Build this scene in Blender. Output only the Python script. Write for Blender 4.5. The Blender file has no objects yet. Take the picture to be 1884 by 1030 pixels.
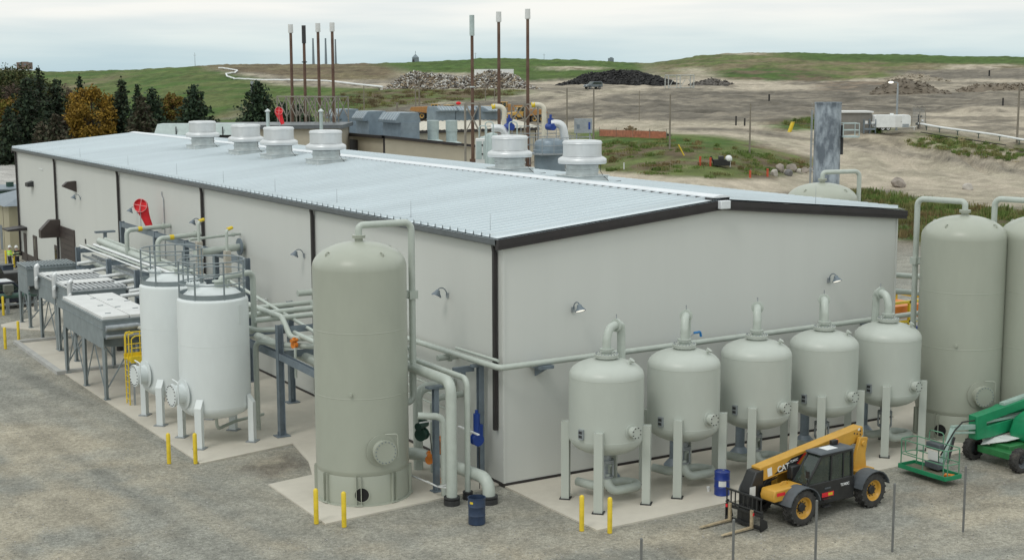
import bpy, math, random
import numpy as np
from mathutils import Vector, Matrix

C = bpy.context.scene.collection
SC = bpy.context.scene
rad = math.radians
PI = math.pi
rnd = random.Random(7)

# ------------------------------------------------------------------ camera
CAM = Vector((-26.80, -44.75, 15.402))
YAW, PIT, ROL = rad(58.72592), rad(-8.20565), rad(-0.19289)
FPX = 2611.24
_f = Vector((math.cos(PIT)*math.cos(YAW), math.cos(PIT)*math.sin(YAW), math.sin(PIT)))
_r = Vector((math.sin(YAW), -math.cos(YAW), 0))
_u = _r.cross(_f)
RX = math.cos(ROL)*_r + math.sin(ROL)*_u
UX = -math.sin(ROL)*_r + math.cos(ROL)*_u
cd = bpy.data.cameras.new('camera')
cam = bpy.data.objects.new('camera', cd); C.objects.link(cam)
cam.matrix_world = Matrix(((RX.x, UX.x, -_f.x, CAM.x), (RX.y, UX.y, -_f.y, CAM.y), (RX.z, UX.z, -_f.z, CAM.z), (0, 0, 0, 1)))
cd.sensor_width = 36; cd.lens = 36*FPX/1884; cd.clip_start = .5; cd.clip_end = 12000
SC.camera = cam

# ------------------------------------------------------------------ sky and sun
world = bpy.data.worlds.new('World'); SC.world = world; world.use_nodes = True
SUN_EL, SUN_AZ = rad(52), rad(205)      # sun high behind the viewer, veiled by cloud
def build_world():
    nt = world.node_tree; N = nt.nodes; N.clear(); L = nt.links
    out = N.new('ShaderNodeOutputWorld')
    sky = N.new('ShaderNodeTexSky'); sky.sky_type = 'NISHITA'; sky.sun_disc = False
    sky.sun_elevation = SUN_EL; sky.sun_rotation = PI/2 - SUN_AZ; sky.air_density = 1.3; sky.dust_density = 2
    bsky = N.new('ShaderNodeBackground'); bsky.inputs[1].default_value = .07
    L.new(sky.outputs[0], bsky.inputs[0])
    tc = N.new('ShaderNodeTexCoord'); sep = N.new('ShaderNodeSeparateXYZ'); L.new(tc.outputs['Generated'], sep.inputs[0])
    # cloud deck: radiance rises from the pale horizon to the zenith
    rp = N.new('ShaderNodeValToRGB'); L.new(sep.outputs[2], rp.inputs[0])
    e = rp.color_ramp.elements
    e[0].position = 0; e[0].color = (.60, .745, .805, 1)
    e[1].position = 1; e[1].color = (1.15, 1.20, 1.195, 1)
    for p, c in ((.010, (.625, .77, .82, 1)), (.026, (.77, .87, .885, 1)), (.043, (.95, .97, .955, 1)), (.2, (.90, .95, .945, 1))):
        x = e.new(p); x.color = c
    mp = N.new('ShaderNodeMapping'); mp.inputs['Scale'].default_value = (3.6, 3.6, 40); L.new(tc.outputs['Generated'], mp.inputs[0])
    nz = N.new('ShaderNodeTexNoise'); nz.inputs['Scale'].default_value = 1.7; nz.inputs['Detail'].default_value = 5; nz.inputs['Roughness'].default_value = .48
    L.new(mp.outputs[0], nz.inputs[0])
    cr = N.new('ShaderNodeValToRGB'); L.new(nz.outputs[0], cr.inputs[0])
    k = cr.color_ramp.elements
    k[0].position = .34; k[0].color = (.91, .945, .955, 1); k[1].position = .60; k[1].color = (1.08, 1.06, 1.03, 1)
    mul = N.new('ShaderNodeMixRGB'); mul.blend_type = 'MULTIPLY'; mul.inputs[0].default_value = 1
    L.new(rp.outputs[0], mul.inputs[1]); L.new(cr.outputs[0], mul.inputs[2])
    bc = N.new('ShaderNodeBackground'); bc.inputs[1].default_value = 1.0; L.new(mul.outputs[0], bc.inputs[0])
    mx = N.new('ShaderNodeMixShader'); mx.inputs[0].default_value = .9
    L.new(bsky.outputs[0], mx.inputs[1]); L.new(bc.outputs[0], mx.inputs[2]); L.new(mx.outputs[0], out.inputs[0])
build_world()
sd = bpy.data.lights.new('sun', 'SUN'); sd.energy = .75; sd.angle = rad(16); sd.color = (1, .965, .91)
so = bpy.data.objects.new('sun', sd); C.objects.link(so)
sdir = Vector((math.cos(SUN_EL)*math.cos(SUN_AZ), math.cos(SUN_EL)*math.sin(SUN_AZ), math.sin(SUN_EL)))
so.rotation_euler = sdir.to_track_quat('Z', 'Y').to_euler(); so.location = (0, 0, 80)
SC.view_settings.view_transform = 'Standard'; SC.view_settings.look = 'None'
SC.view_settings.exposure = 0; SC.view_settings.gamma = 1
SC.render.engine = 'CYCLES'
try:
    SC.cycles.use_denoising = True; SC.cycles.max_bounces = 6
except Exception: pass

# ------------------------------------------------------------------ helpers
def ray(px, py): return _f*1.0 + RX*((px-942)/FPX) - UX*((py-515)/FPX)
def at(px, py, x=None, y=None, z=None, d=None):
    """world point on a plane of the site (or at a depth d) in the direction of a photo point"""
    v = ray(px, py)
    t = (x-CAM.x)/v.x if x is not None else (y-CAM.y)/v.y if y is not None else (z-CAM.z)/v.z if z is not None else d
    return CAM + v*t
def pix(p):
    d = Vector(p)-CAM; z = d.dot(_f)
    return 942+FPX*d.dot(RX)/z, 515-FPX*d.dot(UX)/z, z

def V3(p): return Vector(p)
class MB:
    """collects shapes and links them as ONE mesh object"""
    def __init__(s): s.v = []; s.f = []; s.mi = []; s.m = 0
    def add(s, vs, fs, M=None):
        b = len(s.v)
        for p in vs:
            p = Vector(p)
            s.v.append(M @ p if M is not None else p)
        for f in fs: s.f.append([b+i for i in f]); s.mi.append(s.m)
        return s
    def box(s, x0, x1, y0, y1, z0, z1, M=None):
        return s.add([(x0,y0,z0),(x1,y0,z0),(x1,y1,z0),(x0,y1,z0),(x0,y0,z1),(x1,y0,z1),(x1,y1,z1),(x0,y1,z1)],
                     [(3,2,1,0),(4,5,6,7),(0,1,5,4),(1,2,6,5),(2,3,7,6),(3,0,4,7)], M)
    def cbox(s, c, d, rz=0, rx=0, ry=0):
        M = Matrix.Translation(Vector(c)) @ Matrix.Rotation(rz,4,'Z') @ Matrix.Rotation(ry,4,'Y') @ Matrix.Rotation(rx,4,'X')
        return s.box(-d[0]/2,d[0]/2,-d[1]/2,d[1]/2,-d[2]/2,d[2]/2, M)
    def frame(s, p, q):
        p, q = Vector(p), Vector(q); z = (q-p); l = z.length; z.normalize()
        x = Vector((0,0,1)).cross(z)
        if x.length < 1e-4: x = Vector((1,0,0))
        x.normalize(); y = z.cross(x)
        return Matrix(((x.x,y.x,z.x,p.x),(x.y,y.y,z.y,p.y),(x.z,y.z,z.z,p.z),(0,0,0,1))), l
    def bar(s, p, q, w, h=None):
        M, l = s.frame(p, q); h = h or w
        return s.box(-w/2,w/2,-h/2,h/2,0,l, M)
    def ibeam(s, p, q, w=.2, h=.2, t=.02, turn=False):
        M, l = s.frame(p, q)
        if turn: M = M @ Matrix.Rotation(PI/2,4,'Z')
        s.box(-w/2,w/2,-h/2,-h/2+t,0,l,M); s.box(-w/2,w/2,h/2-t,h/2,0,l,M)
        return s.box(-t/2,t/2,-h/2+t,h/2-t,.001,l-.001,M)
    def cyl(s, p, q, r, r2=None, n=14, caps=True):
        M, l = s.frame(p, q); r2 = r if r2 is None else r2
        vs = [(r*math.cos(2*PI*i/n), r*math.sin(2*PI*i/n), 0) for i in range(n)] + [(r2*math.cos(2*PI*i/n), r2*math.sin(2*PI*i/n), l) for i in range(n)]
        fs = [(i,(i+1)%n,n+(i+1)%n,n+i) for i in range(n)]
        if caps: fs += [tuple(range(n-1,-1,-1)), tuple(range(n,2*n))]
        return s.add(vs, fs, M)
    def tube(s, pts, r, n=10, bend=None, caps=True, closed=False):
        pts = [Vector(p) for p in pts]; P = []
        if bend and not closed:
            P.append(pts[0])
            for a, b, c in zip(pts, pts[1:], pts[2:]):
                u, w = (a-b), (c-b); lu, lw = u.length, w.length
                if lu < 1e-5 or lw < 1e-5: continue
                u /= lu; w /= lw; ang = u.angle(w)
                if ang > 3.05: P.append(b); continue
                t = min(bend/math.tan(ang/2), lu*.49, lw*.49); rr = t*math.tan(ang/2)
                bis = (u+w).normalized(); cen = b + bis*(rr/math.sin(ang/2))
                a0 = (b+u*t)-cen; b0 = (b+w*t)-cen; tot = a0.angle(b0); k = max(3, int(tot/.3))
                ax = a0.cross(b0).normalized()
                for i in range(k+1): P.append(cen + Matrix.Rotation(tot*i/k,3,ax) @ a0)
            P.append(pts[-1])
        else: P = pts
        m = len(P); T = []
        for i in range(m):
            a = P[(i-1)%m] if (closed or i>0) else P[i]; b = P[(i+1)%m] if (closed or i<m-1) else P[i]
            T.append((b-a).normalized())
        x = Vector((0,0,1)).cross(T[0])
        if x.length < 1e-3: x = Vector((1,0,0))
        x.normalize(); vs = []; fs = []
        for i in range(m):
            x = (x - T[i]*x.dot(T[i])).normalized(); y = T[i].cross(x)
            for j in range(n):
                a = 2*PI*j/n; vs.append(P[i] + x*(r*math.cos(a)) + y*(r*math.sin(a)))
        for i in range(m if closed else m-1):
            i2 = (i+1)%m
            for j in range(n): fs.append((i*n+j, i*n+(j+1)%n, i2*n+(j+1)%n, i2*n+j))
        if caps and not closed: fs += [tuple(range(n-1,-1,-1)), tuple(range((m-1)*n,m*n))]
        return s.add(vs, fs)
    def ring(s, c, R, r, n=32, m=8, a0=0, a1=2*PI):
        full = abs(a1-a0-2*PI) < 1e-6; k = n if full else n+1
        pts = [(c[0]+R*math.cos(a0+(a1-a0)*i/n), c[1]+R*math.sin(a0+(a1-a0)*i/n), c[2]) for i in range(k)]
        return s.tube(pts, r, m, closed=full)
    def lathe(s, prof, c=(0,0,0), n=40, M=None, a0=0, a1=2*PI):
        vs = []; fs = []; full = abs(a1-a0-2*PI) < 1e-6; k = n if full else n+1
        T = Matrix.Translation(Vector(c)); T = T @ M if M is not None else T
        for r, z in prof:
            for i in range(k):
                a = a0+(a1-a0)*i/n; vs.append((max(r,.0005)*math.cos(a), max(r,.0005)*math.sin(a), z))
        for j in range(len(prof)-1):
            for i in range(n):
                i2 = (i+1)%k; fs.append((j*k+i, j*k+i2, (j+1)*k+i2, (j+1)*k+i))
        return s.add(vs, fs, T)
    def disc(s, p, nrm, r, t, n=20):      # short thick disc (flange)
        p = Vector(p); nrm = Vector(nrm).normalized()
        return s.cyl(p, p+nrm*t, r, n=n)
    def bolts(s, p, nrm, R, br, bl, k):
        p = Vector(p); nrm = Vector(nrm).normalized(); x = Vector((0,0,1)).cross(nrm)
        if x.length < 1e-3: x = Vector((1,0,0))
        x.normalize(); y = nrm.cross(x)
        for i in range(k):
            a = 2*PI*(i+.5)/k; q = p + x*(R*math.cos(a)) + y*(R*math.sin(a)); s.cyl(q, q+nrm*bl, br, n=6)
        return s
    def ball(s, c, r, n=12, m=8, sc=(1,1,1)):
        prof = [(math.sin(PI*i/m), -math.cos(PI*i/m)) for i in range(m+1)]
        return s.lathe(prof, c, n, Matrix.Diagonal((r*sc[0], r*sc[1], r*sc[2], 1)))
    def prism(s, poly, vec, M=None):      # planar outline (3-D points) pushed along vec
        n = len(poly); vec = Vector(vec); vs = [Vector(p) for p in poly] + [Vector(p)+vec for p in poly]
        nrm = sum((vs[i].cross(vs[(i+1)%n]) for i in range(n)), Vector())
        fs = [tuple(range(n)), tuple(range(2*n-1,n-1,-1))] + [(i+n,(i+1)%n+n,(i+1)%n,i) for i in range(n)]
        if nrm.dot(vec) > 0: fs = [tuple(reversed(f)) for f in fs]
        return s.add(vs, fs, M)
    def build(s, name, mat, parent=None, loc=None, bevel=0, angle=35, flat=False):
        me = bpy.data.meshes.new(name)
        o3 = Vector(loc) if loc is not None else Vector()
        me.from_pydata([tuple(v-o3) for v in s.v], [], s.f)
        for m_ in (mat if isinstance(mat, (list, tuple)) else [mat]): me.materials.append(m_)
        if any(s.mi): me.polygons.foreach_set('material_index', s.mi)
        if not flat:
            me.polygons.foreach_set('use_smooth', [True]*len(me.polygons)); me.set_sharp_from_angle(angle=rad(angle))
        me.update()
        o = bpy.data.objects.new(name, me); C.objects.link(o)
        if loc is not None: o.location = loc
        if parent is not None: o.parent = parent
        if bevel:
            b = o.modifiers.new('edge', 'BEVEL'); b.width = bevel; b.segments = 2; b.limit_method = 'ANGLE'; b.angle_limit = rad(40)
        return o

def tag(o, label=None, cat=None, group=None, kind=None):
    if label: o['label'] = label
    if cat: o['category'] = cat
    if group: o['group'] = group
    if kind: o['kind'] = kind
    return o
def thing(name, label, cat, loc=(0,0,0), rz=0, group=None):
    o = bpy.data.objects.new(name, None); C.objects.link(o); o.empty_display_size = .3
    o.location = loc; o.rotation_euler = (0,0,rz)
    return tag(o, label, cat, group)
def copy_tree(o, parent=None, **kw):
    c = o.copy(); C.objects.link(c)
    if parent is not None: c.parent = parent
    for ch in list(o.children): copy_tree(ch, c)
    return c
def place(src, loc, rz=0, label=None, group=None):
    c = copy_tree(src); c.location = loc; c.rotation_euler = (0,0,rz)
    return tag(c, label, None, group)

# ------------------------------------------------------------------ materials
def mat(name, col, rough=.5, metal=0, var=.10, scale=2.0, stretch=(1,1,1), bump=0, bscale=40, col2=None, thr=(.4,.62), spec=.5):
    """paint, metal or earth: base colour broken up by noise (wear and dirt of its own), optional second colour in patches"""
    m = bpy.data.materials.new(name); m.use_nodes = True; nt = m.node_tree; N = nt.nodes; L = nt.links
    b = N['Principled BSDF']; b.inputs['Roughness'].default_value = rough; b.inputs['Metallic'].default_value = metal
    b.inputs['Specular IOR Level'].default_value = spec
    tc = N.new('ShaderNodeTexCoord'); mp = N.new('ShaderNodeMapping'); mp.inputs['Scale'].default_value = stretch
    L.new(tc.outputs['Object'], mp.inputs[0])
    nz = N.new('ShaderNodeTexNoise'); nz.inputs['Scale'].default_value = scale; nz.inputs['Detail'].default_value = 6; nz.inputs['Roughness'].default_value = .62
    L.new(mp.outputs[0], nz.inputs[0])
    rp = N.new('ShaderNodeValToRGB'); L.new(nz.outputs[0], rp.inputs[0]); e = rp.color_ramp.elements
    lo = tuple(c*(1-var*1.5) for c in col); hi = tuple(min(1,c*(1+var)) for c in col)
    e[0].position = .3; e[0].color = (*lo,1); e[1].position = .7; e[1].color = (*hi,1)
    outc = rp.outputs[0]
    if col2 is not None:
        n2 = N.new('ShaderNodeTexNoise'); n2.inputs['Scale'].default_value = scale*.45; n2.inputs['Detail'].default_value = 8; n2.inputs['Roughness'].default_value = .65
        L.new(mp.outputs[0], n2.inputs[0])
        r2 = N.new('ShaderNodeValToRGB'); L.new(n2.outputs[0], r2.inputs[0]); r2.color_ramp.elements[0].position = thr[0]; r2.color_ramp.elements[1].position = thr[1]
        mx = N.new('ShaderNodeMixRGB'); L.new(r2.outputs[0], mx.inputs[0]); L.new(outc, mx.inputs[1]); mx.inputs[2].default_value = (*col2,1); outc = mx.outputs[0]
    L.new(outc, b.inputs['Base Color'])
    if bump:
        n3 = N.new('ShaderNodeTexNoise'); n3.inputs['Scale'].default_value = bscale; n3.inputs['Detail'].default_value = 4; L.new(tc.outputs['Object'], n3.inputs[0])
        bp = N.new('ShaderNodeBump'); bp.inputs['Strength'].default_value = bump; bp.inputs['Distance'].default_value = .05
        L.new(n3.outputs[0], bp.inputs['Height']); L.new(bp.outputs[0], b.inputs['Normal'])
    return m
VST = (1,1,.4)
M = dict(
 panel=mat('insulated_panel',(.60,.615,.585),.55,var=.014,scale=.7,stretch=(1,1,.12)),
 roof=mat('galvalume_roof',(.66,.72,.75),.40,.12,var=.05,scale=.35,stretch=(.25,1,1)),
 ridge=mat('ridge_metal',(.74,.77,.80),.42,.1,var=.05,scale=1),
 trim=mat('charcoal_trim',(.030,.026,.027),.45,var=.15),
 brown=mat('brown_door',(.055,.042,.038),.5,var=.15),
 gutter=mat('gutter_metal',(.13,.145,.155),.4,.2,var=.1),
 tank=mat('tank_paint',(.375,.398,.335),.36,var=.03,scale=1.3,stretch=VST),
 vessel=mat('vessel_paint',(.465,.50,.455),.36,var=.03,scale=1.3,stretch=VST),
 pipe=mat('pipe_paint',(.45,.495,.45),.38,var=.07,scale=2),
 white=mat('white_tank_paint',(.67,.715,.715),.42,var=.03,scale=1.2,stretch=VST),
 whitep=mat('white_paint',(.74,.76,.76),.4,var=.06),
 alu=mat('spun_aluminium',(.64,.66,.67),.36,.45,var=.06,scale=1.5,stretch=(1,1,.3)),
 alud=mat('vent_flashing',(.56,.60,.60),.45,.3,var=.12,scale=1.6),
 galv=mat('galvanised_steel',(.33,.36,.38),.48,.35,var=.16,scale=3),
 gsteel=mat('blue_grey_steel',(.175,.215,.25),.45,.1,var=.14,scale=2.5),
 cooler=mat('cooler_grey',(.235,.275,.29),.46,.15,var=.12,scale=1.8),
 yellow=mat('safety_yellow',(.72,.53,.03),.42,var=.12,scale=3),
 black=mat('black_rubber',(.022,.022,.022),.75,var=.3,scale=6),
 dark=mat('dark_metal',(.035,.036,.038),.5,var=.25,scale=4),
 hole=mat('dark_opening',(.012,.012,.013),.9),
 concrete=mat('concrete',(.565,.53,.455),.85,var=.07,scale=.55,bump=.12,bscale=30,col2=(.46,.425,.355),thr=(.52,.78)),
 conc_gray=mat('grey_concrete',(.42,.42,.40),.85,var=.10,scale=1.2,bump=.15),
 blue=mat('blue_paint',(.018,.045,.26),.35,var=.12),
 bluev=mat('valve_blue',(.012,.05,.27),.4,var=.1),
 orange=mat('orange_paint',(.70,.22,.03),.45,var=.12),
 green=mat('lift_green',(.012,.23,.10),.38,var=.12,scale=2.5),
 dgreen=mat('dark_green_paint',(.02,.06,.045),.5,var=.15),
 red=mat('red_fabric',(.72,.02,.03),.7,var=.10),
 rust=mat('rusted_steel',(.115,.062,.042),.72,var=.2,scale=.9,col2=(.17,.115,.08),thr=(.45,.7)),
 beige=mat('beige_cladding',(.47,.43,.34),.6,var=.05,scale=.6),
 post=mat('fence_post_steel',(.17,.175,.17),.55,.2,var=.15),
 glass=mat('dark_glass',(.03,.038,.036),.08,var=.05,spec=.8),
 lens=mat('lamp_lens',(.85,.84,.78),.3),
)
# ------------------------------------------------------------------ terrain: one sheet from the yard to the horizon
DK = np.array([0,110,125,150,165,180,195,215,250,300,350,420,480,560,650,800,1500,6000.])
ZT = {  # height of the ground at each distance, along bearings named by their photo column
 -900:[0,0,0,0,0,0,0,0,0,0,0,3,7,12,15,15,12,8],
 0:   [0,0,0,0,0,0,0,0,0,0,0,3.0,7.5,13.4,16.4,16.5,25,8],
 160: [0,0,0,0,0,0,0,0,0,.3,1.5,5.5,10.3,15.2,17.7,17.5,19,8],
 300: [0,0,0,0,.3,.8,1.2,1.8,2.8,5,7.6,11.2,14.2,17.4,18.6,17.5,13,8],
 400: [0,0,0,0,.5,1.2,2,2.8,4.2,7,10,13,16,19.7,20.2,19,13,8],
 600: [0,0,0,.5,1.6,2.6,4,5.2,7,9.5,11.6,13.1,16.4,19.7,20.3,19,13,8],
 760: [0,0,0,.8,2,3,4.2,5.4,7.6,10,12.0,12.9,16.8,20.0,20.6,19,13,8],
 900: [0,0,0,1,2.4,3.5,4.6,5.8,8,10.3,12.2,13.0,17.4,21.9,22.8,20,13,8],
 1120:[0,0,0,2.2,4.2,6.0,6.8,7.4,9,10.8,12.2,13.2,17,20.6,20.8,19,13,8],
 1190:[0,0,.1,2.8,4.8,6.8,7.3,7.7,9,10.8,12.2,13.2,16.5,19.2,19.0,17,13,8],
 1310:[0,0,.2,3.0,5.0,6.9,7.5,8.0,9,10.8,12.4,14.2,18.8,23.5,24.4,22,13,8],
 1420:[0,0,.1,2.0,3.8,5.6,7.0,7.8,9,10.8,12.4,14.4,18.8,23.5,24.4,22,13,8],
 1500:[0,0,0,1.2,2.5,4.2,6.2,7.6,9,10.8,12.4,14.4,18.6,23.2,24.2,22,13,8],
 1650:[0,0,0,1.0,2.2,3.8,7.0,7.6,8.8,10.7,12.4,14.5,18.4,22.5,23.4,21,13,8],
 1770:[0,0,0,1.0,2.1,3.5,6.4,7.9,9.0,10.8,12.5,14.5,18.2,22.0,22.6,20,13,8],
 1884:[0,0,0,1.0,2.0,3.2,5.8,7.8,9.3,11,12.6,14.5,18,21.4,22,20,13,8],
 2900:[0,0,0,1,2,3,5,7,9,11,12.6,14.5,18,21,22,20,13,8]}
CK = np.array(sorted(ZT)); ZA = np.array([ZT[c] for c in CK])
# finer table, smoothed so that the slopes roll
_c2 = np.arange(-900, 2901, 25.); _d2 = np.concatenate([np.arange(0,700,5.), np.arange(700,6001,100.)])
_t = np.array([np.interp(_d2, DK, row) for row in ZA]); _t = np.array([np.interp(_c2, CK, _t[:,j]) for j in range(len(_d2))]).T
for _ in range(3):
    _t[1:-1] = (_t[:-2]+2*_t[1:-1]+_t[2:])/4
for _ in range(2):
    _t[:,22:-1] = (_t[:,21:-2]+2*_t[:,22:-1]+_t[:,23:])/4
def hsh(i, j, s): 
    n = (i.astype(np.int64)*374761393 + j.astype(np.int64)*668265263 + s*1442695) & 0x7fffffff
    n = ((n ^ (n >> 13))*1274126177) & 0x7fffffff
    return ((n ^ (n >> 16)) & 0xffff)/65535.
def vn(x, y, s=0):
    x = np.asarray(x, float); y = np.asarray(y, float); i = np.floor(x); j = np.floor(y); u = x-i; w = y-j; u = u*u*(3-2*u); w = w*w*(3-2*w)
    return (hsh(i,j,s)*(1-u)+hsh(i+1,j,s)*u)*(1-w)+(hsh(i,j+1,s)*(1-u)+hsh(i+1,j+1,s)*u)*w
def fbm(x, y, s=0, o=4):
    t = 0; a = .5; k = 0
    for q in range(o): t = t + a*vn(x*2**q, y*2**q, s+q*17); k += a; a *= .55
    return t/k
HX, HY = math.cos(YAW), math.sin(YAW)
def terr(x, y):
    x = np.asarray(x, float); y = np.asarray(y, float)
    dx, dy = x-CAM.x, y-CAM.y; dep = dx*HX+dy*HY; lat = dx*HY-dy*HX; rho = np.hypot(dx, dy)
    a = np.clip(np.arctan2(lat, dep), -.62, .62); c = np.clip(942+FPX*np.tan(a), -900, 2900)
    d = np.where(dep > rho*.8, dep, rho*.8)
    ci = np.clip((c+900)/25., 0, len(_c2)-1.001); i = ci.astype(int); u = ci-i
    dj = np.interp(d, _d2, np.arange(len(_d2))); dj = np.clip(dj, 0, len(_d2)-1.001); j = dj.astype(int); w = dj-j
    z = (_t[i,j]*(1-u)+_t[i+1,j]*u)*(1-w)+(_t[i,j+1]*(1-u)+_t[i+1,j+1]*u)*w
    k = np.clip((d-150)/60, 0, 1)*np.clip((z-1.5)/4, 0, 1)
    z = z + k*((fbm(x*.055, y*.055, 3)-.5)*1.1 + (fbm(x*.22, y*.22, 9, 3)-.5)*.95 + (fbm((x*.8+y*.6)*.5, (y*.8-.6*x)*.08, 19, 3)-.5)*.8)
    k2 = np.exp(-((d-187)/9.)**2)*np.clip((c-1590)/60, 0, 1); z = z + k2*((fbm(lat*.42, d*.06, 23, 3)-.5)*3.2 + (fbm(lat*1.3, d*.2, 24, 3)-.5)*.9)
    kk = np.clip((d-120)/20, 0, 1)
    return z - .06 + kk*(fbm(x*.3, y*.3, 5, 3)-.5)*.25
def gz(x, y): return float(terr(np.array([x]), np.array([y]))[0])
_TS = np.concatenate([np.arange(88,420,.35), np.arange(420,1000,1.5), np.arange(1000,3200,12.)])
def gp(px, py, dmin=100):
    """where the line of sight to a photo point meets the terrain"""
    v = ray(px, py); X = CAM.x+v.x*_TS; Y = CAM.y+v.y*_TS; g = CAM.z+v.z*_TS-terr(X, Y); n = np.nonzero(g < 0)[0]
    i = n[0] if len(n) else len(_TS)-1
    t = _TS[i] if i == 0 else _TS[i-1]+(_TS[i]-_TS[i-1])*g[i-1]/(g[i-1]-g[i]+1e-9)
    p = CAM+v*float(t); return Vector((p.x, p.y, gz(p.x, p.y)))
def gd(px, d):
    """terrain point on a photo column at a depth d"""
    v = ray(px, 150); v.z = 0; p = CAM + v*(d/v.dot(Vector((HX,HY,0)))); return Vector((p.x, p.y, gz(p.x, p.y)))

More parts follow.
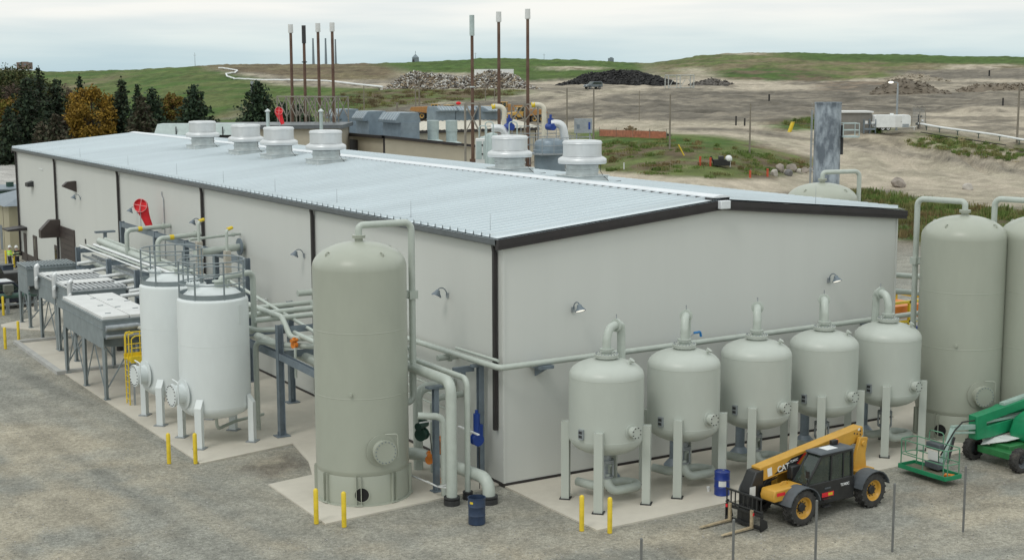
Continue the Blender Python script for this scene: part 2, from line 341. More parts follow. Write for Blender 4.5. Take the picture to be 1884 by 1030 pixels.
def inpoly(px, py, poly):
    r = np.zeros(px.shape, bool); n = len(poly)
    for i in range(n):
        x0, y0 = poly[i]; x1, y1 = poly[(i+1)%n]
        if y0 == y1: continue
        r ^= ((y0 > py) != (y1 > py)) & (px < (x1-x0)*(py-y0)/(y1-y0)+x0)
    return r
GR = (.258,.258,.228); TAN = (.345,.310,.240); SAND = (.41,.36,.285); DIRT = (.205,.182,.146); DDIRT = (.138,.124,.102)
GRASS = (.062,.108,.026); GRASS2 = (.105,.13,.045); DRY = (.17,.145,.085); BRN = (.125,.098,.062)
COVER = [  # what the ground is covered with, zone by zone: outline in the photo, two tones, size of the patches in metres
 ([(-400,240),(420,225),(560,230),(700,240),(700,330),(-400,330)],GRASS,(.085,.12,.03),9),
 ([(-200,306),(60,302),(90,345),(-200,355)],(.42,.41,.39),(.36,.35,.33),6),
 ([(-200,282),(40,279),(40,284),(-200,288)],(.30,.29,.27),(.34,.33,.31),6),
 ([(-300,100),(360,100),(400,130),(520,158),(720,170),(740,200),(640,216),(560,230),(420,240),(-300,252)],GRASS,GRASS2,14),
 ([(380,222),(470,190),(560,172),(600,168),(600,173),(500,190),(420,222)],DRY,DIRT,8),
 ([(100,160),(240,132),(250,134),(130,172)],DRY,GRASS2,10),
 ([(345,112),(720,108),(745,132),(720,150),(560,150),(500,138),(420,131),(370,124)],DRY,BRN,12),
 ([(540,150),(740,146),(1000,150),(1240,146),(1884,140),(2600,140),(2600,166),(1240,167),(980,166),(720,164)],SAND,DIRT,18),
 ([(520,160),(700,163),(800,166),(960,166),(980,172),(900,182),(760,190),(640,205),(560,215),(500,205)],GRASS,GRASS2,7),
 ([(640,170),(760,164),(960,166),(940,176),(800,186),(700,200)],BRN,GRASS2,5),
 ([(600,212),(760,192),(880,190),(1000,180),(1100,170),(1100,225),(600,240)],DIRT,DDIRT,10),
 ([(690,116),(860,100),(1185,108),(1200,122),(1180,140),(1040,146),(960,150),(880,134),(760,134)],GRASS,(.075,.115,.03),20),
 ([(1000,122),(1110,124),(1110,129),(1010,130)],SAND,DRY,9),
 ([(1180,118),(1310,92),(1450,94),(1884,104),(2600,104),(2600,126),(1884,124),(1560,148),(1400,146),(1220,142)],DRY,GRASS2,12),
 ([(1420,92),(1884,104),(2600,105),(2600,121),(1884,120),(1480,112)],GRASS,(.07,.112,.03),22),
 ([(1295,127),(1480,126),(1540,140),(1530,150),(1330,147)],GRASS,BRN,8),
 ([(1335,96),(1400,96),(1400,101),(1340,101)],SAND,DRY,6),
 ([(1720,120),(1860,118),(1884,128),(1740,130)],SAND,DRY,8),
 ([(1252,126),(1290,124),(1318,152),(1268,152)],SAND,TAN,5),
 ([(1640,130),(1884,126),(2600,126),(2600,146),(1884,146),(1660,146)],DDIRT,DIRT,10),
 ([(1500,150),(1680,150),(1690,172),(1500,170)],DDIRT,(.21,.165,.12),6),
 ([(1090,176),(1200,168),(1700,168),(1884,172),(2600,172),(2600,232),(1884,232),(1700,226),(1380,224),(1090,222)],DIRT,DDIRT,5),
 ([(980,196),(1090,170),(1120,163),(1190,164),(1120,172),(1010,200)],SAND,TAN,8),
 ([(1700,205),(1800,192),(1884,196),(2600,196),(2600,262),(1884,250),(1700,228)],SAND,DIRT,7),
 ([(1060,222),(1210,224),(1400,232),(1500,238),(1640,250),(1760,275),(1884,292),(2600,310),(2600,400),(1884,372),(1770,352),(1700,352),(1600,352),(1100,360),(700,340),(900,300),(1100,318),(1300,332),(1500,312),(1480,292),(1380,266),(1240,246),(1060,236)],SAND,TAN,4),
 ([(1410,226),(1500,212),(1640,226),(1625,250),(1500,240),(1430,246)],GRASS,BRN,4),
 ([(1560,246),(1690,240),(1884,262),(2600,290),(2600,330),(1884,306),(1760,286),(1650,272),(1540,262)],(.30,.262,.20),(.20,.175,.135),1.8),
 ([(1500,252),(1560,258),(1650,276),(1760,290),(1884,312),(2600,340),(2600,352),(1884,321),(1760,299),(1650,284),(1540,266)],DDIRT,DIRT,2.5),
 ([(1225,234),(1330,236),(1420,243),(1500,256),(1500,261),(1400,249),(1320,242),(1225,239)],DIRT,DDIRT,3),
 ([(1100,296),(1250,318),(1400,326),(1500,306),(1500,311),(1400,334),(1250,328),(1100,306)],DIRT,BRN,3),
 ([(1660,262),(1690,242),(1884,268),(1884,280),(1760,276)],GRASS2,(.30,.26,.19),2.2),
 ([(1060,246),(1160,244),(1290,250),(1400,268),(1505,296),(1500,312),(1400,331),(1250,327),(1060,312)],GRASS2,BRN,3.2),
 ([(1060,240),(1300,248),(1390,262),(1300,276),(1150,268),(1060,264)],GRASS,GRASS2,3.5),
 ([(1560,350),(1640,362),(1760,376),(1884,388),(2600,420),(2600,500),(1884,470),(1700,452),(1640,440),(1500,400)],GRASS,BRN,2.5),
  ([(-300,100),(96,110),(150,126),(96,130),(-300,134)],BRN,(.11,.10,.06),30),
 # the yard: grey gravel crossed by tan wheel tracks
 ([(-200,760),(90,780),(300,850),(420,930),(600,985),(560,1015),(380,960),(200,900),(-200,850)],TAN,GR,3.2),
 ([(-200,880),(120,890),(330,960),(560,1010),(700,1000),(900,985),(960,1010),(700,1060),(-200,1060)],TAN,GR,2.6),
 ([(430,850),(520,826),(575,858),(505,880)],(.15,.13,.105),TAN,1.2),
 ([(960,990),(1200,985),(1300,960),(1460,985),(1700,930),(1884,880),(2100,850),(2100,930),(1884,950),(1600,1000),(1300,1060),(900,1060)],TAN,GR,2.4),
 ([(1560,905),(1700,880),(1884,835),(2100,800),(2100,850),(1884,905),(1640,940)],(.25,.225,.18),GR,1.6),
]
def build_ground():
    pxs = np.concatenate([np.arange(-500,-20,25.), np.arange(-20,1905,5.), np.arange(1910,2500,25.)])
    a_in = np.arctan((pxs-942)/FPX); a = np.concatenate([np.linspace(-PI, a_in[0]-.03, 24), a_in, np.linspace(a_in[-1]+.03, PI, 25)[:-1]])
    rh = np.concatenate([[.5,15,26], np.arange(34,70,.45), np.arange(70,130,.9), np.arange(130,230,.75), np.arange(230,390,1.7), np.arange(390,700,4.), [720,760,820,900,1050,1300,1800,2600,4000,6000]])
    na, nr = len(a), len(rh); A, Rr = np.meshgrid(a, rh, indexing='ij')
    dep = np.where(np.abs(A) < .6, 1/np.cos(np.clip(A,-.6,.6)), 1.)*Rr   # rows of constant depth inside the view
    lx = np.sin(A)*dep; ly = np.cos(A)*dep
    X = CAM.x + ly*HX + lx*HY; Y = CAM.y + ly*HY - lx*HX; Z = terr(X, Y)
    co = np.stack([X,Y,Z],-1).reshape(-1,3)
    idx = np.arange(na*nr).reshape(na,nr); i2 = np.roll(idx,-1,axis=0)
    q = np.stack([idx[:,:-1], idx[:,1:], i2[:,1:], i2[:,:-1]],-1).reshape(-1,4)
    me = bpy.data.meshes.new('ground'); me.vertices.add(len(co)); me.vertices.foreach_set('co', co.ravel())
    me.loops.add(q.size); me.loops.foreach_set('vertex_index', q.ravel().astype(np.int32))
    me.polygons.add(len(q)); me.polygons.foreach_set('loop_start', np.arange(0,q.size,4,dtype=np.int32))
    me.update(calc_edges=True); me.validate(); me.polygons.foreach_set('use_smooth', np.ones(len(me.polygons), bool))
    # zones
    d = co-np.array(CAM); zz = d@np.array(_f); ok = zz > 5; zz = np.where(ok, zz, 5.)
    px = 942+FPX*(d@np.array(RX))/zz; py = 515-FPX*(d@np.array(UX))/zz
    px = np.where(ok, px, 900); py = np.where(ok, py, 1040); px = np.clip(px,-380,2400); py = np.clip(py, 60, 1050)
    dist = np.clip(zz, 20, 900); x, y = co[:,0], co[:,1]
    s = np.clip(dist/12., 1.2, 14)
    j1 = fbm(x/s, y/s, 21)-.5; j2 = fbm(x/s, y/s, 43)-.5
    PX = px+j1*np.where(dist < 100, 90, 34); PY = py+j2*np.where(dist < 100, 46, np.clip(1700/dist, 3, 16))
    far = np.clip((zz-118)/14, 0, 1)[:,None]; fxw = np.where(zz < 100, 14., 16.); fyw = np.where(zz < 100, 5., np.clip(420/dist, .9, 4))
    n0 = fbm(x*.16, y*.16, 77)[:,None]; n0 = np.clip((n0-.36)/.28, 0, 1)
    near = np.array(GR)*(1-.22*n0)+np.array(TAN)*.22*n0
    col = near*(1-far) + (np.array(DIRT)*(1-n0)+np.array(TAN)*n0)*far
    for poly, c1, c2, sc in COVER:
        fe = np.zeros(len(px))
        for ox, oy in ((0,0),(1,.6),(-1,.6),(.7,-1),(-.7,-1),(0,1.3),(1.6,0),(-1.6,0)): fe += inpoly(PX+ox*fxw, PY+oy*fyw, poly)
        fe /= 8.; m = fe > 0
        if not m.any(): continue
        xx, yy = x[m], y[m]
        t = fbm(xx/sc, yy/sc, 11+len(poly)); t = np.clip((t-.40)/.22, 0, 1)[:,None]
        new = np.array(c1)*(1-t)+np.array(c2)*t
        a_ = fe[m][:,None]*(.75 if py[m].mean() > 480 else 1.)
        col[m] = new*a_+col[m]*(1-a_)
    # erosion of the dug slopes and wheel tracks on the sandy road: bands of lighter and darker soil
    al = fbm((x*.9+y*.45)*.22, (y-.5*x)*.035, 5, 4)[:,None]
    al2 = fbm((x*.8+y*.6)*1.5, (y*.8-.6*x)*.13, 15, 4)[:,None]; sandy = np.clip((col[:,:1]-.30)/.09, 0, 1)
    col = col*(1+np.where((zz > 130)[:,None], ((al-.5)*.7+(al2-.5)*.95)*(1-.72*sandy), (al-.5)*.22))
    # wheel tracks in the yard: long streaks along the driving lines
    nr_ = np.clip((112-zz)/10, 0, 1)
    t1 = fbm((y+.16*x)*1.05, (x-.16*y)*.07, 61, 4); t2 = fbm((x+.1*y)*1.05, (y-.1*x)*.07, 62, 4); wq = np.clip((x+9)/5, 0, 1); tt = t1*wq+t2*(1-wq)
    tk = (np.clip((tt-.50)/.14, 0, 1)*nr_*.30)[:,None]; td = (np.clip((.44-tt)/.14, 0, 1)*nr_*.16)[:,None]
    col = col*(1-tk)+np.array(TAN)*1.08*tk; col = col*(1-td)
    rgba = np.concatenate([col, np.ones((len(col),1))], 1).astype(np.float32)
    ca = me.color_attributes.new('cover', 'FLOAT_COLOR', 'POINT'); ca.data.foreach_set('color', rgba.ravel())
    m = bpy.data.materials.new('gravel_soil_and_grass'); m.use_nodes = True; nt = m.node_tree; N = nt.nodes; L = nt.links; b = N['Principled BSDF']
    b.inputs['Roughness'].default_value = .95; b.inputs['Specular IOR Level'].default_value = .15
    at_ = N.new('ShaderNodeAttribute'); at_.attribute_name = 'cover'; geo = N.new('ShaderNodeTexCoord')
    def noise(sc, det, r=.6):
        n = N.new('ShaderNodeTexNoise'); n.inputs['Scale'].default_value = sc; n.inputs['Detail'].default_value = det; n.inputs['Roughness'].default_value = r
        L.new(geo.outputs['Object'], n.inputs[0]); return n
    def ramp(n, p0, v0, p1, v1):
        r = N.new('ShaderNodeValToRGB'); L.new(n.outputs[0], r.inputs[0]); e = r.color_ramp.elements
        e[0].position = p0; e[0].color = (v0,v0,v0,1); e[1].position = p1; e[1].color = (v1,v1,v1,1); return r
    def mul(a, b_):
        x_ = N.new('ShaderNodeMixRGB'); x_.blend_type = 'MULTIPLY'; x_.inputs[0].default_value = 1; L.new(a, x_.inputs[1]); L.new(b_, x_.inputs[2]); return x_.outputs[0]
    n1 = noise(7, 5, .75); n2 = noise(.55, 6, .6); n3 = noise(26, 2, .5)
    c = mul(at_.outputs['Color'], ramp(n1, .30, .62, .72, 1.42).outputs[0])
    c = mul(c, ramp(n2, .30, .80, .70, 1.20).outputs[0])
    c = mul(c, ramp(n3, .35, .82, .70, 1.28).outputs[0])
    L.new(c, b.inputs['Base Color'])
    bp = N.new('ShaderNodeBump'); bp.inputs['Strength'].default_value = .55; bp.inputs['Distance'].default_value = .08
    L.new(n1.outputs[0], bp.inputs['Height']); L.new(bp.outputs[0], b.inputs['Normal'])
    me.materials.append(m)
    o = bpy.data.objects.new('ground', me); C.objects.link(o); o['kind'] = 'structure'
build_ground()

# concrete aprons round the plant, flush with the yard
def pavement(poly, z=.0, t=.3, m='concrete'):
    o = MB().prism([(x,y,z-t) for x,y in poly], (0,0,t)).build('pavement', M[m], flat=True); o['kind'] = 'structure'; return o
pavement([(.0,-6.2),(19.5,-5.82),(34,-5.8),(34,14),(20.7,14),(20.7,.0),(.02,.0)])
pavement([(-7.62,-.62),(-1.75,.0),(0,.35),(0,7.4),(-4.9,7.2),(-5.55,5.32),(-7.50,4.98)], z=-.002)
pavement([(-8.72,9.2),(-4.35,10.15),(-4.9,7.2),(0,7.4),(0,66),(-6.0,66),(-6.0,49.0),(-8.6,47.2),(-8.75,46.2),(-5.6,42),(-5.6,40),(-8.95,30.5)], z=-.004)
pavement([(-5.6,40),(-9.28,39.9),(-9.28,40.1),(-5.6,40.2)], z=-.008)
pavement([(-9.05,30.2),(-5.2,30.2),(-5.2,40.0),(-9.05,40.0)], z=-.006)
b_ = MB()
b_.box(-9.35,-9.05,29.9,40.3,-.3,.14).box(-9.05,-5.6,40.0,40.3,-.3,.14).box(-9.05,-5.2,29.9,30.2,-.3,.14)
o = b_.build('kerb', M['conc_gray'], flat=True); o['kind'] = 'structure'
# ------------------------------------------------------------------ the process building
BL, BW, ZE, ZR = 80.4, 20.4, 9.15, 10.05
def build_hall():
    h = thing('process_building', 'long pale grey clad process building with a shallow metal roof and charcoal trim', 'building')
    w = MB(); prof = [(0,0,-.25),(BW,0,-.25),(BW,0,ZE),(BW/2,0,ZR),(0,0,ZE)]
    w.prism(prof, (0,BL,0)); w.build('wall', M['panel'], h, flat=True)
    # roof: two ribbed slopes
    x0, z0, xr, zr = -.36, 9.47, BW/2, 10.42; sl = (zr-z0)/(xr-x0)
    for sgn in (0, 1):
        r = MB(); fx = (lambda x: x) if sgn == 0 else (lambda x: BW-x)
        xs = (x0, xr-.02)
        y = -.18; vs = []; fs = []; k = 0; ribs = []
        step = .61
        while y < BL+.18:
            y1 = min(y+step, BL+.18)
            for yy, dz in ((y,0),(y+.002,0.0),(y+.49,0),(y+.492,.125),(y+.56,.125),(y+.605,0)): ribs.append((min(yy,BL+.18), dz))
            y = y1
        ribs.append((BL+.18,0))
        for yy, dz in ribs: vs += [(fx(xs[0]),yy,z0+dz), (fx(xs[1]),yy,zr-.002*sl+dz)]
        for i in range(len(ribs)-1): fs.append((2*i,2*i+1,2*i+3,2*i+2) if sgn else (2*i,2*i+2,2*i+3,2*i+1))
        n = len(vs); vs += [(fx(xs[0]),-.18,z0-.06),(fx(xs[1]),-.18,zr-.06),(fx(xs[0]),BL+.18,z0-.06),(fx(xs[1]),BL+.18,zr-.06)]
        fs += [(n,n+1,n+3,n+2) if not sgn else (n,n+2,n+3,n+1)]
        r.add(vs, fs); r.build('roof', M['roof'], h, angle=20)
        # closure strip under the eave, with the little dark rib ends
    rc = MB(); rc.prism([(xr-.42,-.2,zr+.05),(xr+.42,-.2,zr+.05),(xr+.42,-.2,zr+.09),(xr+.12,-.2,zr+.15),(xr-.12,-.2,zr+.15),(xr-.42,-.2,zr+.09)], (0,BL+.4,0))
    rc.build('ridge_cap', M['ridge'], h)
    dk = MB()
    dk.box(xr-.45,xr-.43,-.15,BL+.15,zr-.09,zr+.048); dk.build('closure_strip', M['dark'], h)
    MB().box(xr+.43,xr+.45,-.15,BL+.15,zr-.09,zr+.048).build('closure_strip', M['dark'], h)
    # white end box at the ridge
    MB().cbox((xr,-.36,10.2),(.5,.24,.34)).build('ridge_end_cap', M['ridge'], h, bevel=.03)
    # gable fascia, two steps
    for yy, nm in ((-.18,-1),(BL+.18,1)):
        f = MB()
        for s in (0,1):
            fx = (lambda x: x) if s == 0 else (lambda x: BW-x)
            for (o0,o1,th) in ((-.07,-.30,.16),(-.302,-.44,.10)):
                a = [(fx(x0-.0),yy,z0+o0),(fx(xr),yy,zr+o0),(fx(xr),yy,zr+o1),(fx(x0-.0),yy,z0+o1)]
                f.prism(a, (0,nm*th*.6,0)); f.prism(a, (0,-nm*(.16 if th > .12 else .14),0))
        f.build('fascia', M['trim'], h, flat=True)
    for fx in ((lambda x: x), (lambda x: BW-x)):
        g = MB(); 
        g.prism([(fx(-.36),-.1,9.40),(fx(-.36),-.1,9.22),(fx(-.30),-.1,9.16),(fx(-.02),-.1,9.16),(fx(-.02),-.1,9.42)], (0,BL+.2,0))
        g.build('gutter', M['gutter'], h, flat=True)
    MB().box(-.03,-.003,.0,BL,-.2,.10).build('base_trim', M['trim'], h, flat=True); MB().box(-.03,BW+.03,-.03,-.003,-.2,.10).build('base_trim', M['trim'], h, flat=True)
    MB().prism([(-.035,-.035,.1),(.06,-.035,.1),(.06,-.004,.1),(-.004,-.004,.1),(-.004,.06,.1),(-.035,.06,.1)],(0,0,9.0)).build('corner_trim', M['panel'], h, flat=True)
    MB().box(BW-.05,BW+.035,-.035,-.004,.1,9.1).build('corner_trim', M['panel'], h, flat=True)
    for y in (.42,17.4,33.05,49.85,66.95,80.2):
        d = MB(); d.bar((-.18,y,9.2),(-.12,y,8.85),.15,.13); d.box(-.19,-.05,y-.08,y+.08,2.1 if y < 1 else .25,8.86); d.build('downspout', M['trim'], h, flat=True)
    # openings on the long wall
    d = MB(); d.box(-.10,-.004,62.1,66.3,0,4.06); dd = d.build('door', M['brown'], h, flat=True)
    q = MB()
    for k in range(9): q.box(-.12,-.101,62.2,66.2,.25+k*.42,.27+k*.42)
    q.build('door_seam', M['trim'], dd, flat=True)
    hd = MB(); hd.prism([(-.005,66.4,4.5),(-.75,66.4,4.5),(-1.5,66.4,3.75),(-1.5,66.4,3.15),(-.005,66.4,3.15)], (0,.7,0)); hd.build('intake_hood', M['brown'], h, flat=True)
    hd = MB(); hd.prism([(-.005,61,7.8),(-.65,61,7.75),(-.95,61,7.5),(-.95,61,7.4),(-.005,61,6.98)], (0,.5,0)); hd.build('exhaust_hood', M['brown'], h, flat=True)
    hd = MB(); hd.prism([(-.005,74.6,6.95),(-.5,74.6,6.8),(-.5,74.6,6.5),(-.005,74.6,6.5)], (0,.9,0)); hd.build('exhaust_hood', M['dark'], h, flat=True)
    for (y0,y1,z0_,z1,nm) in ((74.4,75.7,0,2.45,'door'),(78.2,79.1,0,2.3,'door'),(67.5,68.5,.0,2.35,'door')):
        dd = MB().box(-.06,-.004,y0,y1,z0_,z1).build(nm, M['brown'], h, flat=True)
        if y0 < 76: MB().box(-.075,-.061,y0+.3,y1-.3,1.3,z1-.25).build('pane', M['glass'], dd, flat=True)
    MB().box(-.03,-.003,68.9,80.3,.1,.62).build('brick_base', M['brown'], h, flat=True)
    cn = MB(); cn.prism([(-.005,77.8,2.9),(-1.6,77.8,2.75),(-1.6,77.8,2.62),(-.005,77.8,2.62)], (0,2.0,0)); cn.build('canopy', M['trim'], h, flat=True)
    MB().tube([(-.05,40.6,8.4),(-.05,40.6,8.2),(-.05,40.3,8.0),(-.05,40.3,.4)],.03,6).build('conduit', M['galv'], h)
    MB().box(-.03,-.004,59.0,59.3,3.35,3.7).build('sign_plate', M['dark'], h, flat=True)
    MB().box(-.05,-.004,71.2,72.4,8.05,8.15).build('vent_strip', M['whitep'], h, flat=True)
    return h
build_hall()

# ------------------------------------------------------------------ roof ventilators and lightning rods
def roof_z(x): return 9.47 + (min(x, BW-x)+.36)*(.95/(BW/2+.36))
def make_vent():
    t = thing('roof_ventilator', 'x', 'roof vent', group='round aluminium ventilators on the metal roof')
    c = MB(); c.box(-.92,.92,-.92,.92,-.35,.28); c.box(-.98,.98,-.98,.98,.28,.33); c.build('kerb_box', M['alud'], t, bevel=.02)
    c = MB(); c.lathe([(.80,.33),(.80,.82),(.84,.86)],n=36); c.lathe([(.80,.55),(.86,.56),(.86,.60),(.80,.61)],n=36); c.build('throat', M['alud'], t)
    MB().lathe([(.84,.84),(.93,.84),(.93,.90),(.84,.90)],n=36).build('bird_screen', M['dark'], t)
    c = MB(); c.lathe([(.9,.90),(1.18,.88),(1.2,.92),(1.2,1.08),(1.17,1.13),(1.08,1.19),(.96,1.24)],n=44); c.build('brim', M['alu'], t)
    c = MB(); c.lathe([(.95,1.22),(.95,1.86),(.965,1.88)],n=44); c.lathe([(.955,1.24),(.975,1.25),(.975,1.28),(.955,1.29)],n=44); c.build('windband', M['alu'], t)
    c = MB(); c.lathe([(.975,1.86),(.97,1.94),(.91,2.0),(.7,2.025),(.2,2.04),(0,2.04)],n=44); c.lathe([(.99,1.86),(.975,1.9),(.97,1.86)],n=44)
    c.tube([(.2,-.4,2.035),(-.3,-.7,2.03),(-.55,-.77,1.98),(-.56,-.78,1.5)],.008,5); c.build('cap', M['alu'], t)
    c = MB(); c.tube([(.5,-.85,.9),(.5,-.87,.5),(.62,-.93,.3),(.9,-1.1,-.02),(1.6,-1.05,.02)],.016,6); c.build('cable', M['dark'], t)
    return t
v0 = make_vent()
VS = [(7.6,54.9,'nearest the far end of the roof, with yellow maple beyond'),(7.6,46.2,'second of the row from the far roof end'),(7.6,40.4,'second of the row from the tall tank side'),
      (7.7,33.3,'on the near slope, closest to the white windsock pole row end'),(12.6,20.3,'on the far slope before the platform with blue valves'),(12.6,13.4,'on the far slope closest to the gable end')]
LB = ['round aluminium roof ventilator in the row of four, first from the far gable','round aluminium roof ventilator in the row of four, second from the far gable',
      'round aluminium roof ventilator in the row of four, third from the far gable','round aluminium roof ventilator in the row of four, last towards the ribbed roof',
      'round aluminium roof ventilator beyond the ridge in line with the blue valves','round aluminium roof ventilator beyond the ridge, closest to the ridge end cap']
for i, (x, y, _n) in enumerate(VS):
    if i == 0: o = v0; o.location = (x,y,roof_z(x)); o['label'] = LB[0]
    else: place(v0, (x,y,roof_z(x)), 0, LB[i])
rod = MB().cyl((0,0,0),(0,0,.75),.012,.006,6).add([],[]).build('lightning_rod', M['galv'])
tag(rod, 'thin lightning rod standing on the metal roof edge', 'lightning rod', 'thin lightning rods along the roof edges')
rods = [(.1,1.1),(.1,7.6),(.1,15.0),(.1,22.5),(.1,30),(.1,38),(.1,48),(.1,60),(15.5,.0)]
ON = ['first','second','third','fourth','fifth','sixth','seventh','eighth']
for i, (x, y) in enumerate(rods):
    o = rod if i == 0 else rod.copy()
    if i: C.objects.link(o)
    o.location = (x, y, roof_z(x)+.0); o['label'] = 'thin lightning rod on the long eave, %s from the building corner' % ON[i] if i < 8 else 'thin lightning rod on the gable edge before the pale tank top'
# floodlights on goosenecks
def make_lamp():
    t = thing('wall_lamp', 'x', 'lamp', group='gooseneck floodlights on the building walls')
    MB().cbox((-.03,0,0),(.06,.14,.2)).build('wall_box', M['galv'], t)
    pts = [(-.05,0,.0)]+[(-.05-.26*(1-math.cos(a)), 0, .32*math.sin(a)) for a in [PI*k/10 for k in range(1,9)]]
    MB().tube(pts,.022,8).build('gooseneck', M['gsteel'], t)
    c = MB(); Mx = Matrix.Translation((-.50,0,.10)) @ Matrix.Rotation(rad(24),4,'Y')
    c.lathe([(.02,.16),(.08,.15),(.11,.06),(.20,-.06),(.21,-.10),(.19,-.10)],n=20,M=Mx); c.build('shade', M['gsteel'], t)
    MB().lathe([(0,-.10),(.18,-.092)],n=20,M=Mx).build('lens', M['lit'], t)
    return t
_ml = bpy.data.materials.new('lit_lens'); _ml.use_nodes = True; _b = _ml.node_tree.nodes['Principled BSDF']
_b.inputs['Base Color'].default_value = (.8,.8,.75,1); _b.inputs['Emission Color'].default_value = (1,.95,.82,1); _b.inputs['Emission Strength'].default_value = .9
M['lit'] = _ml
l0 = make_lamp(); LP = [(0,4.28,6.75,0,'gooseneck floodlight on the long wall between tall tank and building corner'),(0,18.7,6.8,0,'gooseneck floodlight on the long wall just behind the tall tank'),
 (0,33.6,7.05,0,'gooseneck floodlight on the long wall beside a yellow capped vent pipe'),(0,45.9,6.75,0,'gooseneck floodlight on the long wall behind the red windsock'),
 (0,60.0,6.6,0,'gooseneck floodlight on the long wall under the brown exhaust hood'),(3.1,0,6.5,90,'gooseneck floodlight on the gable wall closest to the building corner'),
 (16.36,0,6.6,90,'gooseneck floodlight on the gable wall above the row of small vessels')]
for i, (x, y, z, rz, lb) in enumerate(LP):
    if i == 0: l0.location = (x,y,z); l0['label'] = lb
    else: place(l0, (x,y,z), rad(rz), lb)

# ------------------------------------------------------------------ tall tanks
def dome(r, z0, h, k=10, up=True):
    return [(r*math.cos(PI/2*i/k), z0+(h if up else -h)*math.sin(PI/2*i/k)) for i in range(k+1)]
def plate_nozzle(p, nrm, r, reach, par, name='manway', m='tank', nb=18, davit=True, up=(0,0,1), boltm='gsteel'):
    """a flanged, bolted nozzle with its cover and davit arm"""
    p = Vector(p); n = Vector(nrm).normalized(); side = Vector((0,0,1)).cross(n)
    c = MB(); c.cyl(p-n*.5, p+n*reach, r*.84, n=28); c.disc(p-n*.0, n, r*1.32, .03, 32)
    nz = c.build(name, M[m], par)
    c = MB(); c.disc(p+n*reach, n, r, .05, 32); c.disc(p+n*(reach+.058), n, r, .055, 32); c.build('cover', M[m], nz)
    MB().bolts(p+n*(reach+.11), n, r*.87, max(.02, r*.045), .035, nb).build('bolt', M[boltm], nz)
    if davit:
        a = p+n*(reach+.04)+side*(r+.07)
        MB().tube([a-Vector((0,0,r*.6)), a+Vector((0,0,r+.16)), a-side*(r+.05)+Vector((0,0,r+.20))],.03,8,.1).build('davit', M[m], nz)
    return nz
def tall_tank(loc, label, r=1.72, face=-90, pipe=(2.15,0), pipe_end=3.2, hole=243, brackets=True, turn_back=True):
    t = thing('storage_tank', label, 'tank', loc, 0, 'tall sage grey storage tanks')
    s = MB(); s.lathe([(r,1.24),(r,8.50)],n=64); s.build('shell', M['tank'], t)
    s = MB()
    for z in (3.93,6.3): s.lathe([(r+.001,z-.022),(r+.007,z-.008),(r+.007,z+.008),(r+.001,z+.022)],n=64)
    s.build('weld_seam', M['tank'], t)
    s = MB(); s.lathe([(r,8.50)]+dome(r,8.53,.92,12),n=64); s.build('top_head', M['tank'], t)
    s = MB(); s.lathe([(r,1.24),(r*.985,1.1),(r*.93,.98),(r*.9,.9)],n=64); s.build('bottom_head', M['tank'], t)
    s = MB(); s.lathe([(r*.97,1.08),(r*.985,1.02),(r*.985,.02)],n=64); s.lathe([(r+.09,0),(r+.09,.03),(r*.98,.03)],n=64); sk = s.build('skirt', M['tank'], t)
    a = rad(hole); d = Vector((math.cos(a),math.sin(a),0)); MB().cyl(d*(r*.97)+Vector((0,0,.42)), d*(r*.985+.035)+Vector((0,0,.42)), .29, n=28).build('opening_ring', M['tank'], sk)
    MB().disc(d*(r*.985+.037)+Vector((0,0,.42)), d, .255, .004, 28).build('skirt_opening', M['hole'], sk)
    for k in range(8):
        s = MB(); a = 2*PI*(k+.32)/8
        for da in (-.05,.05):
            e = Vector((math.cos(a+da),math.sin(a+da),0)); Mx = Matrix.Translation(e*(r+.035)) @ Matrix.Rotation(a+da,4,'Z'); s.box(-.05,.05,-.012,.012,.03,1.12,Mx)
        e = Vector((math.cos(a),math.sin(a),0)); s.cbox(e*(r+.05)+Vector((0,0,.045)),(.16,.30,.03),a); s.build('anchor_bracket', M['tank'], sk)
    s = MB()
    for k in range(4):
        a = 2*PI*(k+.12)/4; e = Vector((math.cos(a),math.sin(a),0))*(r*.80); Mx = Matrix.Translation(e+Vector((0,0,9.06))) @ Matrix.Rotation(a,4,'Z')
        s.ring((0,0,0),.09,.03,12,6); n0 = len(s.v)-12*6
        R_ = Mx @ Matrix.Rotation(PI/2,4,'X')
        for i in range(n0,len(s.v)): s.v[i] = R_ @ s.v[i]
    s.build('lifting_lug', M['tank'], t)
    a = rad(face); n = Vector((math.cos(a),math.sin(a),0)); plate_nozzle(n*(r-.02)+Vector((0,0,2.02)), n, .44, .28, t)
    e = Vector((math.cos(a-.62),math.sin(a-.62),0)); MB().cyl(e*(r-.02)+Vector((0,0,4.12)), e*(r+.1)+Vector((0,0,4.12)), .06, n=10).build('coupling', M['tank'], t)
    MB().cyl((0,0,9.40),(0,0,9.62),.15,n=16).disc((0,0,9.56),(0,0,1),.24,.05,20).disc((0,0,9.62),(0,0,1),.24,.05,20).build('top_nozzle', M['tank'], t)
    px, py = pipe; u = Vector((px,py,0)).normalized()
    pts = [(0,0,9.65),(0,0,10.02),(px,py,10.02),(px,py,pipe_end)]
    if turn_back: pts.append((px-u.x*.6,py-u.y*.6,pipe_end))
    MB().tube(pts,.125,14,.30).build('vent_pipe', M['pipe'], t)
    if brackets:
        b = MB(); b.cbox((px,py,7.3),(.34,.34,.30)); b.bar((px,py,7.3),(u.x*r,u.y*r,7.3),.12,.2); b.build('pipe_clamp', M['pipe'], t); MB().bar((px,py,4.7),(u.x*r,u.y*r,4.7),.04,.1).build('pipe_clamp', M['pipe'], t)
    return t
tall_tank((-4.9,2.05,0), 'tall sage grey tank at the building corner behind two yellow bollards', face=-92)
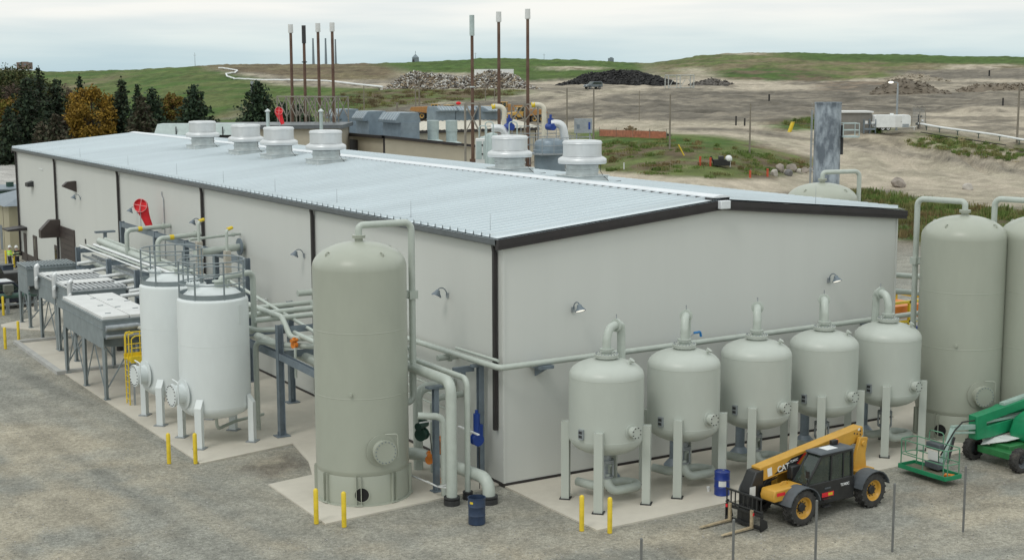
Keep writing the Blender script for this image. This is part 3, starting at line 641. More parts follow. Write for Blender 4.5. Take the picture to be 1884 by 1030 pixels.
tall_tank((20.9,-3.35,0), 'tall sage grey tank between the small vessel row and green boom lift', r=1.76, face=-108+0, pipe=(-.55,2.15), hole=200, turn_back=False, pipe_end=1.0)
_p = at(1921,398,z=9.4); tall_tank((_p.x,_p.y,0), 'tall sage grey tank cut off by the picture edge, behind the green boom lift', r=1.76, face=-100, pipe=(-.55,2.15), hole=200, turn_back=False, pipe_end=1.0)
_p = at(1513,337,z=9.42); tall_tank((_p.x,_p.y,0), 'pale tank top showing over the far roof edge before the grey flare stack', r=1.92, face=0, pipe=(2.25,-.55), turn_back=False, pipe_end=1.0)

# ------------------------------------------------------------------ five small vessels on legs
def small_vessel(loc, label, turn, seed):
    t = thing('pressure_vessel', label, 'vessel', loc, 0, 'small grey vessels on four legs along the gable wall')
    r = 1.36
    MB().lathe([(r,2.46),(r,4.70)],n=56).build('shell', M['vessel'], t)
    MB().lathe([(r,4.70)]+[(x,z) for x,z in dome(r,4.72,.60,10)],n=56).build('top_head', M['vessel'], t)
    MB().lathe([(r,2.46)]+dome(r,2.44,.64,10,False),n=56).build('bottom_head', M['vessel'], t)
    s = MB()
    for z in (2.46,4.69): s.lathe([(r+.001,z-.02),(r+.006,z-.006),(r+.006,z+.006),(r+.001,z+.02)],n=56)
    s.build('weld_seam', M['vessel'], t)
    for k in range(4):
        a = PI/4+k*PI/2; e = Vector((math.cos(a),math.sin(a),0)); Mx = Matrix.Translation(e*(r+.115)) @ Matrix.Rotation(a,4,'Z')
        l = MB(); l.box(-.13,.16,-.155,-.13,.03,2.92,Mx).box(-.13,.16,.13,.155,.03,2.92,Mx).box(.135,.16,-.13,.13,.03,2.92,Mx)
        l.box(-.12,.13,-.125,.125,2.88,2.90,Mx); lg = l.build('leg', M['vessel'], t, flat=True); MB().box(-.18,.22,-.21,.21,0,.035,Mx).build('foot_plate', M['dark'], lg, flat=True)
    f = MB(); f.cyl((0,0,5.26),(0,0,5.38),.34,n=28); f.disc((0,0,5.36),(0,0,1),.44,.05,32); f.disc((0,0,5.42),(0,0,1),.44,.055,32); fl = f.build('top_flange', M['vessel'], t)
    MB().bolts((0,0,5.47),(0,0,1),.385,.022,.035,20).build('bolt', M['galv'], fl)
    a = rad(turn); u = Vector((math.cos(a),math.sin(a),0))
    n = MB(); n.cyl((0,0,5.47),(0,0,5.62),.17,n=18); n.disc((0,0,5.58),(0,0,1),.26,.04,22); n.disc((0,0,5.63),(0,0,1),.26,.04,22)
    top = u*.22+Vector((0,0,6.44)); n.tube([(0,0,5.66),(0,0,6.0),tuple(u*.16+Vector((0,0,6.40))),tuple(u*.52+Vector((0,0,6.44)))],.155,16,.30)
    n.disc(top+u*.30,u,.24,.045,22); n.disc(top+u*.35,u,.24,.045,22)
    n.tube([tuple(u*.60+Vector((0,0,6.44))),tuple(u*.86+Vector((0,0,6.42))),tuple(u*.90+Vector((0,0,5.0)))],.155,16,.26)
    e = n.build('outlet_elbow', M['pipe'], t); MB().bolts(top+u*.38,u,.21,.018,.03,12).tube([tuple(top+u*.36+Vector((0,0,.2))),tuple(top+u*.36+Vector((0,0,.40)))],.02,6).build('bolt', M['galv'], e)
    b = Vector((math.cos(rad(-55)),math.sin(rad(-55)),0)); q = b*.85+Vector((0,0,5.16)); qn = (b*.6+Vector((0,0,.8))).normalized()
    g = MB(); g.cyl(q-qn*.1,q+qn*.16,.05,n=10); g.disc(q+qn*.14,qn,.11,.03,14); g.disc(q+qn*.18,qn,.11,.03,14); g.build('small_nozzle', M['vessel'], t)
    b = Vector((math.cos(rad(-83)),math.sin(rad(-83)),0)); plate_nozzle(b*(r-.02)+Vector((0,0,2.86)), b, .215, .16, t, 'hand_hole', 'vessel', 8, False, boltm='dark')
    b = Vector((math.cos(rad(196)),math.sin(rad(196)),0)); c = MB(); c.cbox(b*(r+.05)+Vector((0,0,2.75)),(.1,.2,.36),rad(196)); c.build('nameplate', M['galv'], t)
    c = MB(); c.cbox(b*(r+.102)+Vector((0,0,2.83)),(.006,.15,.10),rad(196)); c.cbox(b*(r+.102)+Vector((0,0,2.68)),(.006,.15,.10),rad(196)); c.build('nameplate_text', M['dark'], t)
    # drain and the looped pipe beneath
    c = MB(); c.cyl((0,0,1.9),(0,0,1.55),.20,n=18); c.disc((0,0,1.52),(0,0,1),.30,.05,22); c.disc((0,0,1.46),(0,0,1),.30,.05,22)
    for k in range(4):
        a = PI/4+k*PI/2; c.cyl((.26*math.cos(a),.26*math.sin(a),1.5),(.26*math.cos(a),.26*math.sin(a),.95),.035,n=8)
    c.disc((0,0,.92),(0,0,1),.28,.05,20); c.build('drain_nozzle', M['galv'], t)
    c = MB(); c.tube([(0,0,.95),(-.05,-.35,.46),(1.15,-.35,.44),(1.45,.05,.44),(1.15,.55,.44),(-.1,.62,.44),(-.3,1.4,.44)],.165,14,.3)
    c.cyl((.35,.3,1.72),(.35,.3,.5),.05,n=8); c.disc((.35,.3,1.2),(0,0,1),.16,.08,14); c.cyl((.35,.3,1.28),(.35,.3,1.38),.1,.04,n=12); c.build('drain_pipe', M['pipe'], t)
    return t
TURN = [18,46,48,51,80]
VL = ['small grey vessel on legs closest to the building corner, behind two yellow bollards','small grey vessel on legs standing behind the blue drum, second from the corner',
      'small grey vessel on legs behind the raised end of the telehandler boom, middle of five','small grey vessel on legs rising above the telehandler cab, fourth from the corner','small grey vessel on legs beside the tall tank, last of the row of five']
for i in range(5): small_vessel((2.17+3.53*i,-3.6,0), VL[i], TURN[i], i)

# ------------------------------------------------------------------ two white tanks with guarded tops
def white_tank(loc, label, pipe):
    t = thing('white_tank', label, 'tank', loc, 0, 'white round tanks with railed tops')
    r = 1.49
    MB().lathe([(r,1.62),(r,6.02),(r-.02,6.12)],n=64).build('shell', M['white'], t)
    MB().lathe([(r,1.62)]+dome(r,1.60,.62,10,False),n=64).build('bottom_head', M['white'], t)
    MB().lathe([(r-.02,6.12),(r-.10,6.2),(r-.26,6.30),(1.0,6.48),(.6,6.62),(.2,6.68),(0,6.69)],n=64).build('top_head', M['white'], t)
    s = MB()
    for z in (1.63,4.28): s.lathe([(r+.001,z-.02),(r+.006,z-.006),(r+.006,z+.006),(r+.001,z+.02)],n=64)
    s.build('weld_seam', M['white'], t)
    for k in range(4):
        a = PI/4+k*PI/2; e = Vector((math.cos(a),math.sin(a),0)); Mx = Matrix.Translation(e*(r+.13)) @ Matrix.Rotation(a,4,'Z')
        l = MB(); l.box(-.10,.14,-.15,.15,.03,1.72,Mx); l.prism([(-.10,-.15,1.72),(.14,-.15,1.72),(-.10,-.15,2.06)],(0,.30,0),Mx)
        l.build('leg', M['white'], t, flat=True)
        MB().box(-.2,.24,-.25,.25,0,.04,Mx).build('foot_plate', M['galv'], t, flat=True)
    n = Vector((math.cos(rad(186)),math.sin(rad(186)),0)); plate_nozzle(n*(r-.02)+Vector((0,0,2.18)), n, .49, .44, t, 'manway', 'white', 18, True, boltm='dark')
    g = thing('guard', None, None); g.parent = t
    R = r-.12; ga = MB(); ga.lathe([(R,6.20),(R+.012,6.20),(R+.012,6.42),(R,6.42)],n=48); ga.build('toe_plate', M['cooler'], t)
    bpy.data.objects.remove(g)
    ga = MB()
    for z in (6.82,7.28,7.76): ga.ring((0,0,z),R,.028,48,8)
    for k in range(7):
        a = 2*PI*k/7+.25; e = (R*math.cos(a),R*math.sin(a)); ga.bar((e[0],e[1],6.0),(e[0],e[1],7.76),.06,.05)
    ga.build('guard_rail', M['cooler'], t)
    c = MB(); c.cyl((-.75,.2,6.5),(-.75,.2,6.74),.24,n=18); c.disc((-.75,.2,6.74),(0,0,1),.30,.06,20); c.bolts((-.75,.2,6.80),(0,0,1),.26,.02,.05,12); c.build('top_manway', M['white'], t)
    c = MB(); c.cyl((.15,-.4,6.5),(.15,-.4,6.85),.19,n=18); c.disc((.15,-.4,6.85),(0,0,1),.27,.05,20)
    for dx,dy in ((.55,-.3),(.7,-.15),(.62,.05),(.5,-.5)): c.cyl((dx,dy,6.45),(dx,dy,6.85),.045,n=8)
    c.disc((.4,.4,6.5),(0,0,1),.1,.25,12); c.build('top_nozzle', M['pipe'], t)
    MB().cbox((r*math.cos(rad(-60))+.0,r*math.sin(rad(-60)),5.55),(.02,.3,.8),rad(-60)).build('label_plate', M['white'], t)
    return t
white_tank((-6.83,12.55,0), 'white round tank with railed top and bolted manway, nearer the gravel yard corner', True)
white_tank((-6.98,17.35,0), 'white round tank partly hidden behind the other white tank, beside the yellow ladder', False)
# ------------------------------------------------------------------ yard furniture
def bollard(x, y, label, h=1.25, r=.085, z=-.05):
    o = MB().lathe([(r,0),(r,h-.05),(r*.8,h-.015),(r*.4,h+.012),(0,h+.018)],n=14).build('bollard', M['yellow']); o.location = (x,y,z)
    return tag(o, label, 'bollard', 'yellow guard bollards')
for x, y, lb in ((-7.83,-.31,'yellow bollard at the tip of the tall tank apron, farther from the trash barrel'),(-7.16,-1.16,'yellow bollard at the tip of the tall tank apron, nearer the trash barrel'),
  (-9.76,10.01,'yellow bollard by the white tank apron, standing on the gravel beside it'),(-8.85,9.44,'yellow bollard at the white tank apron corner in line with a tank leg'),
  (-.41,-5.85,'yellow bollard at the small vessel apron corner, nearer the building'),(.27,-6.55,'yellow bollard at the small vessel apron corner, nearer the telehandler'),
  (-10.07,38.87,'yellow bollard outside the kerb at the picture edge'),(-8.95,40.6,'yellow bollard touching the outer corner of the low kerb'),
  (-7.65,51.0,'yellow post guarding the dark green pipe by the parked pickup'),(-1.75,75.2,'yellow bollard standing in front of the two workers, with navy bin'),(-2.1,76.6,'yellow bollard half hidden by the worker in lime jacket')):
    bollard(x, y, lb)
# blue drum, trash barrel, paper cup
t = thing('steel_drum', 'blue steel drum with white label standing on the vessel apron', 'drum', (6.3,-5.2,0))
c = MB(); c.lathe([(.28,0),(.29,.02),(.285,.03),(.285,.29),(.298,.31),(.285,.33),(.285,.58),(.298,.60),(.285,.62),(.285,.86),(.292,.88),(.28,.89),(.275,.865),(0,.865)],n=32); c.build('barrel', M['blue'], t)
MB().cyl((.14,.1,.865),(.14,.1,.885),.035,n=10).cyl((-.16,-.08,.865),(-.16,-.08,.88),.022,n=10).build('bung', M['galv'], t)
c = MB(); c.lathe([(.2875,.36),(.2875,.57)],n=12,a0=rad(205),a1=rad(262)); c.build('paper_label', M['whitep'], t)
t = thing('trash_barrel', 'open navy blue barrel used as a trash can beside the ground pipe', 'barrel', (-3.06,-3.25,-.05))
c = MB(); c.lathe([(.285,0),(.30,.02),(.295,.30),(.305,.32),(.295,.34),(.30,.62),(.31,.64),(.30,.66),(.305,.92),(.318,.93),(.318,.95),(.295,.95),(.285,.1),(0,.1)],n=32)
c.build('barrel', mat('navy_plastic',(.028,.05,.10),.45,var=.18), t)
MB().lathe([(0,.70),(.29,.72)],n=20).build('bag_liner', M['black'], t)
c = MB(); c.lathe([(.3075,.76),(.3075,.84)],n=8,a0=rad(190),a1=rad(215)); c.build('sticker', M['yellow'], t)
o = MB().lathe([(.05,0),(.07,.16),(.074,.17)],n=12).lathe([(0,.01),(.05,.005)],n=12).build('paper_cup', M['whitep']); o.location = (6.13,-4.62,0); tag(o, 'small white paper cup left on the concrete by the blue drum', 'cup')
# bare fence posts along the front
fp = None
for k, (px, lb) in enumerate(((1180,'thin grey fence post without mesh, the one cut off lowest under the vessel apron corner'),(1350,'thin grey fence post without mesh just under the fork tips'),(1503,'thin grey fence post without mesh before the telehandler front wheel'),
   (1646,'thin grey fence post without mesh below the green basket'),(1777,'thin grey fence post without mesh closest to the boom lift wheels'))):
    g = at(px, (992,957,922,891,859)[k], y=-13.0)
    o = MB().cyl((0,0,0),(0,0,2.26),.04,n=10).ball((0,0,2.27),.045,10,6).build('fence_post', M['post']); o.location = (g.x, g.y, g.z-2.26)
    tag(o, lb, 'fence post', 'bare grey fence posts along the yard front')

# ------------------------------------------------------------------ pipes
def pipe(name, label, pts, r, bend=.3, m='pipe', n=14, flanges=(), cat='pipe', group='pale process pipes'):
    t = MB(); t.tube(pts, r, n, bend)
    o = None
    for q, d in flanges: t.disc(q, d, r*1.55, .05, 20); t.disc(Vector(q)+Vector(d).normalized()*.06, d, r*1.55, .05, 20)
    o = t.build(name, M[m], loc=pts[0]); tag(o, label, cat, group); return o
# header round the building corner
pipe('header_pipe', 'long grey header pipe carried round the building corner on brackets', [(-.55,13.2,4.62),(-.55,-.62,4.72),(23.0,-.62,4.80)], .115, .28)
pipe('header_pipe', 'short thinner pipe running above the header pipe along the long wall', [(-.35,3.0,4.86),(-.35,-.2,4.9)], .06, .2)
for i, x in enumerate((1.4,4.6,8.1,11.6,15.2,18.6)):
    b = MB(); b.box(x-.3,x+.3,-.85,-.01,4.50,4.62); b.prism([(x-.04,-.02,4.5),(x-.04,-.8,4.5),(x-.04,-.02,4.1)],(.08,0,0)); 
    o = b.build('pipe_bracket', M['gsteel'], loc=(x,-.1,4.5), flat=True); tag(o, ('wall bracket under the header pipe nearest the building corner','wall bracket under the header pipe between first and second small vessels','wall bracket under the header pipe between second and third small vessels',
      'wall bracket under the header pipe between third and fourth small vessels','wall bracket under the header pipe between fourth and fifth small vessels','wall bracket under the header pipe by the far gable corner')[i], 'bracket', 'brackets under the header pipe')
def steel_post(x, y, h, label, cap=True, w=.22):
    t = thing('steel_post', label, 'post', (x,y,0), 0, 'blue grey steel posts')
    c = MB(); c.ibeam((0,0,.03),(0,0,h),w,w,.022); c.build('column', M['gsteel'], t, flat=True)
    c = MB(); c.cbox((0,0,.02),(w*1.9,w*1.9,.04)); 
    for s in (-1,1): c.prism([(s*.01,w/2,.04),(s*.01,w*.9,.04),(s*.01,w/2,.26)],(s*.015,0,0)); c.prism([(s*.01,-w/2,.04),(s*.01,-w*.9,.04),(s*.01,-w/2,.26)],(s*.015,0,0))
    c.build('base_plate', M['gsteel'], t, flat=True)
    if cap: c = MB(); c.cbox((-.05,0,h+.04),(.62,.30,.08)); c.build('cap_plate', M['gsteel'], t, flat=True)
    return t
steel_post(-.32,1.21,4.45,'blue grey steel post under the header pipe beside the corner downspout')
for i, x in enumerate((4.1,7.25,10.64,14.18,17.6)):
    t = thing('steel_post', ('dark round footed steel post behind the first small vessel','dark round footed steel post behind the gap after the second small vessel','dark round footed steel post behind the gap after the third small vessel',
      'dark round footed steel post behind the gap after the fourth small vessel','dark round footed steel post behind the fifth small vessel')[i], 'post', (x,-1.1,0), 0, 'dark posts behind the small vessels')
    MB().cyl((0,0,.05),(0,0,4.5),.19,n=18).build('column', M['gsteel'], t); MB().lathe([(.42,0),(.42,.05),(.2,.30)],n=20).build('base_plate', M['gsteel'], t)
# blue hose hook on the wall
t = thing('blue_cable', 'blue plastic cable hooked over the header pipe on the gable wall', 'cable', (8.3,-.4,4.3))
MB().tube([(0,0,-.3),(0,0,.35),(.25,0,.72),(.55,0,.80)],.025,6,.2).build('cable', M['galv'], t); MB().tube([(.40,-.02,.80),(.72,-.02,.82),(.76,-.02,.62)],.05,8,.06).build('clip', mat('bright_blue',(.02,.2,.5),.4), t)
# the group at the corner, between tall tank and building
P1 = [(-2.2,4.6,4.42),(-2.2,-.35,4.42),(-2.45,-.75,-.1)]
pipe('riser_pipe', 'thick pale pipe along the wall dropping to a black collar at the apron edge', [(-2.72,4.4,4.5),(-2.72,-.84,4.5),(-2.72,-.84,-.1)], .20, .42)
pipe('riser_pipe', 'thinner pale pipe dropping to the ground next to the thick riser pipe', [(-1.89,4.5,4.46),(-1.89,-.55,4.46),(-1.89,-.55,-.1)], .11, .3)
pipe('ground_pipe', 'thick low pipe leaving the tall tank and curving down into the gravel', [(-3.4,4.2,.85),(-2.0,3.0,.85),(-1.5,-1.42,.85),(-1.5,-1.42,-.1)], .235, .55)
for x, y, r, lb in ((-2.72,-.84,.30,'black collar round the foot of the thick riser pipe'),(-1.89,-.55,.19,'black collar round the foot of the thinner riser pipe'),(-1.5,-1.42,.33,'black collar where the low pipe enters the gravel')):
    o = MB().lathe([(r,-.1),(r,.16),(r*.62,.17)],n=20).lathe([(r*.72,.16),(r*1.0,.20),(r*1.0,.26),(r*.6,.26)],n=20).build('pipe_collar', M['dark']); o.location = (x,y,-.02); tag(o, lb, 'pipe collar', 'black collars at pipe feet')
pipe('bend_pipe', 'pale pipe rising beside the tall tank and bending over towards the wall', [(-1.66,3.82,-.0),(-1.66,3.82,3.25),(-.05,3.82,3.28)], .19, .45)
pipe('bend_pipe', 'smaller pale pipe bending over beneath its thicker neighbour by the wall', [(-1.35,3.1,-.0),(-1.35,3.1,2.95),(-.05,3.1,2.98)], .13, .35)
pipe('relief_pipe', 'short open ended pipe with slanted mouth bent towards the tall tank', [(-2.48,.15,-.05),(-2.48,.15,2.98),(-3.35,.55,3.05)], .13, .32)
pipe('loop_pipe', 'small pipe looping at the wall above the thick pipe beside the tall tank', [(-2.75,3.55,5.0),(-2.15,3.4,5.05),(-2.15,3.4,2.9),(-2.9,3.6,2.8)], .075, .2)
pipe('wall_stub', 'short flanged pipe stub coming out of the long wall beside the tall tank', [(-.9,3.55,4.42),(-.02,3.55,4.42)], .12, .2, flanges=(((-.30,3.55,4.42),(-1,0,0)),))
pipe('small_bore_pipe', 'thin pipe low along the apron between tall tank and riser pipes', [(-3.2,4.0,.45),(-2.9,-.1,.45),(-2.6,-.55,.45)], .03, .1, m='whitep')
steel_post(-2.5,.76,3.95,'blue grey steel post among the corner pipes by the thick riser', w=.2)
o = MB().cbox((-.75,1.75,4.28),(.9,.14,.22)).cbox((-.75,1.75,4.15),(.14,.12,.3)).build('pipe_bracket', M['gsteel'], loc=(-.75,1.75,4.2), flat=True); tag(o, 'wall bracket above the corner pipes by the tall tank', 'bracket', 'brackets under the header pipe')
def valve(loc, label, m, rz=0, s=1, style='disc'):
    t = thing('valve', label, 'valve', loc, rz, 'valves on the process pipes')
    c = MB(); c.cyl((-.12*s,0,0),(.12*s,0,0),.2*s,n=18); c.disc((-.15*s,0,0),(1,0,0),.25*s,.05,18); c.disc((.1*s,0,0),(1,0,0),.25*s,.05,18); c.build('body', M[m], t)
    if style == 'tall': MB().cyl((0,0,.1),(0,0,1.05*s),.14*s,n=14).cyl((0,0,1.05*s),(0,0,1.2*s),.07*s,n=10).cbox((0,-.13*s,.35*s),(.2*s,.2*s,.5*s)).build('actuator', M[m], t)
    else: MB().cyl((-.32*s,0,.36*s),(.32*s,0,.36*s),.15*s,n=14).cyl((0,0,.1),(0,0,.4*s),.06*s,n=8).cbox((0,0,.52*s),(.2*s,.18*s,.14*s)).build('actuator', M[m], t)
    return t
valve((-2.15,2.55,1.75),'dark green valve with actuator on the corner piping','dgreen',.6)
valve((-2.05,1.15,1.5),'orange valve actuator, the upper one among the corner pipes','orange',.5,.8)
valve((-2.35,1.6,.98),'orange valve actuator, the lower one among the corner pipes','orange',1.2,.6)
valve((-.75,.75,1.75),'tall blue valve beside the long wall near the corner post','bluev',1.57,.95,'tall')
valve((-2.3,.55,.38),'small orange fitting at the foot of the corner steel post','orange',.5,.4)
c = MB(); c.tube([(-2.0,.9,1.3),(-2.3,.5,1.0),(-2.2,.6,.6)],.02,6,.1).tube([(-2.1,2.0,1.9),(-2.4,1.2,1.1),(-2.2,1.4,.3)],.02,6,.1).tube([(-.95,.2,1.6),(-.95,.2,.0)],.02,6); o = c.build('tubing', M['dark'], loc=(-2,1,1)); tag(o, 'dark instrument tubing hanging among the corner valves', 'tubing')
o = MB().box(-3.05,-2.25,-.35,-.31,.52,.56).box(-3.07,-3.03,-.35,.5,.52,.56).box(-3.05,-2.3,1.0,1.04,2.62,2.66).box(-1.5,-1.4,-.6,.9,2.3,2.34).build('pipe_strut', M['whitep'], loc=(-2.6,-.3,.5), flat=True); tag(o, 'thin white angle struts tying the riser pipes to the post', 'strut')
o = MB().cyl((-.42,.35,0),(-.42,.35,.16),.13,n=16).build('pipe_stub', M['whitep'], loc=(-.42,.35,0)); tag(o, 'white capped pipe stub at the foot of the corner downspout', 'pipe stub')

# ------------------------------------------------------------------ steel rack beside the long wall
rk = thing('pipe_rack', 'long blue grey steel pipe rack of columns and beams beside the building', 'pipe rack', (-2.85,11.5,0))
def rkp(name, mb): 
    o = mb.build(name, M['gsteel'], flat=True); o.parent = rk; o.matrix_parent_inverse = Matrix.Translation((2.85,-11.5,0)); return o
FY = (11.55,17.2,22.7,27.3,32.15,37.7,44.6)
for y in FY:
    c = MB(); c.ibeam((-4.27,y,.04),(-4.27,y,4.87),.27,.27,.024,True); col = rkp('column', c)
    c = MB(); c.cbox((-4.27,y,.02),(.62,.52,.04)).cbox((-4.27,y,.13),(.40,.03,.2)); rkp('base_plate', c)
    zt = 6.32 if y > 20 else 4.88
    c = MB(); c.ibeam((-1.4,y+.1,.04),(-1.4,y+.1,zt),.27,.27,.024,True); rkp('column', c)
    c = MB(); c.cbox((-1.4,y+.1,.02),(.62,.52,.04)); rkp('base_plate', c)
    c = MB(); c.ibeam((-4.13,y+.05,4.62),(-1.54,y+.05,4.62),.26,.2,.022,True); rkp('beam', c)
    c = MB(); c.ibeam((-4.13,y+.05,3.55),(-1.54,y+.05,3.55),.26,.2,.022,True); rkp('beam', c)
for a, b_ in zip(FY, FY[1:]):
    c = MB(); c.ibeam((-4.27,a+.14,3.52),(-4.27,b_-.14,3.52),.3,.22,.022,True); rkp('beam', c)
    if a > 20: c = MB(); c.ibeam((-1.4,a+.25,6.12),(-1.4,b_-.05,6.12),.3,.2,.022,True); rkp('beam', c)
c = MB(); c.ibeam((-4.27,6.4,3.40),(-4.27,11.4,3.52),.3,.22,.022,True); rkp('beam', c)
for y in (13.4,16.1,19.2,24.4,29.4,34.5,40.6):
    pass
RP = [  # pipes lying on the rack
 ('thick pale pipe lying along the rack behind the tall tank', [(-3.1,4.6,3.3),(-3.1,18.5,3.38),(-3.1,20.2,4.3),(-3.1,26,4.3)], .215),
 ('thin pale pipe sloping down along the rack towards the tall tank', [(-3.0,21.2,5.55),(-3.0,10.6,4.56),(-3.0,5.0,4.4)], .08),
 ('pale pipe sloping over the rack column and dropping behind the orange tag', [(-4.0,17.6,5.15),(-4.0,11.9,5.15),(-4.0,10.9,4.35),(-2.4,10.5,4.3),(-.05,10.5,4.4)], .12),
 ('pale pipe crossing from the rack into the long wall, upper of three', [(-4.6,15.8,4.95),(-.02,15.8,5.0)], .12),
 ('pale pipe crossing from the rack into the long wall, middle of three', [(-4.7,14.2,4.95),(-.9,14.2,5.0),(-.4,13.6,5.0),(-.4,8,4.9)], .13),
 ('pale pipe crossing from the rack into the long wall, lower of three', [(-4.8,13.0,4.9),(-1.0,13.0,4.92),(-.45,12.4,4.92),(-.45,7.4,4.8)], .12),
 ('pale pipe on the rack bending from the white tank side to the column', [(-5.2,13.9,4.55),(-4.75,12.9,4.5),(-3.6,12.3,4.5),(-3.6,9,4.4)], .11),
 ('pale standpipe rising from the apron and bending across the rack', [(-4.72,13.2,-.0),(-4.72,13.2,3.95),(-3.9,11.2,4.0),(-1.6,8.6,4.05)], .12),
 ('pale pipe from the white tank top dropping steeply to the rack', [(-6.55,12.2,6.7),(-6.55,12.2,7.0),(-4.74,13.25,7.0),(-4.74,13.25,4.35),(-4.9,14.6,4.3)], .13),
 ('short low pipe with valve running out under the white tank', [(-6.83,12.55,1.0),(-6.83,12.55,.42),(-5.6,13.6,.42),(-4.1,14.1,.42)], .07),
 ('bright thick pipe lying along the far part of the rack', [(-2.5,46.0,5.0),(-2.75,29.0,4.9)], .23),
 ('bright thinner pipe lying next to the thick one along the rack', [(-2.0,46.5,5.05),(-2.1,27,4.95)], .11),
 ('lower pale pipe running under the far rack beams', [(-3.1,45.5,3.7),(-3.1,26,3.6)], .22),
 ('second lower pale pipe along the far rack, nearer the wall', [(-2.2,45.5,3.7),(-2.2,26,3.6)], .14),
]
for lb, pts, r in RP: pipe('rack_pipe', lb, pts, r, .35)
CR = [(-4.7,43.2,4.0),(-4.7,40.0,3.95),(-5.0,37.2,3.9),(-5.0,35.6,3.6),(-5.0,34.0,3.95),(-5.0,33.2,3.7),(-5.0,31.2,3.85),(-6.0,29.4,3.9)]
CL = ['from the far grey cooler','from the farther finned cooler, upper','from the farther finned cooler, near end','between the two finned coolers, lower','from the nearer finned cooler, upper','from the nearer finned cooler, lower','past the nearer finned cooler end','from the white topped cooler']
for (x,y,z), l in zip(CR, CL): pipe('cross_pipe', 'bright pipe crossing to the rack '+l, [(x,y,z),(-1.2,y+.15,z+.25),(-.05,y+.15,z+.25)], .11 if z > 3.8 else .085, .3, m='whitep', group='bright cross pipes from coolers to rack')
for i, (x, y, zt, yw, lb) in enumerate(((-2.8,38.9,6.35,39.2,'pale gooseneck pipe to the long wall, the farther one behind the white tank rails'),(-2.8,32.9,6.42,33.2,'pale gooseneck pipe to the long wall, the nearer one behind the white tank rails'))):
    pipe('gooseneck_pipe', lb, [(x,y,4.8),(x,y,zt),(-.05,yw,zt+.1)], .14, .3, flanges=(((-.45,yw,zt+.09),(-1,0,0)),), group='gooseneck pipes into the long wall')
    pipe('pipe_band', 'yellow band painted round the '+('farther' if i == 0 else 'nearer')+' gooseneck pipe', [(-2.1,y+.07,zt+.03),(-1.85,y+.09,zt+.035)], .146, .1, m='yellow', group='yellow pipe bands')
pipe('wall_header', 'thick pale pipe ending in a large flange on the long wall', [(-3.0,26.0,6.35),(-.02,26.9,6.42)], .19, .3)
o = MB().disc((-.30,26.85,6.42),(1,0,0),.46,.08,24).build('wall_flange', M['gsteel'], loc=(-.30,26.85,6.42)); tag(o, 'large grey round flange plate on the long wall behind the rails', 'flange')
pipe('wall_stub', 'thin pale pipe with yellow band reaching a flange on the long wall', [(-3.2,26.2,7.05),(-.02,27.4,7.05)], .075, .2, flanges=(((-.4,27.25,7.05),(-1,-.3,0)),))
for (x,y,zt,zb,lb) in ((-2.8,25.9,7.95,4.9,'yellow capped vent pipe in a boxed sleeve, the farther one'),(-2.8,21.75,7.9,4.9,'yellow capped vent pipe in a boxed sleeve above the nearer white tank')):
    t = thing('vent_stack', lb, 'vent pipe', (x,y,0), 0, 'yellow capped vent pipes')
    MB().tube([(0,0,zb),(0,0,zt),(.28,.1,zt+.1)],.075,10,.18).build('pipe', M['pipe'], t)
    MB().tube([(.06,.02,zt+.06),(.34,.12,zt+.12)],.088,10,.18).build('yellow_cap', M['yellow'], t)
    MB().box(-.15,.15,-.15,.15,zb-1.0,zt-1.0).build('sleeve', mat('tan_sleeve',(.42,.39,.33),.6), t, bevel=.01)
for y, z, lb in ((16.8,4.9,'upper'),(15.2,4.55,'lower')):
    pipe('wall_stub', 'flanged pale pipe stub in the long wall behind the rack, '+lb+' one', [(-1.2,y,z+.4),(-.02,y,z+.4)], .15, .2, flanges=(((-.3,y,z+.4),(-1,0,0)),))
# finned junction under pale pipe (row of short hangers) and orange tag
c = MB()
for k in range(14): c.cyl((-2.2+.14*k,8.9,4.1),(-2.2+.14*k,8.9,4.62),.045,n=8)
c.tube([(-2.6,8.9,4.7),(-.2,8.9,4.7)],.14,12); o = c.build('manifold', M['pipe'], loc=(-2,8.9,4.5)); tag(o, 'pale manifold with a row of short drop pipes beside the tall tank', 'manifold')
valve((-3.95,10.7,4.1),'orange valve head hanging by the near rack column','orange',.4,.55)
pipe('drop_pipe', 'thin pale drop pipe beneath the orange valve head', [(-3.95,10.6,4.0),(-3.95,10.6,2.7)], .06, .1)
for k in range(7):
    x = -3.9+.37*k; pipe('rack_pipe', 'thin pale pipe along the far rack, %s from the coolers' % ('first','second','third','fourth','fifth','sixth','seventh')[k], [(x,45.5-.3*k,4.84+.03*(k%3)),(x,24.0+1.1*k,4.84+.03*(k%3)),(x,23.7+1.1*k,4.0-.1*k),(-.05,23.7+1.1*k,4.0-.1*k)], .05+.02*(k%3), .2, m='pipe' if k%2 else 'whitep')
for k in range(5):
    y = 7.2+2.3*k; pipe('wall_pipe', 'thin pale pipe against the long wall near the tall tank, %s from below' % ('first','second','third','fourth','fifth')[k], [(-.25,3.9+.5*k,2.2+.38*k),(-.25,12.8+.4*k,2.2+.38*k),(-1.2,13.2+.4*k,2.2+.38*k),(-1.2,13.2+.4*k,4.4)], .045+.015*(k%2), .2)
t = thing('cable_tray', 'grey cable tray running under the far rack pipes', 'cable tray', (-3.6,23,4.2)); c = MB(); c.box(-.3,-.27,0,22,0,.14).box(.27,.3,0,22,0,.14)
for k in range(44): c.box(-.27,.27,.2+.5*k,.25+.5*k,0,.03)
c.build('tray', M['galv'], t, flat=True)
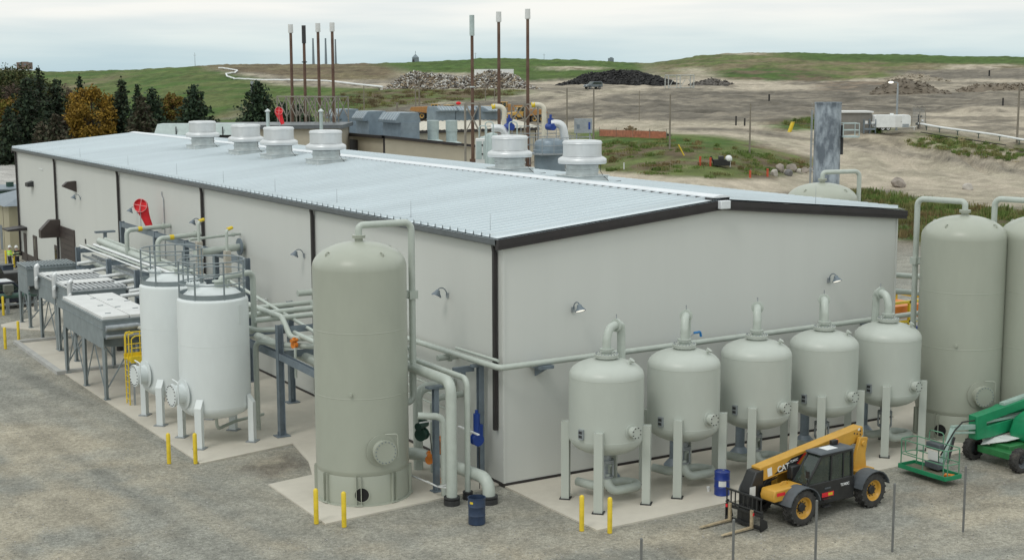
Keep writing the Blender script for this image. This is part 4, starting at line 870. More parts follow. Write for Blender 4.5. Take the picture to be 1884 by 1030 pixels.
# far valves cluster on the rack
for i, (y, x) in enumerate(((46.2,-1.9),(45.6,-1.3),(47.4,-2.0),(43.0,-1.9),(40.7,-1.6))):
    valve((x,y,4.3), 'pale flanged valve on the far rack '+('behind the farthest column','against the long wall','by the pipe end','under the upper beam','behind the second far column')[i], 'pipe', i*.8, .95)
o = MB().cbox((0,0,0),(1.3,.4,.12)).cbox((0,0,-.5),(.2,.2,1.0)).build('steel_shelf', M['gsteel'], flat=True); o.location = (-1.2,49.5,5.2); tag(o, 'small grey steel shelf against the long wall beyond the rack end', 'bracket')

# ------------------------------------------------------------------ coolers on legs
def cooler(loc, sx, sy, zt, zs, label, top='lid', legs=3, bays=2):
    """sx to the building, sy along it; zt top, zs bottom of the casing"""
    t = thing('air_cooler', label, 'cooler', loc, 0, 'grey air coolers on legs')
    c = MB(); c.box(0,.04,0,sy,zs,zt-.22).box(sx-.04,sx,0,sy,zs,zt-.22).box(.04,sx-.04,0,.04,zs+.55,zt-.22).box(.04,sx-.04,sy-.04,sy,zs+.55,zt-.22).box(.04,sx-.04,.04,sy-.04,zt-.9,zt-.5)
    c.box(-.03,0,0,sy,zt-.62,zt-.56).box(-.05,sx+.05,-.05,sy+.05,zt-.22,zt-.16); c.build('casing', M['cooler'], t, flat=True)
    if top == 'lid':
        for k in range(2):
            a, b = (.02,sx/2-.03) if k == 0 else (sx/2+.03,sx-.02)
            c = MB(); c.box(a,b,.02,sy-.02,zt-.16,zt); 
            c.build('lid', M['lid'], t, bevel=.02)
        c = MB()
        for k in range(7): x, y = sx*(.15+.12*((k*5)%7)), sy*(.12+.11*k); c.box(x,x+.28,y,y+.04,zt,zt+.03)
        c.build('lid_handle', M['cooler'], t, flat=True)
    else:
        c = MB(); n = int(sx/(.26 if top == 'fin' else .2))
        for k in range(n+1): x = sx*k/n; c.box(x-.05,x+.05,.02,sy-.02,zt-.12,zt-.02)
        for yy in (.05,sy*.5,sy-.08): c.box(0,sx,yy-.03,yy+.03,zt-.155,zt-.121)
        MB().box(.04,sx-.04,.04,sy-.04,zt-.30,zt-.28).build('gap_shade_plate', M['dark'], t, flat=True)  # dark plate added as the shade in the gap under the bars
        c.build('fin_grating', M['alu'] if top == 'fin' else M['cooler'], t, flat=True)
        if top == 'fin':
            MB().box(.05,sx-.05,sy*.56,sy*.9,zt-.015,zt+.02).build('cover_sheet', M['lid'], t, flat=True)
    for k in range(bays): MB().cyl((sx/2,sy*(k+.5)/bays,zs-.1),(sx/2,sy*(k+.5)/bays,zs+.5),min(sx,sy/bays)*.42,n=24,caps=False).build('fan_ring', M['cooler'], t)
    for k in range(bays): MB().cyl((sx/2,sy*(k+.5)/bays,zs+.2),(sx/2,sy*(k+.5)/bays,zs+.3),min(sx,sy/bays)*.40,n=20).cyl((sx/2,sy*(k+.5)/bays,zs-.5),(sx/2,sy*(k+.5)/bays,zs+.2),.18,n=12).build('fan', M['dark'], t)
    for k in range(legs):
        y = .10+(sy-.2)*k/(legs-1)
        for x in (.10,sx-.10):
            c = MB(); w0, w1 = .15, .27
            c.prism([(x-.09,y-w0,.03),(x-.09,y+w0,.03),(x-.09,y+w1,zs),(x-.09,y-w1,zs)],(.02,0,0)); c.prism([(x-.07,y-.02,.03),(x-.07,y+.02,.03),(x-.07,y+.02,zs),(x-.07,y-.02,zs)],(.15,0,0)); c.box(x-.14,x+.14,y-.17,y+.17,0,.03)
            c.build('leg', M['cooler'], t, flat=True)
    for y in (.10,sy-.10):
        MB().bar((.12,y,.5),(sx*.5,y,zs*.98),.06).bar((sx-.12,y,.5),(sx*.5,y,zs*.98),.06).build('brace', M['cooler'], t, flat=True)
    for k in range(legs-1):
        y0 = .10+(sy-.2)*k/(legs-1); y1 = .10+(sy-.2)*(k+1)/(legs-1)
        MB().bar((.08,y0+.1,.25),(.08,(y0+y1)/2,zs),.05).build('brace', M['cooler'], t, flat=True)
        MB().bar((.08,y1-.1,.25),(.08,(y0+y1)/2,zs),.05).build('brace', M['cooler'], t, flat=True)
    return t
M['lid'] = mat('white_lid',(.66,.67,.66),.5,var=.06,scale=1.2,col2=(.50,.50,.48),thr=(.60,.8))
c1 = cooler((-8.85,22.5,0),2.65,7.6,4.05,2.48,'grey air cooler with white lids on splayed legs nearest the white tanks','lid',3,2)
c = MB(); c.tube([(.1,-.16,3.5),(1.6,-.16,3.52),(2.0,-.16,3.4),(3.0,-.1,3.4)],.15,14,.2); c.build('header_pipe', M['galv'], c1)
c = MB(); c.tube([(.1,-.14,3.08),(2.9,-.14,3.08)],.11,12); c.build('header_pipe', M['galv'], c1)
c = MB(); c.tube([(1.55,-.16,3.56),(1.75,-.2,3.42),(2.6,-.2,3.36)],.13,12,.2); c.build('elbow', M['whitep'], c1)
c2 = cooler((-7.65,32.75,0),2.9,3.75,4.0,2.55,'grey air cooler with finned top, the nearer of the two low finned ones','fin',2,1)
c3 = cooler((-7.65,36.75,0),2.9,3.95,4.0,2.55,'grey air cooler with finned top, the farther of the two low finned ones','fin',2,1)
for par, ys in ((c2,(.15,3.55)),(c3,(3.8,))):
    for y in ys:
        MB().tube([(-.10,y,3.15),(-.10,y,4.35),(.05,y+.0,4.42)],.15,14,.12).ball((-.10,y,3.15),.15,14,8).build('header_tank', M['alu'], par)
        MB().tube([(-.1,y-.1,3.7),(-.35,y-.8,3.7)],.09,10).build('stub_pipe', M['whitep'], par)
c4 = cooler((-7.35,44.9,0),3.0,2.6,3.85,2.05,'tall grey box cooler with slatted top at the far end of the row','slat',2,1)

# ------------------------------------------------------------------ yellow ladder platform
t = thing('ladder_platform', 'yellow steel ladder and railed platform beside the farther white tank', 'platform', (-8.15,20.75,0))
c = MB()
for y in (.12,1.35): c.tube([(0,y*.42+.05,0),(0,y*.42+.05,2.3),(0.02,y*.42-.06,2.5),(.02,y*.42-.06,3.42),(.25,y*.42-.06,3.45)],.032,8,.06)
for k in range(8): c.cyl((0,.10,.25+.28*k),(0,.62,.25+.28*k),.016,n=6)
c.build('ladder', M['yellow'], t)
c = MB(); c.box(.05,1.7,-.12,1.0,2.1,2.16); c.box(.05,1.7,-.14,-.12,2.05,2.34).box(.05,1.7,1.0,1.02,2.05,2.34); c.build('deck', M['yellow'], t, flat=True)
c = MB()
for y in (-.12,1.0):
    c.tube([(.12,y,2.16),(.12,y,3.2),(.3,y,3.32),(1.5,y,3.32),(1.65,y,3.2),(1.65,y,2.16)],.03,8,.12)
    c.cyl((.12,y,2.75),(1.65,y,2.75),.025,n=8); c.cyl((.85,y,2.16),(.85,y,3.3),.025,n=8)
c.build('guard_rail', M['yellow'], t)
c = MB()
for x,y in ((.2,0),(.2,.9),(1.6,0),(1.6,.9)): c.box(x-.04,x+.04,y-.04,y+.04,0,2.1)
c.build('leg', M['galv'], t, flat=True)
# ------------------------------------------------------------------ windsocks
def windsock(loc, h, label, lean, sc=1.0):
    """lean: where the mouth points; the cloth hangs limp below it"""
    t = thing('windsock', label, 'windsock', loc)
    MB().cyl((0,0,0),(0,0,h+.1),.025*sc,.018*sc,8).build('pole', M['galv'], t)
    f = Vector(lean).normalized(); dn = Vector((RX.x*.34,RX.y*.34,-1)).normalized(); cen = Vector((0,0,h+.15)); c = MB(); n = 20; vs = []; fs = []
    st = [(0,.42,0),(.14,.43,.05),(.30,.42,.3),(.55,.37,.7),(.85,.30,.95),(1.2,.25,1),(1.6,.215,1),(1.72,.20,1)]; q = cen.copy(); pl = 0
    for k, (l, R_, m_) in enumerate(st):
        ax = ((-f)*(1-m_)+dn*m_).normalized(); q = q+ax*(l-pl)*sc; pl = l; x = ax.orthogonal().normalized() if k == 0 else (x-ax*x.dot(ax)).normalized(); y = ax.cross(x)
        for i in range(n): a = 2*PI*i/n; w = 1+.06*math.sin(3*a+k); vs.append(q+(x*math.cos(a)+y*math.sin(a))*R_*sc*w)
    for k in range(len(st)-1): fs += [(k*n+i,k*n+(i+1)%n,(k+1)*n+(i+1)%n,(k+1)*n+i) for i in range(n)]
    vs.append(cen-f*.2*sc); fs += [(len(vs)-1, n+i, n+(i+1)%n) for i in range(n)]
    c.add(vs,fs); c.build('sock', M['red'], t)
    x = f.orthogonal().normalized(); y = f.cross(x); R_ = .43*sc; c = MB(); c.tube([cen+(x*math.cos(2*PI*i/24)+y*math.sin(2*PI*i/24))*R_ for i in range(24)],.02*sc,6,closed=True)
    for k in range(2): e = (x*math.cos(PI*k/2+.6)+y*math.sin(PI*k/2+.6))*R_; c.cyl(cen+e,cen-e,.022*sc,n=6)
    c.build('hoop', M['hoop'], t); return t
M['hoop'] = mat('pink_hoop',(.75,.30,.30),.5)
_w = at(258,378,x=-1.4); windsock((_w.x,_w.y,6.3), _w.z-6.3-.15, 'limp red windsock on a thin pole rising from the pipe rack', (-HX,-HY,.25), .95)
# ------------------------------------------------------------------ vehicles
def lettering(s, par, Mx, size, m, name='lettering', bold=.0):
    cu = bpy.data.curves.new('lettering', 'FONT'); cu.body = s; cu.size = size; cu.extrude = .004; cu.offset = bold; cu.align_x = 'CENTER'
    ob = bpy.data.objects.new('lettering', cu); C.objects.link(ob)
    dg = bpy.context.evaluated_depsgraph_get(); me = bpy.data.meshes.new_from_object(ob.evaluated_get(dg)); bpy.data.objects.remove(ob)
    me.materials.clear(); me.materials.append(m); me.transform(Mx)
    o = bpy.data.objects.new(name, me); C.objects.link(o); o.parent = par; return o
def side_matrix(p, rz=0, tilt=0):      # text standing upright on a +y facing side, read from outside
    return Matrix.Translation(Vector(p)) @ Matrix.Rotation(PI+rz,4,'Z') @ Matrix.Rotation(PI/2,4,'X') @ Matrix.Rotation(tilt,4,'Z')
M['cat'] = mat('machine_yellow',(.57,.315,.045),.38,var=.10,scale=1.6,col2=(.40,.23,.05),thr=(.62,.85))
M['mblack'] = mat('machine_black',(.020,.021,.022),.4,var=.3,scale=2)
M['mgrey'] = mat('dusty_plastic',(.085,.098,.11),.55,var=.2,scale=2)
M['tyre'] = mat('tyre_rubber',(.045,.044,.042),.85,var=.3,scale=5,col2=(.12,.11,.09),thr=(.55,.8))
M['cabglass'] = mat('cab_glass',(.075,.105,.09),.04,var=.1,spec=.6); M['cabglass'].node_tree.nodes['Principled BSDF'].inputs['Transmission Weight'].default_value = .55
def wheel(par, c, r, w, rimm, lugs=18, side=1, rim=.55):
    t = MB(); t.lathe([(r*.60,-w*.46),(r*.86,-w*.5),(r*.95,-w*.44),(r*.965,-w*.2),(r*.965,w*.2),(r*.95,w*.44),(r*.86,w*.5),(r*.60,w*.46)],n=40,M=Matrix.Translation(Vector(c)) @ Matrix.Rotation(PI/2,4,'X'))
    for k in range(lugs):
        for s in (-1,1):
            a = 2*PI*(k+(.5 if s > 0 else 0))/lugs; Mx = Matrix.Translation(Vector(c)) @ Matrix.Rotation(a,4,'Y') @ Matrix.Translation((r*.965,s*w*.25,0)) @ Matrix.Rotation(s*.6,4,'X')
            t.box(-.03,r*.045,-w*.27,w*.27,-r*.05,r*.05,Mx)
    wh = t.build('wheel', M['tyre'], par)
    t = MB(); Mx = Matrix.Translation(Vector(c)) @ Matrix.Rotation(-PI/2*side,4,'X')
    t.lathe([(r*(rim+.06),w*.44),(r*rim,w*.40),(r*(rim-.06),w*.20),(r*.30,w*.12),(r*.26,w*.12),(0,w*.12)],n=32,M=Mx); t.lathe([(r*.60,w*.44),(r*(rim+.06),w*.455)],n=32,M=Mx); t.build('rim', M[rimm], wh)
    t = MB(); t.lathe([(r*.27,w*.10),(r*.27,w*.22),(r*.20,w*.30),(0,w*.30)],n=20,M=Mx)
    for k in range(10): a = 2*PI*k/10; t.lathe([(r*.035,w*.11),(r*.035,w*.19),(0,w*.19)],c=(0,0,0),n=6,M=Mx @ Matrix.Translation((r*.34*math.cos(a),r*.34*math.sin(a),0)))
    t.build('hub', M['mblack'], wh); return wh
def telehandler():
    t = thing('telehandler', 'yellow telehandler with black cab and lowered forks parked before the vessel row', 'telehandler', (8.10,-8.16,-.06), rad(184))
    for X, Y in ((1.78,.98),(-1.82,.98),(1.78,-.98),(-1.82,-.98)): wheel(t, (X,Y,.64), .64, .44, 'cat', 18, 1 if Y > 0 else -1)
    c = MB(); c.box(-2.3,1.9,-.52,.40,.55,1.05); c.box(1.5,2.0,-.7,.7,.5,.8); c.box(-2.1,-1.5,-.7,.7,.5,.8); c.build('chassis', M['mblack'], t, bevel=.03)
    # cab
    c = MB(); Y0, Y1 = .28, .93
    c.prism([(-1.05,Y0,.48),(1.25,Y0,.48),(1.45,Y0,.85),(1.45,Y0,1.30),(-1.05,Y0,1.30)],(0,Y1-Y0,0)); c.build('cab_body', M['mblack'], t, bevel=.03)
    c = MB(); c.prism([(-.92,Y0+.02,1.302),(1.38,Y0+.02,1.302),(1.30,Y0+.02,1.5),(.66,Y0+.02,2.24),(-.88,Y0+.02,2.24)],(0,Y1-Y0-.05,0)); c.build('cab_glass', M['cabglass'], t)
    c = MB()
    for Y in (Y0,Y1-.02):
        c.bar((1.40,Y,1.30),(.66,Y,2.25),.07); c.bar((.20,Y,1.3),(.16,Y,2.25),.07); c.bar((-.92,Y,1.3),(-.88,Y,2.25),.09); c.bar((.7,Y,2.24),(-.9,Y,2.24),.07); c.bar((-.45,Y,1.3),(-.45,Y,2.25),.05)
    c.bar((1.4,Y0,1.31),(1.4,Y1,1.31),.07); c.build('cab_frame', M['mblack'], t, bevel=.01)
    c = MB(); c.box(-.98,.78,Y0-.06,Y1+.04,2.26,2.36); c.build('cab_roof', M['mgrey'], t, bevel=.05)
    MB().box(-.3,.25,Y0+.1,Y1-.15,2.362,2.375).build('roof_sheet', M['whitep'], t, flat=True)
    c = MB(); c.cyl((-.75,Y0+.05,2.36),(-.75,Y0+.05,2.52),.06,n=12); c.build('beacon', M['orange'], t)
    c = MB(); c.cbox((-.55,Y0+.08,2.45),(.3,.16,.16)); c.build('work_lamp', M['mblack'], t, bevel=.02)
    c = MB(); c.box(.02,.40,Y0+.15,Y1-.2,1.0,1.45).box(-.05,.08,Y0+.15,Y1-.2,1.4,1.95); c.build('seat', M['mblack'], t, bevel=.03)
    c = MB(); c.cbox((1.5,Y1+.12,1.75),(.05,.16,.24)).tube([(1.35,Y1,1.4),(1.5,Y1+.1,1.62)],.015,6); c.build('mirror', M['mblack'], t)
    c = MB(); c.cbox((.35,Y1+.012,1.05),(.30,.02,.05)); c.build('door_handle', M['mgrey'], t)
    # boom
    def zb(X): return 2.68-(X+2.43)*(.71/5.2)
    c = MB(); c.prism([(-2.45,-.42,zb(-2.45)),(2.78,-.42,zb(2.78)),(2.68,-.42,zb(2.78)-.50),(-2.0,-.42,zb(-2.0)-.52),(-2.5,-.42,zb(-2.5)-.34)],(0,.46,0)); bm_ = c.build('boom', M['cat'], t, bevel=.025)
    c = MB()
    for X in (-2.3,-2.15,-2.25,-2.05): pass
    for X, dz in ((-2.32,.14),(-2.15,.2),(-2.32,.27),(-2.0,.14),(2.35,.22)): c.disc((X,.041,zb(X)-dz),(0,1,0),.035,.004,12)
    c.build('bolt', M['mblack'], bm_)
    c = MB(); c.prism([(2.12,.041,zb(2.12)-.44),(1.12,.041,zb(1.12)-.48),(.62,.041,zb(.62)-.10),(1.25,.041,zb(1.25)-.10)],(0,.004,0)); c.build('black_decal', M['mblack'], bm_, flat=True)
    c = MB(); c.prism([(1.12,.041,zb(1.12)-.48),(1.02,.041,zb(1.02)-.48),(.52,.041,zb(.52)-.10),(.62,.041,zb(.62)-.10)],(0,.0035,0)); c.build('red_decal', M['red'], bm_, flat=True)
    tl = math.atan2(.71,5.2)
    lettering('CAT', bm_, side_matrix((1.64,.047,zb(1.64)-.42),0,tl), .30, M['whitep'], bold=.008)
    lettering('TL943C', bm_, side_matrix((1.12,.047,zb(1.12)-.26),0,tl), .12, M['whitep'], bold=.003)
    c = MB(); Mx = side_matrix((.36,.042,zb(.36)-.24),0,tl); c.box(-.22,.22,-.10,.10,0,.004,Mx); c.build('red_sticker', M['red'], bm_, flat=True)
    c = MB(); Mx = side_matrix((2.32,.042,zb(2.32)-.28),0,tl); c.box(-.11,.11,-.15,.15,0,.004,Mx); c.build('white_sticker', M['whitep'], bm_, flat=True)
    c = MB(); Mx = side_matrix((-2.24,.042,zb(-2.2)-.05),0,tl); c.box(-.06,.06,-.04,.04,0,.004,Mx); c.build('white_sticker', M['whitep'], bm_, flat=True)
    c = MB(); c.prism([(-2.52,-.62,2.3),(-2.1,-.62,2.35),(-1.9,-.62,1.75),(-1.75,-.62,1.05),(-2.5,-.62,1.05),(-2.42,-.62,1.7)],(0,.14,0)); c.prism([(-2.52,.10,2.3),(-2.1,.10,2.35),(-1.9,.10,1.75),(-1.75,.10,1.05),(-2.5,.10,1.05),(-2.42,.10,1.7)],(0,.14,0)); c.box(-2.62,-1.7,-.62,.5,1.0,1.2); c.cyl((-2.25,-.65,2.12),(-2.25,.30,2.12),.10,n=14)
    c.build('boom_tower', M['cat'], t, bevel=.02)
    c = MB(); c.cyl((-1.4,-.18,1.2),(.6,-.18,1.72),.07,n=10).cyl((.6,-.18,1.72),(1.3,-.18,1.9),.045,n=10); c.build('lift_cylinder', M['mblack'], t)
    # engine side box ahead of the cab
    c = MB(); c.prism([(1.50,.16,.92),(2.86,.16,.92),(2.9,.16,1.1),(2.82,.16,1.33),(1.50,.16,1.36)],(0,.66,0)); hb = c.build('front_housing', M['cat'], t, bevel=.04)
    MB().box(2.35,2.75,.822,.826,1.12,1.24).build('red_sticker', M['red'], hb, flat=True)
    MB().tube([(2.2,.45,1.35),(2.15,.45,1.46),(1.9,.45,1.46),(1.85,.45,1.35)],.018,6,.05).build('handle', M['cat'], hb)
    c = MB(); c.box(-1.4,1.4,-.95,-.50,.75,1.45); c.build('engine_cover', M['cat'], t, bevel=.06)
    c = MB(); c.tube([(1.9,-.1,1.5),(2.4,-.02,1.5),(2.7,.0,1.2),(2.9,.05,.9)],.03,6,.2).tube([(1.7,-.2,1.4),(2.3,-.1,1.35),(2.75,-.05,.9),(3.2,.0,.7)],.025,6,.2); c.build('hose', M['black'], t)
    MB().prism([(-.9,.35,1.31),(-.55,.35,1.31),(-.5,.35,1.95),(-.8,.35,1.95)],(0,.45,0)).build('seat_back', mat('lime_vest',(.45,.55,.04),.7), t, bevel=.04)
    MB().box(.3,.7,.95,1.1,.42,.47).build('step', M['mblack'], t, flat=True); MB().box(.3,.7,.95,1.1,.68,.72).build('step', M['mblack'], t, flat=True)
    c = MB(); c.box(.95,1.45,.0,.27,1.36,1.85); c.build('engine_intake', M['mblack'], t, bevel=.05)
    # fenders
    for X in (1.78,-1.82):
        for Y in (.98,-.98):
            c = MB(); pr = []
            for R_ in (.74,.78):
                for k in range(11): a = rad(12+ (168-12)*k/10); pr.append((R_*math.cos(a),R_*math.sin(a)))
            o_ = [(X+pr[11+k][0],Y-.28,.66+pr[11+k][1]*.92) for k in range(11)] + [(X+pr[10-k][0],Y-.28,.66+pr[10-k][1]*.92) for k in range(11)]
            vs = [Vector(p) for p in o_]; n = len(vs); f = []
            for k in range(10): f.append((k,k+1,n-2-k,n-1-k))
            vs2 = vs+[v+Vector((0,.56,0)) for v in vs]
            F_ = [tuple(reversed(q)) for q in f]+[tuple(i+n for i in q) for q in f]+[(i,(i+1)%n,(i+1)%n+n,i+n) for i in range(n)]
            c.add(vs2,F_); c.build('fender', M['mgrey'], t, angle=50)
    # boom head, carriage, forks
    c = MB(); c.prism([(2.62,-.44,1.9),(2.98,-.44,1.86),(3.3,-.44,1.25),(3.32,-.44,.25),(3.05,-.44,.25),(2.62,-.44,1.15)],(0,.50,0)); hd = c.build('boom_head', M['mblack'], t, bevel=.04)
    c = MB(); Mx = Matrix.Translation((3.18,.065,1.20)); c.box(-.16,.12,0,.004,-.17,.17,Mx); c.build('number_plate', M['lid'], hd, flat=True)
    c = MB(); a0, a1 = -.92, .82
    c.box(3.42,3.50,a0,a1,.06,.18).box(3.42,3.50,a0,a1,.52,.62).box(3.42,3.50,a0,a1,1.12,1.18)
    for k in range(9): y = a0+.04+(a1-a0-.08)*k/8; c.box(3.44,3.475,y-.022,y+.022,.62,1.12)
    for y in (a0+.05,a1-.05,-.2,.15): c.box(3.38,3.43,y-.05,y+.05,.05,.75)
    c.box(3.2,3.42,-.4,.1,.1,.6); c.prism([(3.5,a1-.04,.0),(3.5,a1-.04,.5),(3.2,a1-.04,.35),(3.15,a1-.04,.1)],(0,.05,0)); c.prism([(3.5,a0,.0),(3.5,a0,.5),(3.2,a0,.35),(3.15,a0,.1)],(0,.05,0))
    c.cyl((3.46,a0,.68),(3.46,a1,.68),.035,n=10)
    ca = c.build('fork_carriage', M['mblack'], t, bevel=.008)
    for y in (a0+.12,a1-.35): MB().cbox((3.53,y,.56),(.05,.08,.10)).build('reflector', M['red'], ca, flat=True)
    for y in (-.64,.43):
        c = MB(); c.box(3.51,3.57,y-.06,y+.06,.06,.70); c.prism([(3.57,y-.06,.06),(4.75,y-.06,.06),(4.95,y-.06,.075),(4.75,y-.06,.10),(3.57,y-.06,.12)],(0,.12,0)); c.build('fork', M['forks'], t, flat=True)
    MB().box(.02,.62,Y1+.001,Y1+.006,.74,.90).build('red_sticker', M['red'], t, flat=True); MB().box(.08,.30,Y1+.006,Y1+.009,.77,.87).build('yellow_sticker', M['yellow'], t, flat=True)
    lettering('TL943C', t, side_matrix((-.55,Y1+.004,1.0)), .14, M['whitep'], bold=.003)
    return t
M['forks'] = mat('worn_fork_steel',(.42,.34,.22),.6,.1,var=.25,scale=5)
telehandler()
def boom_lift():
    t = thing('boom_lift', 'green articulated boom lift with its railed basket lowered near the ground', 'boom lift', (0,0,-.05))
    # basket: floor tray, rails, control box
    c = MB(); bx0, bx1, by0, by1, z0 = 14.12, 14.98, -8.82, -6.5, .22
    c.box(bx0,bx1,by0,by1,z0,z0+.05); c.box(bx0-.03,bx0,by0,by1,z0,z0+.18).box(bx1,bx1+.03,by0,by1,z0,z0+.18).box(bx0-.03,bx1+.03,by0-.03,by0,z0,z0+.18).box(bx0-.03,bx1+.03,by1,by1+.03,z0,z0+.18)
    c.build('basket_floor', M['green'], t, bevel=.015)
    MB().box(bx0+.02,bx1-.02,by0+.02,by1-.02,z0+.051,z0+.058).build('floor_mesh', mat('worn_floor',(.15,.145,.10),.8,var=.2,scale=4), t, flat=True)
    c = MB(); R_ = .022
    for z in (1.38,.82):
        c.tube([(bx0,by0+.1,z),(bx0+.12,by0,z),(bx1-.12,by0,z),(bx1,by0+.1,z),(bx1,by1-.1,z),(bx1-.12,by1,z),(bx0+.12,by1,z),(bx0,by1-.1,z)],R_,8,closed=True)
    for x, y in ((bx0,by0+.1),(bx1,by0+.1),(bx0,by1-.1),(bx1,by1-.1),(bx0,-7.7),(bx1,-7.7),(bx1-.12,by0),(bx0+.12,by0)): c.cyl((x,y,z0+.1),(x,y,1.38),R_,n=8)
    c.tube([(bx1,-7.9,1.38),(bx1+.02,-7.9,1.78),(bx1-.15,-7.55,1.82),(bx1+.02,-7.2,1.78),(bx1,-7.2,1.38)],R_,8,.12); c.tube([(bx0,by1-.9,1.38),(bx0,by1-.9,.9),(bx0,by1-.3,.9),(bx0,by1-.3,1.38)],R_,8,.1)
    c.build('guard_rail', M['green2'], t)
    c = MB(); c.box(bx1-.3,bx1-.02,-8.0,-7.3,1.12,1.38); c.box(bx1-.34,bx1+.02,-8.0,-7.3,.36,.62); c.build('control_box', M['mgrey'], t, bevel=.04)
    MB().box(bx1-.32,bx1-.31,-7.95,-7.45,.72,1.08).build('manual_case', M['lid'], t, flat=True)
    MB().cbox((bx0+.5,by0+.25,z0+.11),(.25,.34,.07),.4).build('orange_tool', M['orange'], t)
    # jib, boom
    c = MB(); c.bar((15.05,-7.65,.45),(15.35,-7.55,.55),.2); c.bar((15.30,-7.55,.35),(16.15,-7.35,1.72),.20,.16); c.build('jib_post', M['jib'], t, bevel=.02)
    c = MB(); c.bar((16.05,-7.35,1.72),(17.9,-7.15,1.50),.16,.2); c.bar((16.1,-7.38,1.52),(17.8,-7.18,1.28),.09); c.build('jib_arm', M['jib'], t, bevel=.02)
    c = MB(); c.cyl((15.45,-7.75,.5),(16.0,-7.55,1.4),.05,n=10); c.tube([(15.2,-7.6,.8),(15.7,-7.8,1.75),(16.6,-7.4,1.9),(17.6,-7.2,1.8)],.03,6,.2); c.build('hose', M['black'], t)
    c = MB(); c.prism([(17.55,-7.33,1.02),(17.5,-7.33,1.98),(22.6,-7.33,2.62),(22.6,-7.33,2.26),(18.1,-7.33,1.68),(18.1,-7.33,1.50),(22.6,-7.33,1.82),(22.6,-7.33,1.45),(18.4,-7.33,1.02)],(0,.42,0)); c.build('boom', M['green'], t, bevel=.02)
    c = MB(); c.box(18.1,22.6,-7.26,-6.98,1.62,1.72,); c.build('lower_arm', M['jib'], t)
    c = MB(); c.prism([(19.2,-7.25,2.30),(22.6,-7.25,2.72),(22.6,-7.25,2.63),(19.2,-7.25,2.20)],(0,.26,0)); c.build('boom_cover', M['jib'], t)
    # turntable and chassis
    c = MB(); c.prism([(19.3,-9.0,.85),(19.25,-9.0,1.25),(19.5,-9.0,1.75),(20.0,-9.0,1.95),(23.2,-9.0,1.95),(23.2,-9.0,.85)],(0,1.55,0)); c.build('turntable_cover', M['green'], t, bevel=.12)
    c = MB(); c.prism([(19.3,-6.85,.85),(19.25,-6.85,1.25),(19.5,-6.85,1.75),(20.0,-6.85,1.95),(23.2,-6.85,1.95),(23.2,-6.85,.85)],(0,.8,0)); c.build('turntable_cover', M['green'], t, bevel=.12)
    c = MB(); c.box(18.4,21.6,-8.25,-7.25,.55,.85); c.box(18.05,18.5,-8.6,-6.95,.40,.68); c.box(20.9,21.4,-8.6,-6.95,.40,.68); c.build('chassis', M['green3'], t, bevel=.03)
    c = MB(); c.prism([(17.95,-7.2,.75),(18.7,-6.9,1.0),(19.3,-6.9,1.0),(19.3,-8.0,1.0),(18.6,-8.0,.98)],(0,0,.02)); c.build('tilt_cover', M['lid'], t, flat=True)
    for x in (18.2,21.1):
        for y, s in ((-8.92,-1),(-6.62,1)): wheel(t, (x,y,.47), .47, .36, 'mgrey', 16, s)
    return t
M['green2'] = mat('rail_green',(.10,.26,.16),.4,var=.12); M['green3'] = mat('chassis_green',(.03,.19,.06),.45,var=.15); M['jib'] = mat('pale_green_steel',(.33,.45,.40),.4,var=.12,scale=3)
boom_lift()
# small pickups by the far door
def pickup(loc, rz, label, m, bed=True):
    t = thing('pickup_truck', label, 'pickup truck', loc, rz, 'parked pickup trucks')
    c = MB(); pr = [(-2.75,.55),(-2.8,1.12),(-.75,1.18),(-.45,1.80),(.95,1.84),(1.55,1.25),(2.7,1.08),(2.8,.6),(2.6,.42),(-2.6,.42)]
    c.prism([(x,-.95,z) for x,z in pr],(0,1.9,0)); b = c.build('body', M[m], t, bevel=.06)
    c = MB()
    for Y in (-.957,.953): c.prism([(-.62,Y,1.25),(-.38,Y,1.72),(.88,Y,1.74),(1.35,Y,1.27)],(0,.004,0))
    c.prism([(1.0,-.8,1.80),(1.0,.8,1.80),(1.56,.85,1.30),(1.56,-.85,1.30)],(.02,0,.02)); c.build('window', M['cabglass'], b, flat=True)
    MB().box(-2.6,-.8,-.8,.8,1.13,1.19).build('bed', M['mblack'], b, flat=True)
    MB().box(-.4,.9,-.8,.8,1.845,1.86).build('roof_highlight', M['alu'], b, flat=True)  # pale sheet stands in for the highlight along the roof
    c = MB()
    for Y in (-.962,.955): c.box(-.1,.1,Y,Y+.008,1.05,1.08)
    c.build('handle', M['alu'], b, flat=True)
    for X in (-1.75,1.8):
        for Y, s in ((.86,1),(-.86,-1)): wheel(t, (X,Y,.40), .40, .26, 'mgrey', 20, s)
    return t
M['navy'] = mat('navy_paint',(.012,.016,.028),.25,var=.1)
pickup((-7.4,54.2,-.05), rad(2), 'dark navy pickup parked side on at the picture edge behind the far cooler', 'navy')
pickup((-5.9,63.5,-.05), rad(182), 'black pickup with open bed parked near the two workers', 'mblack')
M['hutg'] = mat('olive_grey',(.13,.14,.115),.6,var=.15)
# green pipe with valve before the pickup
t = thing('pump_skid', 'dark green pipe with grey valve box on low stands by the pickup', 'pump', (-7.3,51.3,0))
MB().tube([(-5,0,1.15),(2.6,0,1.15)],.17,14).disc((-1.0,0,1.15),(1,0,0),.28,.08,18).disc((1.2,0,1.15),(1,0,0),.28,.08,18).build('pipe', M['dgr2'] if 'dgr2' in M else mat('teal_pipe',(.06,.12,.10),.5), t)
MB().cbox((.1,0,1.65),(.6,.5,.5)).cyl((.1,0,1.2),(.1,0,1.5),.25,n=14).build('valve_box', M['hutg'], t, bevel=.03)
MB().box(-.1,.1,-.1,.1,0,1.0).box(1.7,1.9,-.1,.1,0,1.0).box(-5,3,-.05,.05,.55,.62).build('stand', M['galv'], t, flat=True)
